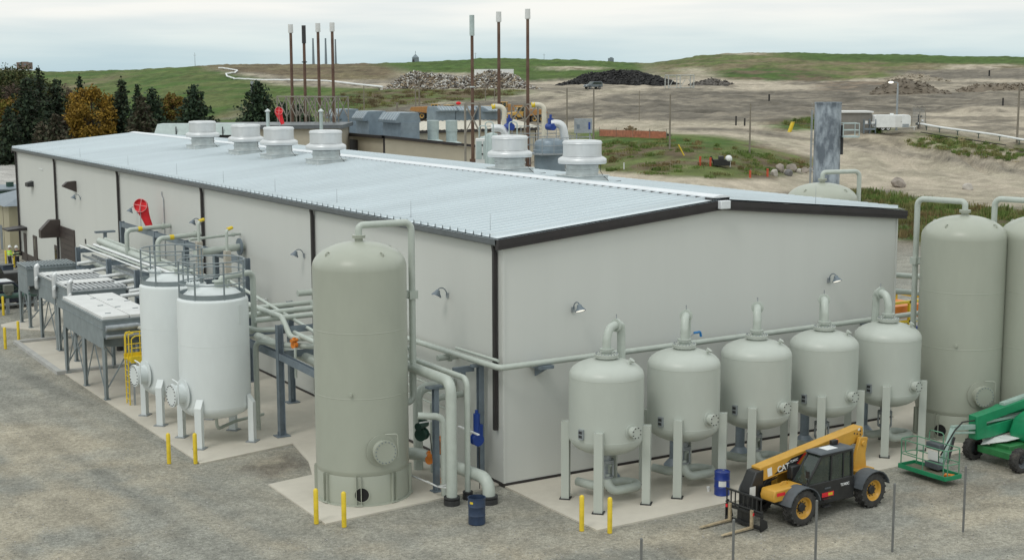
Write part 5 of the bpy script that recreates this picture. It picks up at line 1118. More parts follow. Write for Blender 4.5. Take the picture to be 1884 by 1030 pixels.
# navy wheelie bin
t = thing('waste_bin', 'navy wheeled bin behind the yellow bollard by the two workers', 'bin', (at(12,490,y=70.5).x,70.5,-.05), rad(10))
MB().prism([(-.36,-.36,0),(.36,-.36,0),(.44,-.36,.80),(-.44,-.36,.80)],(0,.72,0)).build('bin_body', mat('bin_plastic',(.045,.065,.10),.5), t, bevel=.03)
MB().box(-.48,.48,-.42,.42,.80,.86).build('lid', M['mgrey'], t, bevel=.02)

# ------------------------------------------------------------------ two workers
def person(loc, rz, label, jacket, stripe, arm):
    t = thing('person', label, 'person', loc, rz, 'workers in hard hats by the far door')
    def skin(name, V, E, R, root, mats, pick):
        me = bpy.data.meshes.new(name); me.from_pydata(V, E, []); ob = bpy.data.objects.new(name, me); C.objects.link(ob)
        ob.modifiers.new('skin','SKIN'); s = ob.modifiers.new('sub','SUBSURF'); s.levels = 2; s.render_levels = 2
        for i, r in enumerate(R): d = me.skin_vertices[0].data[i]; d.radius = r if isinstance(r, tuple) else (r,r); d.use_root = (i == root)
        dg = bpy.context.evaluated_depsgraph_get(); m2 = bpy.data.meshes.new_from_object(ob.evaluated_get(dg)); bpy.data.objects.remove(ob)
        m2.materials.clear()
        for q in mats: m2.materials.append(q)
        for p in m2.polygons: p.material_index = pick(p.center); p.use_smooth = True
        o = bpy.data.objects.new(name, m2); C.objects.link(o); o.parent = t; return o
    fl = arm
    V = [(0,0,.95),(0,0,1.15),(.01,0,1.35),(.02,0,1.50),(.04,0,1.60),(.05,0,1.70),(0,.20,1.42),(.03,.29,1.15),(.16+fl,.26,.95),(.24+fl,.24,.90),(0,-.20,1.42),(.02,-.29,1.15),(.14,-.30,.93),(.18,-.30,.84),
         (0,.11,.88),(.02,.12,.50),(-.02,.13,.10),(.12,.14,.04),(0,-.11,.88),(.04,-.12,.50),(.02,-.13,.10),(.15,-.14,.04)]
    E = [(0,1),(1,2),(2,3),(3,4),(4,5),(2,6),(6,7),(7,8),(8,9),(2,10),(10,11),(11,12),(12,13),(0,14),(14,15),(15,16),(16,17),(0,18),(18,19),(19,20),(20,21)]
    R = [(.14,.17),(.13,.16),(.14,.20),.06,.085,.095,.075,.058,.04,.042,.075,.058,.04,.042,.10,.075,.055,.05,.10,.075,.055,.05]
    sk, tr, bt = M['skin'], M['trouser'], M['mblack']
    skin('body', V, E, R, 0, (sk,tr,bt), lambda c: 2 if c.z < .14 else 1 if c.z < 1.0 and abs(c.y) < .24 else 0)
    JV = V[:3]+[(.015,0,1.47)]+[V[6],V[7],(.13+fl*.8,.265,.99)]+[V[10],V[11],(.12,-.30,.97)]
    JE = [(0,1),(1,2),(2,3),(2,4),(4,5),(5,6),(2,7),(7,8),(8,9)]
    JR = [(.165,.195),(.155,.185),(.165,.225),.075,.09,.075,.058,.09,.075,.058]
    def pk(c):
        if 1.02 < c.z < 1.09 or 1.24 < c.z < 1.30: return 1
        return 0
    skin('jacket', JV, JE, JR, 0, (jacket, stripe), pk)
    h = MB(); h.lathe([(.165,1.70),(.135,1.70),(.13,1.76),(.11,1.83),(.06,1.875),(0,1.885)],c=(.05,0,0),n=20); h.cbox((.19,0,1.715),(.10,.16,.02)); h.build('hard_hat', M['whitep'], t)
    f = MB(); f.ball((.145,0,1.66),.022,8,6,(1,.8,1.3)); f.ball((.115,.035,1.70),.013,8,6); f.ball((.115,-.035,1.70),.013,8,6); f.cbox((.135,0,1.62),(.01,.05,.012)); f.ball((.05,.095,1.68),.03,8,6,(.6,.4,1)); f.ball((.05,-.095,1.68),.03,8,6,(.6,.4,1)); f.build('face', M['skin'], t)
    return t
M['skin'] = mat('skin_tone',(.42,.26,.19),.6,var=.08); M['trouser'] = mat('dark_trousers',(.03,.032,.04),.8,var=.2)
hv = mat('lime_jacket',(.42,.78,.03),.65,var=.1); nv = mat('navy_jacket',(.02,.025,.03),.75,var=.2); st = mat('reflective_tape',(.62,.70,.42),.5,var=.08)
_p = at(19,500,y=74.3); person((_p.x,74.3,0), rad(20), 'person in lime high visibility jacket and white hard hat by the far door', hv, st, 0)
_p = at(33,500,y=73.9); person((_p.x,73.9,0), rad(120), 'person in dark jacket with pale reflective bands and white hard hat', nv, st, .08)
# ------------------------------------------------------------------ buildings beyond the hall
R_OUT = RX.copy(); R_OUT.z = 0; R_OUT.normalize()       # across the view, level
F_OUT = Vector((HX,HY,0)); AZ = math.atan2(R_OUT.y, R_OUT.x)
def fr(px, d, z=None):
    """site point on a bearing at a depth, at height z (or on the ground)"""
    p = gd(px, d)
    if z is not None: p.z = z
    return p
def zof(p, py):
    """height above point p that is level with photo row py"""
    d = (Vector((p.x,p.y,0))-Vector((CAM.x,CAM.y,0))).dot(F_OUT); v = ray(942, py); return CAM.z + v.z*d/Vector((v.x,v.y,0)).dot(F_OUT)
cor = at(706,250,z=9.0); X0, Y0 = cor.x, cor.y
e1 = at(890,275,y=Y0); e2 = at(588,238,x=X0)
t = thing('rear_building', 'beige clad building with a falling dark eave line beyond the metal roof', 'building', (X0,Y0,0))
W_, L_ = e1.x-X0+1.5, max(20,min(60,e2.y-Y0)); zl = e1.z-.12
c = MB(); c.prism([(0,0,-.5),(W_,0,-.5),(W_,0,zl),(0,0,8.75)],(0,L_,0)); c.build('wall', M['beige'], t, flat=True)
c = MB(); c.prism([(-.4,-.3,8.78),(W_+.3,-.3,zl+.03),(W_+.3,-.3,zl+.33),(-.4,-.3,9.08)],(0,.28,0)).prism([(-.4,L_+.01,8.78),(W_+.3,L_+.01,zl+.03),(W_+.3,L_+.01,zl+.33),(-.4,L_+.01,9.08)],(0,.28,0)); c.box(-.42,-.02,-.3,L_+.3,8.7,9.02); c.build('fascia', M['trim'], t, flat=True)
c = MB(); c.prism([(-.38,-.02,9.03),(W_+.2,-.02,zl+.26),(W_+.2,-.02,zl+.30),(-.38,-.02,9.08)],(0,L_,0)); c.build('roof', M['gsteel'], t, flat=True)
c = MB(); c.box(-.04,.12,-.04,.12,0,8.7); c.build('corner_trim', M['trim'], t, flat=True)
dY = at(654,250,x=X0).y-Y0; c = MB(); c.box(-.06,-.003,dY-.6,dY+3.4,5,8.3); c.build('door', M['trim'], t, flat=True)
def roof_at(x): return 9.06+(zl+.30-9.06)*(x/(W_+.2))
def hood(p, ln, wd, h, label, rz=0):
    t = thing('roof_hood', label, 'roof hood', p, rz, 'blue grey ventilation hoods on the rear roofs')
    MB().box(-wd/2,wd/2,-ln/2,ln/2,-1.2,h*.62).build('body', M['hood'], t, flat=True)
    c = MB(); c.prism([(-wd*.78,-ln*.46,h*.60),(-wd*.80,-ln*.46,h*.72),(-wd*.52,-ln*.46,h),(wd*.5,-ln*.46,h),(wd*.62,-ln*.46,h*.60)],(0,ln*.92,0)); hh = c.build('cowl', M['hood'], t, bevel=.03)
    c = MB()
    for k in range(6): y = -ln*.42+ln*.84*(k+.5)/6; c.prism([(-wd*.805,y-.03,h*.70),(-wd*.535,y-.03,h*.985),(-wd*.525,y-.03,h*.995),(-wd*.80,y-.03,h*.735)],(0,.06,0))
    c.build('cowl_rib', M['alud'], hh, flat=True)
    return t
M['hood'] = mat('zinc_sheet',(.22,.275,.32),.42,.25,var=.12,scale=1.4)
for px, py, lb in ((634,224,'blue grey roof hood farthest along the rear building roof'),(683,229,'blue grey roof hood in the middle of three on the rear roof'),(738,233,'blue grey roof hood nearest of three, above the dark eave corner')):
    q = at(px,py+14,x=X0+3.6); zz = roof_at(3.6); hood((q.x,q.y,zz), 3.4 if px < 700 else 4.6, 2.2, max(1.6, q.z-zz+2.4), lb)
for px, lb in ((797,'pale green round duct with flared foot on the rear roof, nearer the hoods'),(831,'pale green round duct with flared foot on the rear roof, nearer the rusty stack')):
    q = at(px,258,y=Y0+2.5); zb = roof_at(q.x-X0); t = thing('roof_duct', lb, 'roof duct', (q.x,q.y,zb), 0, 'round ducts on the rear roof')
    zt = at(px,222,y=Y0+2.5).z-zb; MB().lathe([(.62,.1),(.62,zt*.5),(.66,zt*.5),(.66,zt),(.6,zt+.02),(0,zt+.03)],n=28).build('duct', M['duct'] if 'duct' in M else M.setdefault('duct', mat('pale_duct',(.42,.50,.49),.45,.15,var=.08)), t)
    MB().lathe([(1.15,-.3),(1.1,.02),(.7,.12),(.62,.18)],n=28).build('flared_foot', M['duct'], t)
# second rear building with ribbed pale roof
yC = Y0+16; a = at(752,241,y=yC); b_ = at(985,243,y=yC); zC = a.z
t = thing('rear_building', 'beige shed with pale ribbed roof and dark eave behind the round ducts', 'building', (a.x,yC,0)); wC = b_.x-a.x
MB().box(0,wC,0,12,-.5,zC-.05).build('wall', M['beige'], t, flat=True)
c = MB(); n = int(wC/.6)
pts = []
for k in range(n+1):
    x = wC*k/n; pts += [(x,0),(x+.3,0),(x+.36,.07),(x+.54,.07)]
vs = []; 
for x, dz in pts: vs += [(x,-.4,zC+dz),(x,6.2,zC+.85+dz)]
c.add(vs,[(2*i,2*i+2,2*i+3,2*i+1) for i in range(len(pts)-1)]); c.prism([(0,6.2,zC+.85),(0,12.4,zC+.05),(0,12.4,zC-.05),(0,6.2,zC+.75),(0,-.4,zC-.1),(0,-.4,zC-.02)],(wC+.3,0,0)); c.build('roof', mat('pale_roof',(.56,.53,.45),.5,var=.06), t, angle=20)
MB().box(-.1,wC+.3,-.5,-.41,zC-.32,zC+.02).box(wC,wC+.1,-.05,.1,0,zC-.33).build('fascia', M['trim'], t, flat=True)
for px, lb in ((812,'blue grey roof hood behind the ducts, farther from the rusty stack'),(848,'blue grey roof hood behind the ducts, beside the rusty stack'),(885,'wide blue grey roof hood partly behind the rusty stack')):
    q = at(px,203,y=yC+9); hood((q.x,q.y,q.z-1.1), 3.0, 2.4 if px < 870 else 5.5, 1.6, lb, PI/2)
# low beige building at the far end of the hall and green tank beyond the kerb
q = at(20,466,z=0); t = thing('side_building', 'small beige building with grey hipped roof at the far end of the hall', 'building', (q.x,q.y,0))
hh = zof(q,374)
c = MB(); c.box(0,9,0,9,-.2,hh); c.build('wall', mat('cream_cladding',(.40,.37,.26),.6,var=.06,scale=.6), t, flat=True)
c = MB(); c.add([(-.5,-.5,hh-.1),(9.5,-.5,hh-.1),(9.5,9.5,hh-.1),(-.5,9.5,hh-.1),(3.5,4.5,hh+1.3),(5.5,4.5,hh+1.3)],[(0,1,5,4),(1,2,5),(2,3,4,5),(3,0,4),(3,2,1,0)]); c.build('roof', M['gsteel'], t, flat=True)
c = MB(); c.box(-.03,-.003,3.0,3.9,0,2.2); c.build('door', M['gsteel'], t, flat=True)
c = MB()
for y in (2.3,5.2): c.box(-.02,-.002,y,y+.05,0,hh)
for x in (1.5,3.0): c.box(x,x+.05,-.02,-.002,0,hh)
c.build('panel_joint', M['trim'], t, flat=True)
q = fr(8,190); t = thing('green_shed', 'dark green flat roofed shed showing past the far corner of the hall', 'shed', q); zz = zof(q,343)-q.z
MB().box(-5,5,-4,4,0,zz).build('wall', M['dgreen'], t, flat=True); MB().box(-5.2,5.2,-4.2,4.2,zz,zz+.2).build('roof', M['gsteel'], t, flat=True); MB().cyl((0,0,zz+.2),(0,0,zz+.8),.5,n=14).build('roof_vent', M['dgreen'], t)
# small vents, red windsock and pipes over the ridge
for px, pyt, pyb, lb in ((493,206,226,'thin capped vent pipe beyond the ridge beside the red windsock'),(591,206,226,'thin capped vent pipe beyond the ridge before the rusty stacks')):
    q = at(px,pyb,d=128); zt = at(px,pyt,d=128).z-q.z; t = thing('vent_pipe', lb, 'vent pipe', (q.x,q.y,q.z-8), 0, 'capped vent pipes beyond the ridge'); MB().cyl((0,0,0),(0,0,8+zt),.16,n=12).build('pipe', M['duct'], t); MB().lathe([(.26,8+zt),(.26,8+zt+.08),(.0,8+zt+.3)],n=14).build('cap', M['alud'], t)
q = at(514,232,d=125); zt = at(514,205,d=125).z; windsock((q.x,q.y,0), zt-.1, 'red windsock on a pole beyond the hall ridge', (-HX+.4,-HY,.25), .8)
t = None
for px, lb in ((330,'row of pale louvred roof cowls beyond the ridge near the yellow maple'),(415,'row of pale louvred roof cowls beyond the ridge between ventilators')):
    q = at(px,240,d=140); t = thing('roof_cowl', lb, 'roof cowl', (q.x,q.y,q.z-.6), AZ, 'pale roof cowls beyond the ridge')
    MB().box(-2.2,2.2,-1,1,-6,.2).build('body', M['dark'], t, flat=True)
    MB().prism([(-2.2,-1.4,.2),(2.2,-1.4,.2),(1.9,-1.0,1.25),(-1.9,-1.0,1.25)],(0,2.2,0)).build('cowl', M['duct'], t, flat=True)
    MB().box(-.05,.05,-1.42,-1.36,.2,1.0).build('cowl_rib', M['dark'], t, flat=True)
q = at(588,240,d=150); t = thing('rear_building', 'low grey building with flat dark roof edges behind the aluminium ventilators', 'building', (q.x,q.y,0), AZ)
zt = at(560,230,d=150).z; MB().box(-14,2,0,9,0,zt-.4).build('wall', M['beige'], t, flat=True); MB().box(-14.5,2.5,-.5,9.5,zt-.4,zt).build('roof', M['gutter'], t, flat=True)

# ------------------------------------------------------------------ rusty exhaust stacks in frames
def stack(px, pyt, d, wpx, label, cap, band=None):
    p = fr(px, d); p.z = max(0, p.z-1); h = zof(p, pyt)-p.z; r = wpx*d/FPX/2
    t = thing('exhaust_stack', label, 'chimney', p, 0, 'tall rusty exhaust stacks')
    MB().cyl((0,0,0),(0,0,h-.9),r*.95,r*.8,18).build('shaft', M['rust'], t)
    MB().cyl((0,0,0),(0,0,h*.36),r*1.7,n=18).build('silencer', M['rust'], t)
    if cap == 'short': MB().cyl((0,0,h-.95),(0,0,h),r*1.45,r*1.35,18).cyl((0,0,h-1.0),(0,0,h-.95),r*1.0,n=18).build('cap', M['lid'], t)
    elif cap == 'long': MB().cyl((0,0,h-1.9),(0,0,h),r*1.3,n=18).build('cap', M['duct'], t); MB().cyl((0,0,h*.68),(0,0,h*.68+.12),r*1.5,n=18).build('flange', M['alud'], t)
    else: MB().cyl((0,0,h-2.0),(0,0,h),r*1.15,n=18).build('cap', M['dark'], t); MB().cyl((0,0,h*.80),(0,0,h*.80+.12),r*1.5,n=18).build('flange', M['dark'], t)
    return p
LS = [(537,44,165,6.5,'tall rusty exhaust stack with pale cap, farthest from the hill stacks side','short'),(561,46,163,6.5,'tall rusty exhaust stack with blackened top','black'),(587,42,161,6.5,'tall rusty exhaust stack with pale cap, next after the blackened one','short'),(613,41,159,6.5,'tall rusty exhaust stack with pale cap, last of the four nearest the hoods','short'),
      (869,28,135,7,'tall rusty exhaust stack with long grey cap','long'),(918,22,138,7,'tall rusty exhaust stack between the long capped one and the tallest','short'),(971,17,141,7,'tallest rusty exhaust stack, standing over the yellow trucks','short')]
LS[0] = (*LS[0][:4],'tall rusty exhaust stack with pale cap beside the blackened one, nearer the dark pine','short')
SP = [stack(*s) for s in LS]
def frame_tower(p, q, zt, zb, label):
    t = thing('stack_frame', label, 'steel frame', p, 0, 'pale steel frames round the exhaust stacks'); u = (q-p); u.z = 0; v = Vector((-u.y,u.x,0)).normalized()*1.0; un = u.normalized()
    n = max(1, round(u.length/1.6)); c = MB(); hz = zt-p.z; zb = zb-p.z
    for k in range(n+1):
        for s in (-1,1): e = un*(u.length*k/n)+v*s; MB().bar(e, e+Vector((0,0,hz)), .11).build('post', M['framec'], t, flat=True)
    for s in (-1,1):
        MB().bar(v*s+Vector((0,0,hz)), u+v*s+Vector((0,0,hz)), .13).build('beam', M['framec'], t, flat=True)
        for k in range(n):
            e, f = un*(u.length*k/n)+v*s, un*(u.length*(k+1)/n)+v*s
            MB().bar(e+Vector((0,0,zb)), f+Vector((0,0,hz)), .08).bar(f+Vector((0,0,zb)), e+Vector((0,0,hz)), .08).build('brace', M['framec'], t, flat=True)
M['framec'] = mat('weathered_frame',(.27,.25,.215),.6,.1,var=.12)
a, b_ = SP[0]-R_OUT*1.0, SP[3]+R_OUT*.9; frame_tower(a, b_, zof(a,176), zof(a,214), 'pale braced steel frame round the feet of four rusty stacks')
a, b_ = SP[4]-R_OUT*.7, SP[4]+R_OUT*.7; frame_tower(a, b_, zof(a,190), zof(a,245), 'pale braced steel frame round the long capped stack')
a, b_ = SP[6]-R_OUT*1.6, SP[6]+R_OUT*1.0; frame_tower(a, b_, zof(a,192), zof(a,222), 'pale braced steel frame round the tallest stack')
# ------------------------------------------------------------------ gas cleaning vessels with platforms
D0 = 112
def loc(px, py, d=D0): return at(px, py, d=d)
q = loc(1012,262); t = thing('scrubber', 'large blue grey cylindrical vessel with railed platform beyond the ridge', 'vessel', (q.x,q.y,0))
MB().lathe([(1.25,0),(1.25,q.z-.9),(1.32,q.z-.85),(1.32,q.z-.6),(1.25,q.z-.55),(1.25,q.z-.1),(1.1,q.z+.15),(.6,q.z+.3),(0,q.z+.35)],n=40).build('shell', M['hood'], t)
zr = loc(1012,234).z; zf = loc(1012,281).z
c = MB(); c.box(-1.7,2.9,-1.5,1.5,zf-.12,zf); c.build('platform', M['galv'], t, flat=True)
c = MB()
for x in (-1.7,-.6,.6,1.8,2.9):
    for y in (-1.5,1.5): c.cyl((x,y,zf),(x,y,zf+1.2),.03,n=6)
for z in (.6,1.2): c.tube([(-1.7,-1.5,zf+z),(2.9,-1.5,zf+z),(2.9,1.5,zf+z),(-1.7,1.5,zf+z)],.03,6,closed=True)
c.build('guard_rail', M['galv'], t)
def gas_outlet(px, d, pyb, pyt, label):
    b0 = loc(px,pyb,d); zt = loc(px,pyt,d).z; t = thing('outlet_pipe', label, 'vent pipe', b0, 0, 'pale outlet pipes with yellow tips over the ridge'); h = zt-b0.z
    u = -R_OUT
    MB().tube([(0,0,-1.5),(0,0,h-.2),tuple(u*.95+Vector((0,0,h-.15)))],.20,14,.45).build('pipe', M['cream'], t)
    MB().tube([tuple(u*.72+Vector((0,0,h-.165))),tuple(u*1.02+Vector((0,0,h-.2)))],.212,14).build('yellow_tip', M['yellow'], t)
M['cream'] = mat('cream_pipe',(.62,.58,.47),.45,var=.06)
gas_outlet(928,D0+3,238,192,'cream outlet pipe with yellow tip beside the middle rusty stack'); gas_outlet(1001,D0+3,238,189,'cream outlet pipe with yellow tip before the dug slope')
for px, lb in ((937,'blue gate valve on the white pipe nearer the rusty stacks'),(1013,'blue gate valve over the large scrubber vessel')):
    q = loc(px,236); t = thing('gate_valve', lb, 'valve', q, 0, 'blue gate valves over the ridge'); h = loc(px,211).z-q.z
    MB().cyl((0,-.4,.1),(0,.4,.1),.28,n=18).box(-.19,.19,-.12,.12,.1,h*.72).build('body', M['bluev'], t); MB().cyl((0,0,h*.7),(0,0,h),.10,n=10).build('stem', M['bluev'], t)
q = loc(925,236); c = MB(); c.tube([tuple(q+R_OUT*(-.9)),tuple(q+R_OUT*.1),tuple(q+R_OUT*.55+Vector((0,0,-1.6)))],.30,16,.6); o = c.build('white_elbow', M['alu'], loc=q); tag(o, 'bright fat pipe elbow below the blue valve behind the ventilator', 'pipe')
q = loc(1030,228); c = MB(); c.tube([tuple(q-R_OUT*.7),tuple(q+R_OUT*.2),tuple(q+R_OUT*.5+Vector((0,0,-1.8)))],.33,16,.55); c.disc(q+R_OUT*.5+Vector((0,0,-1.5)),(0,0,1),.6,.1,20); o = c.build('white_elbow', M['alu'], loc=q); tag(o, 'bright fat pipe elbow on top of the large scrubber vessel', 'pipe')
for px, py, lb in ((905,262,'blue grey small vessel in rails at the rear skid, in front'),(893,268,'blue grey small vessel in rails at the rear skid, behind')):
    q = loc(px,py-16, D0-4+(px < 900)*6); t = thing('skid_vessel', lb, 'vessel', (q.x,q.y,0), 0, 'small vessels on the rear skid'); MB().lathe([(.55,0),(.55,q.z-.3),(.4,q.z),(0,q.z+.1)],n=24).build('shell', M['duct'], t)
    c = MB()
    for s in (-.9,.9):
        c.tube([tuple(R_OUT*s+Vector((0,-.8,q.z-2.6))),tuple(R_OUT*s+Vector((0,-.8,q.z+.9))),tuple(R_OUT*(s+.6)+Vector((0,-.8,q.z+.9))),tuple(R_OUT*(s+.6)+Vector((0,-.8,q.z-2.6)))],.05,6,.2)
    c.build('guard_rail', M['duct'], t)
q = loc(888,276); t = thing('white_cabinet', 'white equipment cabinet with dark knobs beside the rear ventilator', 'cabinet', (q.x,q.y,q.z-2.5), AZ); MB().box(-.55,1.4,-.5,.5,0,3.4).build('casing', M['lid'], t, bevel=.05); MB().box(-.5,-.05,-.52,-.501,1.8,3.2).box(.05,.5,-.52,-.501,1.8,3.2).build('door', M['duct'], t, flat=True); MB().disc((-.02,-.53,2.9),(0,-1,0),.07,.02,10).disc((-.02,-.53,2.2),(0,-1,0),.07,.02,10).build('knob', M['dark'], t)
q = loc(1073,245,D0+6); t = thing('control_panel', 'grey control panel on posts beside the railed platform', 'panel', (q.x,q.y,q.z-6), AZ); MB().box(-.75,.75,-.15,.15,6,7.2).build('panel', M['galv'], t, flat=True); MB().box(-.55,-.3,-.17,-.151,6.35,6.7).build('screen', M['gsteel'], t, flat=True); MB().box(.42,.58,-.17,-.151,6.3,6.9).build('screen', M['bluev'], t, flat=True); MB().box(-.6,-.5,-.05,.05,0,6).box(.5,.6,-.05,.05,0,6).build('post', M['galv'], t, flat=True)
q = loc(905,236,D0+4); c = MB()
for k in range(9): x = -.5+k*.72; c.cyl(q+R_OUT*x+Vector((0,0,-3)), q+R_OUT*x+Vector((0,0,.15)), .035, n=6)
for z in (-.45,.15): c.cyl(q+R_OUT*(-.5)+Vector((0,0,z)), q+R_OUT*5.3+Vector((0,0,z)), .035, n=6)
o = c.build('guard_rail_run', M['galv'], loc=q); tag(o, 'long grey guard rail run between the two blue valves', 'guard rail')

# grey flare stack
q = fr(1525,112); q.z = -.05; t = thing('flare_stack', 'thick mottled grey flare stack with ladder and side platform', 'flare stack', q); h = zof(q,189); r = 24*112/FPX
M['flare'] = mat('mottled_zinc',(.38,.43,.48),.5,.2,var=.16,scale=1.5,stretch=(1,1,.5),col2=(.13,.155,.185),thr=(.42,.55))
MB().lathe([(r*1.03,0),(r,.2),(r,h-.15),(r*1.03,h-.12),(r*1.03,h),(r*.94,h),(r*.94,h-1.5)],n=48).build('shell', M['flare'], t); MB().lathe([(0,h-1.2),(r*.94,h-1.2)],n=24).build('mouth', M['dark'], t)
c = MB(); u = -R_OUT; e = u*(r+.22); s = Vector((-u.y,u.x,0))*.2
for k in (-1,1): c.cyl(e+s*k, e+s*k+Vector((0,0,h-.6)), .035, n=6)
for k in range(int(h/.33)): c.cyl(e-s+Vector((0,0,.3+.33*k)), e+s+Vector((0,0,.3+.33*k)), .018, n=5)
for z in range(2,int(h),2): c.cyl(e+Vector((0,0,z)), u*r+Vector((0,0,z)), .03, n=5)
c.build('ladder', M['galv'], t)
z0 = zof(q,262); z1 = zof(q,228); c = MB(); e = R_OUT*(r+.05); f = R_OUT*(r+1.3); v = F_OUT*.7
c.prism([tuple(e-v+Vector((0,0,z0+.35))),tuple(f-v+Vector((0,0,z0+.35))),tuple(f+v+Vector((0,0,z0+.35))),tuple(e+v+Vector((0,0,z0+.35)))],(0,0,.12)); c.build('platform', M['duct'], t, flat=True)
c = MB()
for a_ in (e-v,f-v,f+v,e+v): c.cyl(a_+Vector((0,0,z0+.4)), a_+Vector((0,0,z1)), .04, n=6)
for zz in (z1, (z0+z1)/2+.2): c.tube([tuple(e-v+Vector((0,0,zz))),tuple(f-v+Vector((0,0,zz))),tuple(f+v+Vector((0,0,zz))),tuple(e+v+Vector((0,0,zz)))],.04,6)
c.build('guard_rail', M['duct'], t)
MB().box(0,.001,0,.001,0,.001) if False else None
c = MB(); c.cyl(R_OUT*(r+.1)+Vector((0,0,z0-1.0)), R_OUT*(r+.1)+Vector((0,0,z0+1.3)), .14, n=10); c.build('gas_pipe', M['dark'], t)

# pipes and yellow skid between hall corner and tall tank
pipe('cross_pipe', 'pale pipe from the hall side to the tall tank, uppermost', [(20.4,3.0,6.3),(26.5,.3,5.75)], .13, .2, group='pipes past the far gable corner')
pipe('cross_pipe', 'pale pipe from the hall side to the tall tank, under the uppermost', [(20.4,2.4,5.6),(25.5,.2,5.1)], .13, .2, group='pipes past the far gable corner')
pipe('cross_pipe', 'short curved pale pipe low between the last small vessel and tall tank', [(18.2,-1.9,3.8),(19.4,-1.7,3.55),(20.3,-2.0,3.6)], .14, .3, group='pipes past the far gable corner')
t = thing('yellow_skid', 'yellow framed equipment skid glimpsed past the far gable corner', 'skid', (24.6,4.2,0))
c = MB()
for x in (-1.6,0,1.6):
    for y in (-1.2,1.2): c.bar((x,y,0),(x,y,4.6),.12)
for z in (1.2,2.4,3.6,4.55):
    for y in (-1.2,1.2): c.bar((-1.6,y,z),(1.6,y,z),.12)
    for x in (-1.6,1.6): c.bar((x,-1.2,z),(x,1.2,z),.12)
c.build('frame', M['yellow'], t, flat=True)
MB().box(-1.3,1.3,-.9,.9,3.7,4.3).build('cable_tray', M['orange'], t, flat=True); MB().box(-1.2,1.2,-.9,.9,2.5,3.2).build('motor', M['bluev'], t, bevel=.05); MB().cyl((-1,0,1.5),(1,0,1.5),.5,n=18).cyl((-1,0,.5),(1,0,.5),.4,n=18).build('motor_body', M['galv'], t)
t = thing('dark_tank', 'dark grey riveted tank behind the yellow skid', 'tank', (25.5,9.5,0)); MB().lathe([(2.6,0),(2.6,4.6),(2.2,5.1),(0,5.3)],n=32).build('shell', M['gsteel'], t); MB().bolts((0,0,4.2),(0,0,1),2.6,.05,.05,40).build('rivet', M['alu'], t)
t = thing('steel_post', 'tan square post standing between hall corner and yellow skid', 'post', (22.2,2.2,0)); MB().box(-.2,.2,-.2,.2,0,4.7).build('column', M['pipe'], t, flat=True)
# ------------------------------------------------------------------ the hillside
def rock(px, py, wpx, label, m='rock', sq=.72, seed=0):
    p = gp(px, py); d = pix(p)[2]; r = wpx*d/FPX/2; rr = random.Random(seed+int(px)); c = MB(); c.ball((0,0,0), r, 20, 12, (1, .85, sq)); pl = [(Vector((rr.gauss(0,1),rr.gauss(0,1),rr.gauss(.2,.8))).normalized(), r*rr.uniform(.52,.8)) for _ in range(11)]
    for i, v in enumerate(c.v):
        k = 1+.3*(float(fbm(np.array([v.x/r*1.1+px]),np.array([v.y/r*1.1+v.z/r*.9]),3,3)[0])-.5)*2; v = v*k
        for nn, of in pl:
            e = v.dot(nn)-of
            if e > 0: v = v-nn*e
        c.v[i] = v
    o = c.build('boulder', M[m], angle=18); o.location = (p.x,p.y,p.z+r*sq*.5); o.rotation_euler = (rr.uniform(-.2,.2),rr.uniform(-.2,.2),rr.uniform(0,6)); return tag(o, label, 'boulder', 'boulders by the haul road')
M['rock'] = mat('boulder_stone',(.31,.27,.235),.85,var=.2,scale=1.6,bump=.4,bscale=6); M['rockd'] = mat('dark_boulder',(.17,.165,.165),.85,var=.2,scale=2,bump=.4,bscale=6); M['rockw'] = mat('pale_boulder',(.43,.40,.36),.85,var=.15,scale=2,bump=.4,bscale=6)
for i, (px,py,w,m,lb) in enumerate(((1425,323,19,'rockw','pale boulder lowest in the row, nearest the red stake'),(1436,316,24,'rock','tan boulder second in the row above the lowest pale one'),(1452,323,19,'rockd','dark grey boulder set low in front of the row'),(1456,314,25,'rock','largest brown grey boulder of the row'),
  (1470,318,14,'rockw','upright pale boulder beside the largest brown one'),(1481,318,17,'rock','round brown boulder after the upright pale one'),(1491,316,14,'rockw','pale boulder close to the flare stack ladder'),(1500,311,15,'rock','brown boulder hidden half behind the flare stack'),
  (1445,319,13,'rockw','small pale boulder tucked in the row front'),(1652,344,29,'rock','large purplish boulder alone on the sandy road'),(1782,349,24,'rockw','pale tan flat boulder alone on the sandy road near the picture edge'))):
    rock(px,py,w,lb,m,.78 if px < 1700 else .6,i)
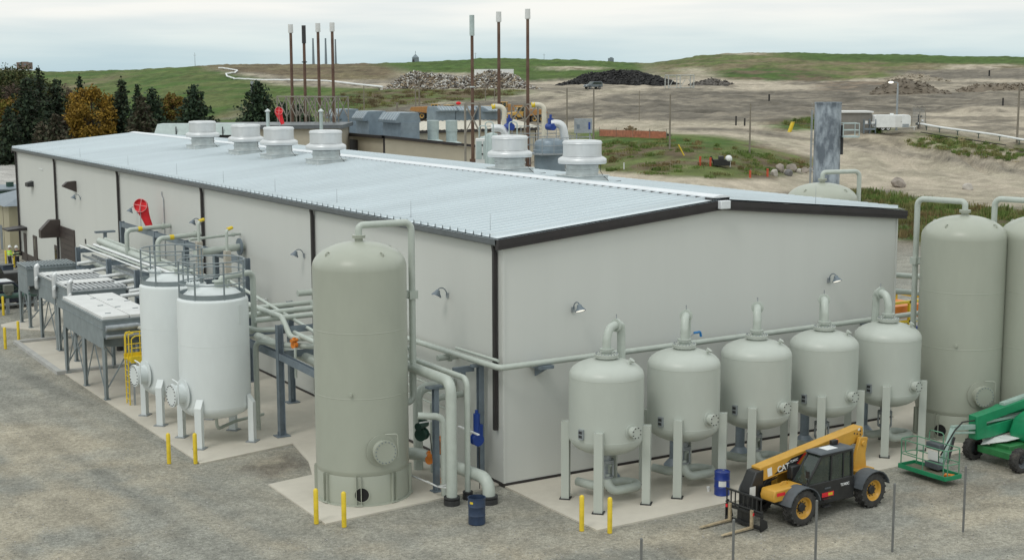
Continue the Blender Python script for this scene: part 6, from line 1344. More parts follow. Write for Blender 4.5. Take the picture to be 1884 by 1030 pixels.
# utility poles
def pole(px, pyb, pyt, wpx, label, lamp=False, m='wood'):
    p = gp(px, pyb); d = pix(p)[2]; h = zof(p, pyt)-p.z; r = max(.07, wpx*d/FPX/2); t = thing('utility_pole', label, 'pole', p, 0, 'wooden poles across the site'); MB().cyl((0,0,-.5),(0,0,h),r*1.1,r*.8,10).build('pole', M[m], t)
    if lamp: MB().tube([(0,0,h),(0,0,h+.15),tuple(-R_OUT*.9+Vector((0,0,h+.3)))],.06,6,.2).build('arm', M['galv'], t); MB().ball(tuple(-R_OUT*1.0+Vector((0,0,h+.2))),.3,10,6,(1.3,1.3,.6)).build('lamp_head', M['lit'], t)
    return t
M['wood'] = mat('weathered_pole',(.23,.205,.165),.8,var=.2,scale=2,stretch=(1,1,.1))
for px,pb,pt,w,lb,lamp,m in ((1379,285,193,3.2,'wooden pole standing on the grass bank near the boulders',0,'wood'),(1232,276,175,3.2,'wooden pole rising through the middle of the grass bank',0,'wood'),(1092,262,163,3.2,'wooden pole at the end of the orange fence',0,'wood'),(1043,258,163,3,'wooden pole behind the railed platform',0,'wood'),
  (772,218,148,3,'wooden pole, the nearer of a close pair above the rear hoods',0,'wood'),(765,216,158,2.4,'thinner wooden pole of the close pair above the rear hoods',0,'wood'),(731,212,188,4.5,'short thick stub pole above the rear hoods',0,'wood'),(670,205,157,2,'thin wooden pole on the green slope by the pipeline end',0,'wood'),
  (466,236,148,7,'thick pale grey pole in front of the lone pine',0,'galv'),(1871,262,160,4,'wooden pole at the picture edge above the white pipeline',0,'wood'),(1649,240,157,4,'lit lamp pole behind the white cargo trailer',1,'galv'),(1176,222,168,1.6,'thin far pole between the grass bank poles on the dug slope',0,'wood'),(893,186,150,1.6,'thin far pole by the rubble heap',0,'wood'),(910,186,148,1.6,'thin far pole between two rusty stacks',0,'wood')):
    pole(px,pb,pt,w,lb,lamp,m)
# rubble and tyre heaps
def heap(name, pxa, pxb, pyb, prof, d_th, label, cat, mats, n, size, seed, group=None):
    """prof: top rows of the heap along its width"""
    rr = random.Random(seed); a, b = gp(pxa,pyb), gp(pxb,pyb); c0 = (a+b)/2; u = (b-a); wd = u.length; u.normalize(); v = Vector((-u.y,u.x,0))
    if v.dot(F_OUT) < 0: v = -v
    def H(s): 
        p = a.lerp(b, s); k = s*(len(prof)-1); i = min(int(k), len(prof)-2); y = prof[i]*(1-(k-i))+prof[i+1]*(k-i); return max(.05, zof(p,y)-p.z)
    c = MB(); NX, NY = 44, 12; idx = {}
    for i in range(NX+1):
        for j in range(NY+1):
            s = i/NX; w = j/NY*2-1; h = H(s)*max(0, 1-abs(w)**1.5)+.0; p = a.lerp(b,s)+v*(w*d_th+d_th*.6)
            z = gz(p.x,p.y)-.1+h*.88*(.85+.3*float(fbm(np.array([p.x*.6]),np.array([p.y*.6]),seed)[0])); idx[i,j] = len(c.v); c.v.append(Vector((p.x,p.y,z)))
    for i in range(NX):
        for j in range(NY): c.f.append([idx[i,j],idx[i+1,j],idx[i+1,j+1],idx[i,j+1]]); c.mi.append(0)
    nm = len(mats)
    for k in range(n):
        s = rr.random(); w = rr.uniform(-1,.35); h = H(s)*max(0,1-abs(w)**1.5); p = a.lerp(b,s)+v*(w*d_th+d_th*.6); z = gz(p.x,p.y)-.05+h*.93
        c.m = rr.randrange(nm); l = size*rr.uniform(.5,1.6)
        if cat == 'tyre heap': q = Vector((p.x,p.y,z)); ax = Vector((rr.uniform(-1,1),rr.uniform(-1,1),rr.uniform(-1,1))).normalized(); c.cyl(q-ax*.12, q+ax*.12, l*.45, n=8)
        else: c.cbox((p.x,p.y,z),(l*1.5,l*rr.uniform(.12,.6),l*rr.uniform(.06,.3)),rr.uniform(0,6.3),rr.uniform(-.8,.8),rr.uniform(-.8,.8))
    c.m = 0; o = c.build(name, mats, loc=c0, flat=True); tag(o, label, cat, group); return o
mm = [mat('debris_'+n_,c_,.8,var=.25,scale=2) for n_,c_ in (('brown',(.20,.16,.12)),('pale',(.48,.45,.40)),('grey',(.26,.25,.235)),('timber',(.34,.27,.18)),('white',(.62,.61,.58)),('dark',(.10,.09,.08)))]
heap('rubble_heap',702,990,164,[163,150,135,127,131,133,136,139,141,136,131,131,136,148,160,164],5.0,'long heap of mixed demolition rubble with pale boards on the plateau','rubble heap',[mm[0],mm[1],mm[2],mm[3],mm[4],mm[5]],2600,.62,3)
heap('tyre_heap',1030,1226,157,[156,148,140,136,134,134,133,133,136,140,147,155],5.5,'long black heap of scrap tyres on the plateau','tyre heap',[mat('tyre_black',(.022,.022,.023),.85,var=.4,scale=3),mat('tyre_grey',(.045,.044,.043),.85,var=.4,scale=3),mat('tyre_dark',(.012,.012,.013),.85,var=.4,scale=3)],1300,.9,5)
def mound(pxa, pxb, pyb, prof, th, label, col, seed):
    c_ = mat('mound_soil_'+str(seed),col,.95,var=.22,scale=.5,bump=.5,bscale=2); return heap('soil_mound',pxa,pxb,pyb,prof,th,label,'soil heap',[c_],160,.5,seed,'soil heaps on the plateau')
mound(1600,1750,172,[171,160,148,143,142,146,152,160,168,171],7,'brown soil mound with tan flank, the largest on the plateau',(.15,.125,.095),21)
mound(1660,1745,150,[150,145,141,139,141,145,149],7,'pale tan soil mound behind the largest brown one',(.30,.26,.20),22)
mound(1266,1340,157,[157,152,148,146,148,152,156],4,'low dark soil mound beside the pale steel frames',(.11,.10,.09),23)
mound(1762,1884,166,[165,158,155,152,154,157,158,160],6,'broad low soil mound near the picture edge',(.17,.14,.105),24)
mound(1136,1172,251,[250,241,236,240,247,250],1.2,'small earth pile behind the orange fence, taller one',(.22,.17,.10),25); mound(1172,1222,252,[251,247,245,247,248,251],1.2,'small earth pile behind the orange fence, lower one',(.13,.11,.09),26)
# pipelines on the ground
def ground_pipe(pts, r, label, m='whitep', lift=.35, name='pipeline'):
    P_ = []
    for (x0,y0),(x1,y1) in zip(pts,pts[1:]):
        for k in range(6): P_.append(gp(x0+(x1-x0)*k/6, y0+(y1-y0)*k/6))
    P_.append(gp(*pts[-1])); P_ = [p+Vector((0,0,lift)) for p in P_]
    o = MB().tube(P_, r, 8).build(name, M[m], loc=P_[0]); return tag(o, label, 'pipeline'), P_
ground_pipe([(402,127),(420,129),(437,132),(432,136),(416,138),(418,143),(432,147),(470,149),(530,150),(600,151),(650,157),(705,163)], .27, 'white pipeline zigzagging down the green hill to the rubble heap')
_o, PP = ground_pipe([(1689,237),(1720,243),(1770,250),(1830,258),(1884,268),(1960,282)], .16, 'straight white pipeline on posts beyond the cargo trailer', lift=.75)
for k in range(3, len(PP), 4):
    p = PP[k]; o = MB().cyl((0,0,-1.1),(0,0,.12),.06,n=8).cbox((0,0,-.18),(.4,.4,.06)).build('pipe_support', M['dgreen']); o.location = p; tag(o, 'short dark support under the straight white pipeline, %s from the trailer' % ['first','second','third','fourth','fifth','sixth','seventh','eighth','ninth'][(k-3)//4], 'pipe support', 'supports under the straight white pipeline')
ground_pipe([(1694,248),(1740,256),(1790,263),(1850,272)], .07, 'thin black hose sagging below the white pipeline', 'black', .35, 'hose')
# cargo trailer
p = gp(1638,248); p.z = max(gz(*(p+R_OUT*q_)[:2]) for q_ in (-2,-1,0,1,2))+.32; t = thing('cargo_trailer', 'white twin axle cargo trailer with side door parked on the sandy edge', 'trailer', p, AZ); L_ = 66*pix(p)[2]/FPX; H_ = zof(p,214)-p.z
c = MB(); c.prism([(-L_/2,-1.1,.45),(L_/2-.3,-1.1,.45),(L_/2,-1.1,.9),(L_/2,-1.1,H_-.25),(L_/2-.25,-1.1,H_),(-L_/2+.15,-1.1,H_),(-L_/2,-1.1,H_-.12)],(0,2.2,0)); b = c.build('body', M['whitep'], t, bevel=.04)
MB().box(.35,1.25,-1.125,-1.103,.55,2.05).build('door', M['lid'], b, flat=True); MB().box(1.12,1.2,-1.14,-1.126,1.2,1.3).build('handle', M['dark'], b, flat=True)
MB().box(1.35,L_/2-.25,-1.12,-1.102,.46,.95).build('stone_guard', M['galv'], b, flat=True); MB().cbox((.1,0,H_+.1),(.45,.45,.22)).build('roof_vent', M['whitep'], b, bevel=.03)
MB().bar((L_/2-.3,0,.5),(L_/2+1.0,0,.5),.1).cyl((L_/2+.8,0,0),(L_/2+.8,0,.6),.05,n=8).build('tow_bar', M['whitep'], t)
for x in (-1.35,-.6):
    for y, s in ((-.98,-1),(.98,1)): wheel(t, (x,y,.34), .34, .24, 'whitep', 16, s, .5)
# hut, wind machine gate and posts beside it
p = gp(1582,250); t = thing('hut', 'grey flat roofed hut with a pale roof edge behind the white trailer', 'hut', p+F_OUT*3, AZ); H_ = zof(p,211)-p.z; s_ = pix(p)[2]/FPX
MB().box(-38*s_,31*s_,0,4,-1,H_).build('wall', mat('hut_grey',(.215,.205,.185),.7,var=.1), t, flat=True); MB().box(-40*s_,33*s_,-.3,4.3,H_,H_+.22).build('roof', M['lid'], t, flat=True)
p = gp(1598,246); t = thing('equipment_rack', 'blue grey equipment rack beside the hut and trailer', 'rack', p, AZ)
for x in (-.7,.1,.9): MB().box(x-.03,x+.03,-.3,.3,0,2.0).build('post', M['gsteel'], t, flat=True)
MB().box(-.75,.95,-.3,.3,.5,.75).box(-.75,.95,-.3,.3,1.3,1.36).build('shelf', M['gsteel'], t, flat=True); MB().box(-.6,-.2,-.2,.2,1.36,1.75).box(.3,.8,-.2,.2,1.36,1.65).build('box', M['lid'], t, flat=True)
p = gp(1689,238); t = thing('gate_loops', 'tall pale tube gate loops beside the trailer tow bar', 'gate', p, AZ); k = pix(p)[2]/FPX; H_ = zof(p,196)-p.z
for x0, x1 in ((-12*k,2*k),(2*k,12*k)): MB().tube([(x0,0,0),(x0,0,H_),(x1,0,H_*.92),(x1+2*k,0,0)],.06,8,.6).build('loop', M['framec'], t)
c = MB()
for i in range(12): x = -12*k+24*k*i/11; c.cyl((x,0,.3),(x,0,H_*.9),.014,n=5)
for i in range(9): z = .3+H_*.6*i/8+.3; c.cyl((-12*k,0,z),(12*k,0,z),.014,n=5)
c.build('wire_mesh', M['galv'], t)
p = gp(1690,237); t = thing('wellhead', 'black wellhead valve with white gauge at the pipeline end', 'valve', p); MB().cyl((0,0,0),(0,0,2.0),.18,n=10).cyl((-.45,0,.7),(.45,0,.7),.2,n=10).cyl((0,0,1.5),(.5,0,1.8),.14,n=8).build('body', M['black'], t); MB().ball((.5,-.2,1.1),.2,10,6).build('gauge', M['whitep'], t)
# orange fence, stakes and markers on the bank
A_ = [gp(1103+ (1226-1103)*k/8, 251+(256-251)*k/8) for k in range(9)]; t = thing('snow_fence', 'orange plastic safety fence along the top of the grass bank', 'fence', A_[0]); H_ = .95
vs = []
for p in A_: q = p-A_[0]; vs += [q+Vector((0,0,.02)), q+Vector((0,0,H_))]
c = MB(); c.add(vs,[(2*i,2*i+2,2*i+3,2*i+1) for i in range(8)]); n_ = len(c.v); c.add([v+F_OUT*.03 for v in vs],[(2*i+1,2*i+3,2*i+2,2*i) for i in range(8)]); c.build('netting', mat('orange_net',(.40,.15,.085),.7,var=.25,scale=2), t, flat=True)
for p in A_[::2]: MB().cyl(p-A_[0], p-A_[0]+Vector((0,0,1.3)), .04, n=6).build('stake', M['wood'], t)
def stake(px, pyb, pyt, wpx, m, label, cat='stake', lean=0, group=None):
    p = gp(px,pyb); h = zof(p,pyt)-p.z; r = wpx*pix(p)[2]/FPX/2; o = MB().cyl((0,0,-.1),tuple(R_OUT*lean+Vector((0,0,h))),r,n=8).cyl(tuple(R_OUT*lean+Vector((0,0,h))),tuple(R_OUT*lean+Vector((0,0,h+.05))),r*1.2,n=8).build('marker_stake', M[m], loc=None); o.location = p; return tag(o, label, cat, group)
M['stk'] = mat('red_stake',(.55,.09,.04),.6)
stake(1380,327,316,4,'stk','red stake at the foot of the grass bank, farther from the boulders'); stake(1412,325,313,4,'stk','red stake at the foot of the grass bank beside the boulders')
stake(1452,243,227,7,'yellow','thick yellow marker post leaning by the far grass edge','marker post',.5); stake(1259,286,268,2.5,'yellow','thin yellow leaning marker on the grass bank','marker post',-.7); stake(1148,312,301,2.5,'lid','thin pale stake at the edge of the grass bank')
stake(1288,305,290,4,'stk','red hydrant like post on the grass bank, nearer the wooden pole'); stake(1307,306,292,4,'stk','red hydrant like post on the grass bank next to the black pump'); stake(1343,307,289,2.5,'lid','white post beside the black pump on the grass bank')
for px,pb,pt,lb in ((1415,186,176,'short black vent post high on the dug slope'),(1354,231,216,'short black vent post at the foot of the dug slope'),(1370,232,220,'crooked black vent post beside another at the slope foot'),(1845,195,184,'short black vent post on the sandy slope near the picture edge'),(1820,140,133,'short black vent post far up the slope')): stake(px,pb,pt,3,'black',lb,'vent post',0,'black gas vent posts')
p = gp(1328,308); t = thing('pump', 'black portable pump with white tank sitting on the grass bank', 'pump', p, AZ); MB().box(-1.0,.9,-.5,.5,.2,.9).cyl((-.9,0,.4),(-1.3,0,1.3),.1,n=8).build('frame', M['black'], t, bevel=.03); MB().ball((.75,-.2,1.0),.42,12,8).build('tank', M['whitep'], t); MB().box(-.4,.2,-.4,.4,.9,1.3).build('engine', M['dark'], t, bevel=.04)
# steel frames, container, SUV
p = gp(1250,163); t = thing('steel_gantry', 'pale welded steel frames standing empty beside the tyre heap', 'steel frame', p, AZ+.15); k = pix(p)[2]/FPX; H_ = zof(p,140)-p.z
for x in (-24*k,-2*k,24*k):
    c = MB(); c.cyl((x,-1.5,0),(x,-1.5,H_),.12,n=8).cyl((x,1.5,0),(x,1.5,H_),.12,n=8).cyl((x,-1.5,H_),(x,1.5,H_),.12,n=8).cyl((x,-1.5,0),(x-2.5*(1 if x > 0 else -1)*.5,-1.5,H_*.7),.08,n=6); c.build('upright', M['framec2'] if 'framec2' in M else M.setdefault('framec2', mat('pale_frame',(.42,.44,.42),.6)), t)
MB().cyl((-24*k,-1.5,H_),(24*k,-1.5,H_),.10,n=8).cyl((-24*k,1.5,H_),(24*k,1.5,H_),.10,n=8).cyl((-24*k,-1.5,.2),(24*k,-1.5,.2),.08,n=8).build('beam', M['framec2'], t)
p = gp(908,150); p = p+F_OUT*8; p.z = gz(p.x,p.y); t = thing('container', 'long white flat sided container behind the rubble heap', 'container', p, AZ-.05); k = pix(p)[2]/FPX; H_ = zof(p,128)-p.z
MB().box(-36*k,36*k,0,2.5,0,H_).build('body', M['whitep'], t, bevel=.03); c = MB()
for i in range(24): x = -35*k+70*k*i/23; c.box(x-.04,x+.04,-.03,-.001,.2,H_-.2)
c.build('rib', M['lid'], t, flat=True); MB().box(-36*k,36*k,-.02,2.52,H_,H_+.08).build('roof', M['lid'], t, flat=True)
p = gp(1091,164); t = thing('suv', 'dark silver off road car driving on the plateau before the tyre heap', 'car', p, AZ+PI+.5)
pr = [(-2.2,.45),(-2.25,1.0),(-2.05,1.72),(.35,1.74),(1.05,1.12),(2.15,1.0),(2.25,.5)]
c = MB(); c.prism([(x,-.92,z) for x,z in pr],(0,1.84,0)); b = c.build('body', mat('silver_paint',(.16,.19,.21),.3,.3), t, bevel=.07)
c = MB()
for Y in (-.93,.925): c.prism([(-1.95,Y,1.12),(-1.85,Y,1.6),(.3,Y,1.62),(.85,Y,1.14)],(0,.005,0))
c.prism([(.42,-.8,1.70),(1.06,-.85,1.15),(1.06,.85,1.15),(.42,.8,1.70)],(.03,0,.02)); c.build('window', M['cabglass'], b, flat=True); MB().box(2.24,2.27,-.85,-.55,.75,.92).box(2.24,2.27,.55,.85,.75,.92).build('headlight', M['lens'], b, flat=True)
for X in (-1.35,1.4):
    for Y, s in ((.84,1),(-.84,-1)): wheel(t, (X,Y,.38), .38, .25, 'galv', 16, s)
# yellow haul trucks
def haul_truck(px, pyb, rz, label, sc=1.0, hi=False):
    p = gp(px,pyb); t = thing('dump_truck', label, 'dump truck', p, AZ+rz, 'yellow dump trucks parked beyond the rear buildings'); t.scale = (.74,.74,.74)
    c = MB(); c.prism([(1.0,-1.2,1.2),(4.4,-1.2,1.1),(4.5,-1.2,1.6),(4.1,-1.2,2.25),(2.4,-1.2,2.45),(1.0,-1.2,2.4)],(0,2.4,0)); c.build('hood', M['tyel'], t, bevel=.15)
    c = MB(); c.box(.6,2.4,-1.1,1.1,2.3,2.5).prism([(.5,-1.15,3.45),(2.2,-1.15,3.45),(2.2,-1.15,3.6),(.5,-1.15,3.6)],(0,2.3,0)); c.build('cab', M['tyel'], t, bevel=.03)
    c = MB(); c.prism([(.7,-1.08,2.45),(2.55,-1.08,2.45),(2.1,-1.08,3.45),(.7,-1.08,3.45)],(0,2.16,0)); c.build('cab_glass', M['cabglass'], t)
    c = MB()
    for y in (-1.1,1.1): c.bar((2.55,y,2.45),(2.1,y,3.5),.12); c.bar((.7,y,2.4),(.7,y,3.5),.14); c.bar((1.5,y,2.4),(1.5,y,3.5),.10)
    c.build('cab_pillar', M['tyel'], t)
    c = MB(); c.prism([(-4.6,-1.45,2.1),(.3,-1.45,1.4),(.45,-1.45,3.1),(-4.2,-1.45,2.9)],(0,2.9,0)); c.build('dump_body', M['tor'], t, bevel=.05)
    MB().box(-4.3,4.2,-.6,.6,.8,1.2).build('chassis', M['mblack'], t, flat=True); MB().box(4.51,4.56,-.7,.7,1.25,1.5).box(4.3,4.35,-.8,.8,1.75,2.0).build('grille', M['mblack'], t, flat=True)
    for X in (3.0,-1.6,-3.4):
        for Y, s in ((1.15,1),(-1.15,-1)): wheel(t, (X,Y,.85), .85, .6, 'tyel', 14, s)
    return t
M['tyel'] = mat('truck_yellow',(.50,.30,.07),.45,var=.1); M['tor'] = mat('truck_orange',(.38,.19,.06),.55,var=.15)
haul_truck(836,222,PI-.4,'yellow dump truck with orange body and a small red flag above it'); haul_truck(791,220,-.2,'orange dump body of a truck showing behind the roof hoods')
haul_truck(903,224,-PI/2-.35,'yellow dump truck facing the hall between two rusty stacks'); haul_truck(968,226,PI+.25,'yellow dump truck with rounded bonnet beside the tallest rusty stack'); haul_truck(938,216,PI-.1,'yellow dump truck mostly hidden by the cream outlet pipe')
p = gp(840,222); zz = zof(p,190); t = thing('red_flag', 'small red flag over the yellow dump truck', 'flag', p); MB().cyl((0,0,0),(0,0,zz-p.z+.4),.04,n=6).build('pole', M['galv'], t); MB().ball(tuple(R_OUT*.35+Vector((0,0,zz-p.z))),.5,10,6,(1,.6,.55)).build('cloth', M['red'], t)
# far works on the skyline
def far_box(px, d, pyt, wpx, label, cat, name, m, tower=False):
    p = fr(px,d); h = zof(p,pyt)-p.z; w = wpx*d/FPX; t = thing(name, label, cat, p, AZ)
    if tower:
        MB().prism([(-w/2,-w/2,0),(w/2,-w/2,0),(w*.36,-w/2,h*.72),(-w*.36,-w/2,h*.72)],(0,w,0)).build('tower', m, t, flat=True); MB().add([(-w*.42,-w*.55,h*.72),(w*.42,-w*.55,h*.72),(w*.42,w*.55,h*.72),(-w*.42,w*.55,h*.72),(0,0,h)],[(0,1,4),(1,2,4),(2,3,4),(3,0,4),(3,2,1,0)]).build('roof', m, t, flat=True); MB().cyl((0,0,h),(0,0,h*1.2),.12,n=6).build('mast', m, t)
        MB().box(-w*.30,-w*.1,-w*.53,-w*.5,h*.4,h*.6).build('opening', M['dark'], t, flat=True)
    else: MB().box(-w/2,w/2,0,w,0,h).build('wall', m, t, flat=True); MB().box(-w*.2,w*.3,w*.2,w*.6,h,h*1.08).build('roof_box', m, t, flat=True); MB().box(-w*.3,-w*.1,-.05,-.001,h*.6,h*.8).box(.1*w,w*.3,-.05,-.001,h*.6,h*.8).build('window', M['gsteel'], t, flat=True)
M['farg'] = mat('haze_tinted_grey',(.20,.245,.275),.9,var=.08); M['farb'] = mat('distant_brown',(.21,.155,.135),.9,var=.1)  # the grey has a bluish distance haze mixed into its colour
far_box(765,780,99,15,'distant grey tapering tower with pointed roof on the skyline','tower','headframe',M['farg'],True); far_box(1124,760,108,10,'distant blue grey block on the skyline past the tyre heap','building','far_building',M['farg']); far_box(43,1400,112,22,'distant brown block on the wooded skyline','building','far_building',M['farb'])
for px, pt, w, lb in ((577.5,72,4.6,'distant grey power station stack, first of three from the blackened stack'),(600.5,72,4.6,'distant grey power station stack, middle of three'),(618.5,74,4.0,'distant grey power station stack, partly behind the rusty stack')):
    p = fr(px,3000); h = zof(p,pt)-p.z; r = w*3000/FPX/2; o = MB().cyl((0,0,0),(0,0,h),r*1.25,r*.62,16).lathe([(r*.62,h),(r*.68,h+.5),(r*.68,h+2.5),(0,h+2.5)],n=16).build('power_station_stack', M['farg']); o.location = p; tag(o, lb, 'chimney', 'three distant power station stacks')
for px, d, pt, lb in ((360,640,95,'thin mast on the far green skyline'),(875,600,97,'leaning thin vent mast on the green hill crest'),(1001,620,99,'thin mast on the crest past the tallest stack')):
    p = fr(px,d); h = zof(p,pt)-p.z; o = MB().cyl((0,0,-.5),(0,0,h),.14,.06,6).cyl((-.6,0,h*.8),(.6,0,h*.8),.06,n=6).build('mast', M['galv']); o.location = p; tag(o, lb, 'mast', 'thin masts on the skyline')

# ------------------------------------------------------------------ trees and undergrowth
def leafmat(name, col, v=.3):
    m = mat(name, col, .75, var=v, scale=.55, spec=.2); return m
M['spruce'] = leafmat('spruce_needles',(.026,.042,.026)); M['pine'] = leafmat('pine_needles',(.034,.058,.036)); M['fir'] = leafmat('brown_fir_needles',(.072,.062,.042)); M['maple'] = leafmat('maple_leaves',(.30,.185,.03),.3); M['oak'] = leafmat('orange_leaves',(.20,.125,.035)); M['bare'] = leafmat('bare_twigs',(.095,.068,.052)); M['bark'] = mat('bark',(.075,.058,.045),.9,var=.25); M['broad'] = leafmat('dull_green_leaves',(.045,.062,.022))
M['yg'] = leafmat('yellow_green_leaves',(.17,.155,.03))
def card(c, p, s, rr, up=.3):
    n = Vector((rr.gauss(0,1),rr.gauss(0,1),rr.gauss(up,1))).normalized(); a = n.orthogonal().normalized(); a = Matrix.Rotation(rr.uniform(0,6.3),3,n) @ a; b = n.cross(a); k = rr.uniform(.55,1.0)
    c.add([p-a*s, p+b*s*k*.7, p+a*s*.9, p-b*s*k*.7],[(0,1,2,3)])
def tree(px, d, pyt, wpx, kind, label, group='trees beyond the hall', seed=None, dens=1.0):
    rr = random.Random(int(px*7+d)); p = fr(px,d); h = zof(p,pyt)-p.z; w = wpx*d/FPX/2*(1.62 if kind[1] == 'cone' else 1.2)
    t = thing(kind[0], label, 'tree', p, rr.uniform(0,6), group)
    c = MB(); c.cyl((0,0,-.3),(0,0,h*.5),w*.09+.06,w*.055+.04,8).cyl((0,0,h*.5),(0,0,h*.96),w*.055+.04,.03,8)
    f = MB(); f2 = MB()
    if kind[1] == 'cone':
        z = h*.06; lv = 0
        while z < h*.97:
            k = z/h; R_ = w*(1-k)**.66*rr.uniform(.72,1.12)+.15; nb = max(5,int(11*(1-k)+5)); a0 = rr.uniform(0,6)
            for i in range(nb):
                a = a0+2*PI*i/nb+rr.uniform(-.25,.25); L_ = R_*rr.uniform(.6,1.12); dz = -L_*.18 if kind[2] != 'pine' else L_*.16
                tip = Vector((math.cos(a)*L_,math.sin(a)*L_,z+dz)); c.cyl((0,0,z),tip,.05,.015,4,False)
                m_ = max(4,int(L_*4.2*dens))
                for q in range(m_):
                    u = (q+.6)/m_; b = Vector((0,0,z)).lerp(tip,u)+Vector((rr.gauss(0,.16),rr.gauss(0,.16),rr.gauss(-.06,.12)))*(1+L_*.12)
                    card(f if rr.random() < .62 else f2, b, rr.uniform(.22,.50)*(1+.05*h/5), rr)
            z += h*.034*rr.uniform(.8,1.2)
        for q in range(6): card(f, Vector((rr.gauss(0,.06),rr.gauss(0,.06),h*(.95+.05*rr.random()))), .2, rr)
    else:
        cl = []
        for i in range(60 if kind[1] == 'round' else 34):
            a = rr.uniform(0,6.3); u = rr.uniform(-.9,1); s = math.sqrt(max(0,1-u*u)); k = rr.uniform(.45,1)**.5
            cl.append(Vector((math.cos(a)*s*w*k*.86,math.sin(a)*s*w*k*.86,h*.56+u*h*.42*k)))
        for q in cl:
            c.cyl((0,0,h*rr.uniform(.2,.5)),q,.06,.02,4,False); R_ = w*rr.uniform(.22,.36)
            for i in range(int((110 if kind[1] == 'round' else 40)*dens)):
                v = Vector((rr.gauss(0,1),rr.gauss(0,1),rr.gauss(0,.8))).normalized()*R_*rr.uniform(.35,1.08)
                card(f if rr.random() < .6 else f2, q+v, rr.uniform(.16,.34)*(1+w*.03), rr)
            if kind[1] == 'bare':
                for i in range(16): v = Vector((rr.gauss(0,1),rr.gauss(0,1),abs(rr.gauss(.5,1)))).normalized()*R_*1.3; c.cyl(q,q+v,.025,.008,3,False)
    c.build('trunk', M['bark'], t, flat=True); cr = f.build('crown', kind[3], t, flat=True)
    f2.build('crown', kind[4], t, flat=True)
    return t
M['spruce2'] = leafmat('spruce_new_needles',(.046,.068,.036)); M['pine2'] = leafmat('pine_new_needles',(.055,.088,.045)); M['fir2'] = leafmat('fir_grey_green',(.06,.072,.042)); M['maple2'] = leafmat('maple_red_gold_leaves',(.21,.13,.025),.32); M['maple3'] = leafmat('maple_green_gold_leaves',(.20,.17,.025)); M['broad2'] = leafmat('olive_leaves',(.085,.082,.03))
K = dict(sp=('spruce_tree','cone','spruce',M['spruce'],M['spruce2']), pi=('pine_tree','cone','pine',M['pine'],M['pine2']), fi=('fir_tree','cone','fir',M['fir'],M['fir2']), ma=('maple_tree','round','',M['maple'],M['maple2']), oa=('oak_tree','round','',M['oak'],M['yg']), ba=('bare_tree','bare','',M['bare'],M['bare']), br=('broadleaf_tree','round','',M['broad'],M['broad2']))
for px,d,pt,w,k,lb in (
  (20,330,112,95,'br','dull green leafy tree top at the picture edge, tallest of the far wood'),(-25,320,118,90,'br','dark leafy tree cut by the picture edge'),
  (58,320,128,70,'br','dark mixed tree behind the spruces at the picture edge'),(14,290,150,64,'ba','bare greyish tree in front of the far wood'),(20,268,165,52,'oa','orange leaved tree low at the picture edge'),(30,330,128,28,'oa','small yellow tree top among the dark spruces'),
  (48,262,135,84,'sp','broad dark spruce, biggest of the cluster at the picture edge'),(72,275,118,62,'sp','tall pointed spruce rising above its cluster'),(104,280,137,56,'sp','dark spruce between the tall pointed one and yellow maple'),(12,255,190,46,'sp','dark low spruce right at the picture edge'),
  (98,245,205,58,'fi','small grey green fir in front of the spruce cluster'),(130,268,190,46,'ba','bare brownish tree beside the yellow maple'),(128,300,175,40,'oa','yellowish brown tree behind the bare brownish one'),
  (146,330,133,26,'sp','slim spruce with ragged top behind the yellow maple'),(166,262,160,80,'ma','round bright yellow orange maple'),(223,265,138,46,'sp','tall narrow dark spruce next to the yellow maple'),(252,330,152,20,'sp','thin far spruce tip above the brownish fir'),
  (259,255,172,58,'fi','brownish fir between the narrow spruce and bushy pine'),(279,270,157,44,'pi','dark bushy pine behind the brownish fir'),(318,275,172,44,'oa','small yellow brown tree between two pines'),(356,262,154,62,'pi','wide dark pine standing clear against the green slope'),(474,255,148,64,'pi','lone dark pine behind the thick pale pole'),
  (84,300,150,40,'br','dull green broadleaf tree filling the gap in the spruce cluster'),(200,300,172,52,'br','dull green broadleaf tree between yellow maple and narrow spruce'),(190,285,196,40,'fi','low brownish fir at the foot of the yellow maple'),(300,300,180,44,'br','olive broadleaf tree behind the bushy pine'),(122,320,158,60,'ba','grey brown bare tree behind the spruce cluster'),(70,240,222,40,'fi','small fir lowest in the spruce cluster'),
  (518,250,188,34,'pi','low dark pine by the feet of the rusty stacks'),(549,258,192,34,'pi','low dark pine bush behind the stack frame')):
    tree(px,d,pt,w,K[k],lb)
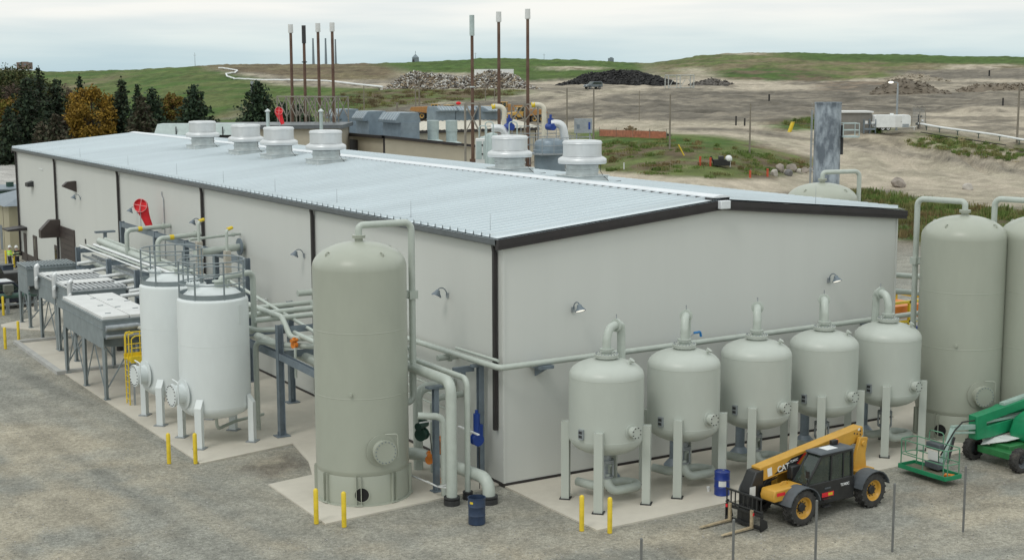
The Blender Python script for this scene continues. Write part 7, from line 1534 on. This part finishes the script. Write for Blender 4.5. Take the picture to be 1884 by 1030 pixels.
def scatter(name, n, region, size, hgt, mats, seed, lbl=None):
    """low plants nobody could count: leaf blades in clumps on the bank"""
    rr = random.Random(seed); c = MB(); k = 0; it = 0
    xs = [a for a,_ in region]; ys = [b for _,b in region]
    while k < n and it < n*8:
        it += 1; x = rr.uniform(min(xs),max(xs)); y = rr.uniform(min(ys),max(ys))
        if not inpoly(np.array([x]),np.array([y]),region)[0]: continue
        p = gp(x,y,90); g = float(fbm(np.array([p.x*.12]),np.array([p.y*.12]),seed)[0])
        if rr.random() > (g-.25)*2.2: continue
        k += 1; c.m = rr.randrange(len(mats)) if g < .55 else rr.randrange(max(1,len(mats)-1)); s = size*rr.uniform(.5,1.5); hh = hgt*rr.uniform(.5,1.5)
        for i in range(60):
            b = p+Vector((rr.gauss(0,s*.6),rr.gauss(0,s*.6),-.05)); a_ = rr.uniform(0,6.3); e = Vector((math.cos(a_),math.sin(a_),0))*rr.uniform(.03,.07); q_ = b+Vector((rr.gauss(0,.16)*hh,rr.gauss(0,.16)*hh,hh*rr.uniform(.35,1.0)))
            c.add([b-e,b+e,q_+e*.5,q_-e*.5],[(0,1,2,3)])
    c.m = 0; o = c.build(name, mats, flat=True); o['kind'] = 'stuff'; return o
gm = [leafmat('weed_green',(.13,.19,.05)),leafmat('weed_olive',(.20,.20,.075)),leafmat('weed_rust',(.20,.155,.07))]
scatter('undergrowth', 330, [(1570,352),(1640,362),(1760,378),(1884,390),(1940,400),(1940,470),(1884,462),(1690,446),(1600,420)], .75, .65, gm, 31)
scatter('undergrowth', 170, [(1090,262),(1240,255),(1300,262),(1400,280),(1500,300),(1480,312),(1380,328),(1250,326),(1090,314)], .55, .34, gm, 32)
scatter('undergrowth', 130, [(1440,228),(1500,214),(1640,228),(1620,246),(1500,240)], .6, .5, gm[:2], 33)
scatter('undergrowth', 150, [(620,172),(760,166),(970,166),(940,178),(800,190),(650,205)], .9, .5, [leafmat('scrub_brown',(.14,.11,.06)),gm[1]], 34)
scatter('undergrowth', 100, [(1660,258),(1700,246),(1884,272),(1884,300),(1760,285),(1680,268)], .5, .4, gm[:2]+[leafmat('straw',(.36,.31,.18))], 35)
# pebbles and small litter of the yard
c = MB(); rr = random.Random(5)
for k in range(4200):
    p = at(rr.uniform(0,1884), rr.uniform(640,1030), z=-.05)
    if -8.9 < p.x < 21 and -.6 < p.y: continue
    if p.x > -.2 and p.y > -6.2: continue
    c.m = rr.choice((0,0,0,1)); s = rr.choice((.015,.02,.02,.025,.03))*(.8 if c.m else 1); c.ball(p, s, 5, 3, (1,1.2,.6))
c.m = 0; o = c.build('gravel', [mat('pale_stones',(.40,.39,.37),.9,var=.3,scale=3),mat('dark_stones',(.18,.175,.165),.9,var=.3,scale=3)], flat=True); o['kind'] = 'stuff'
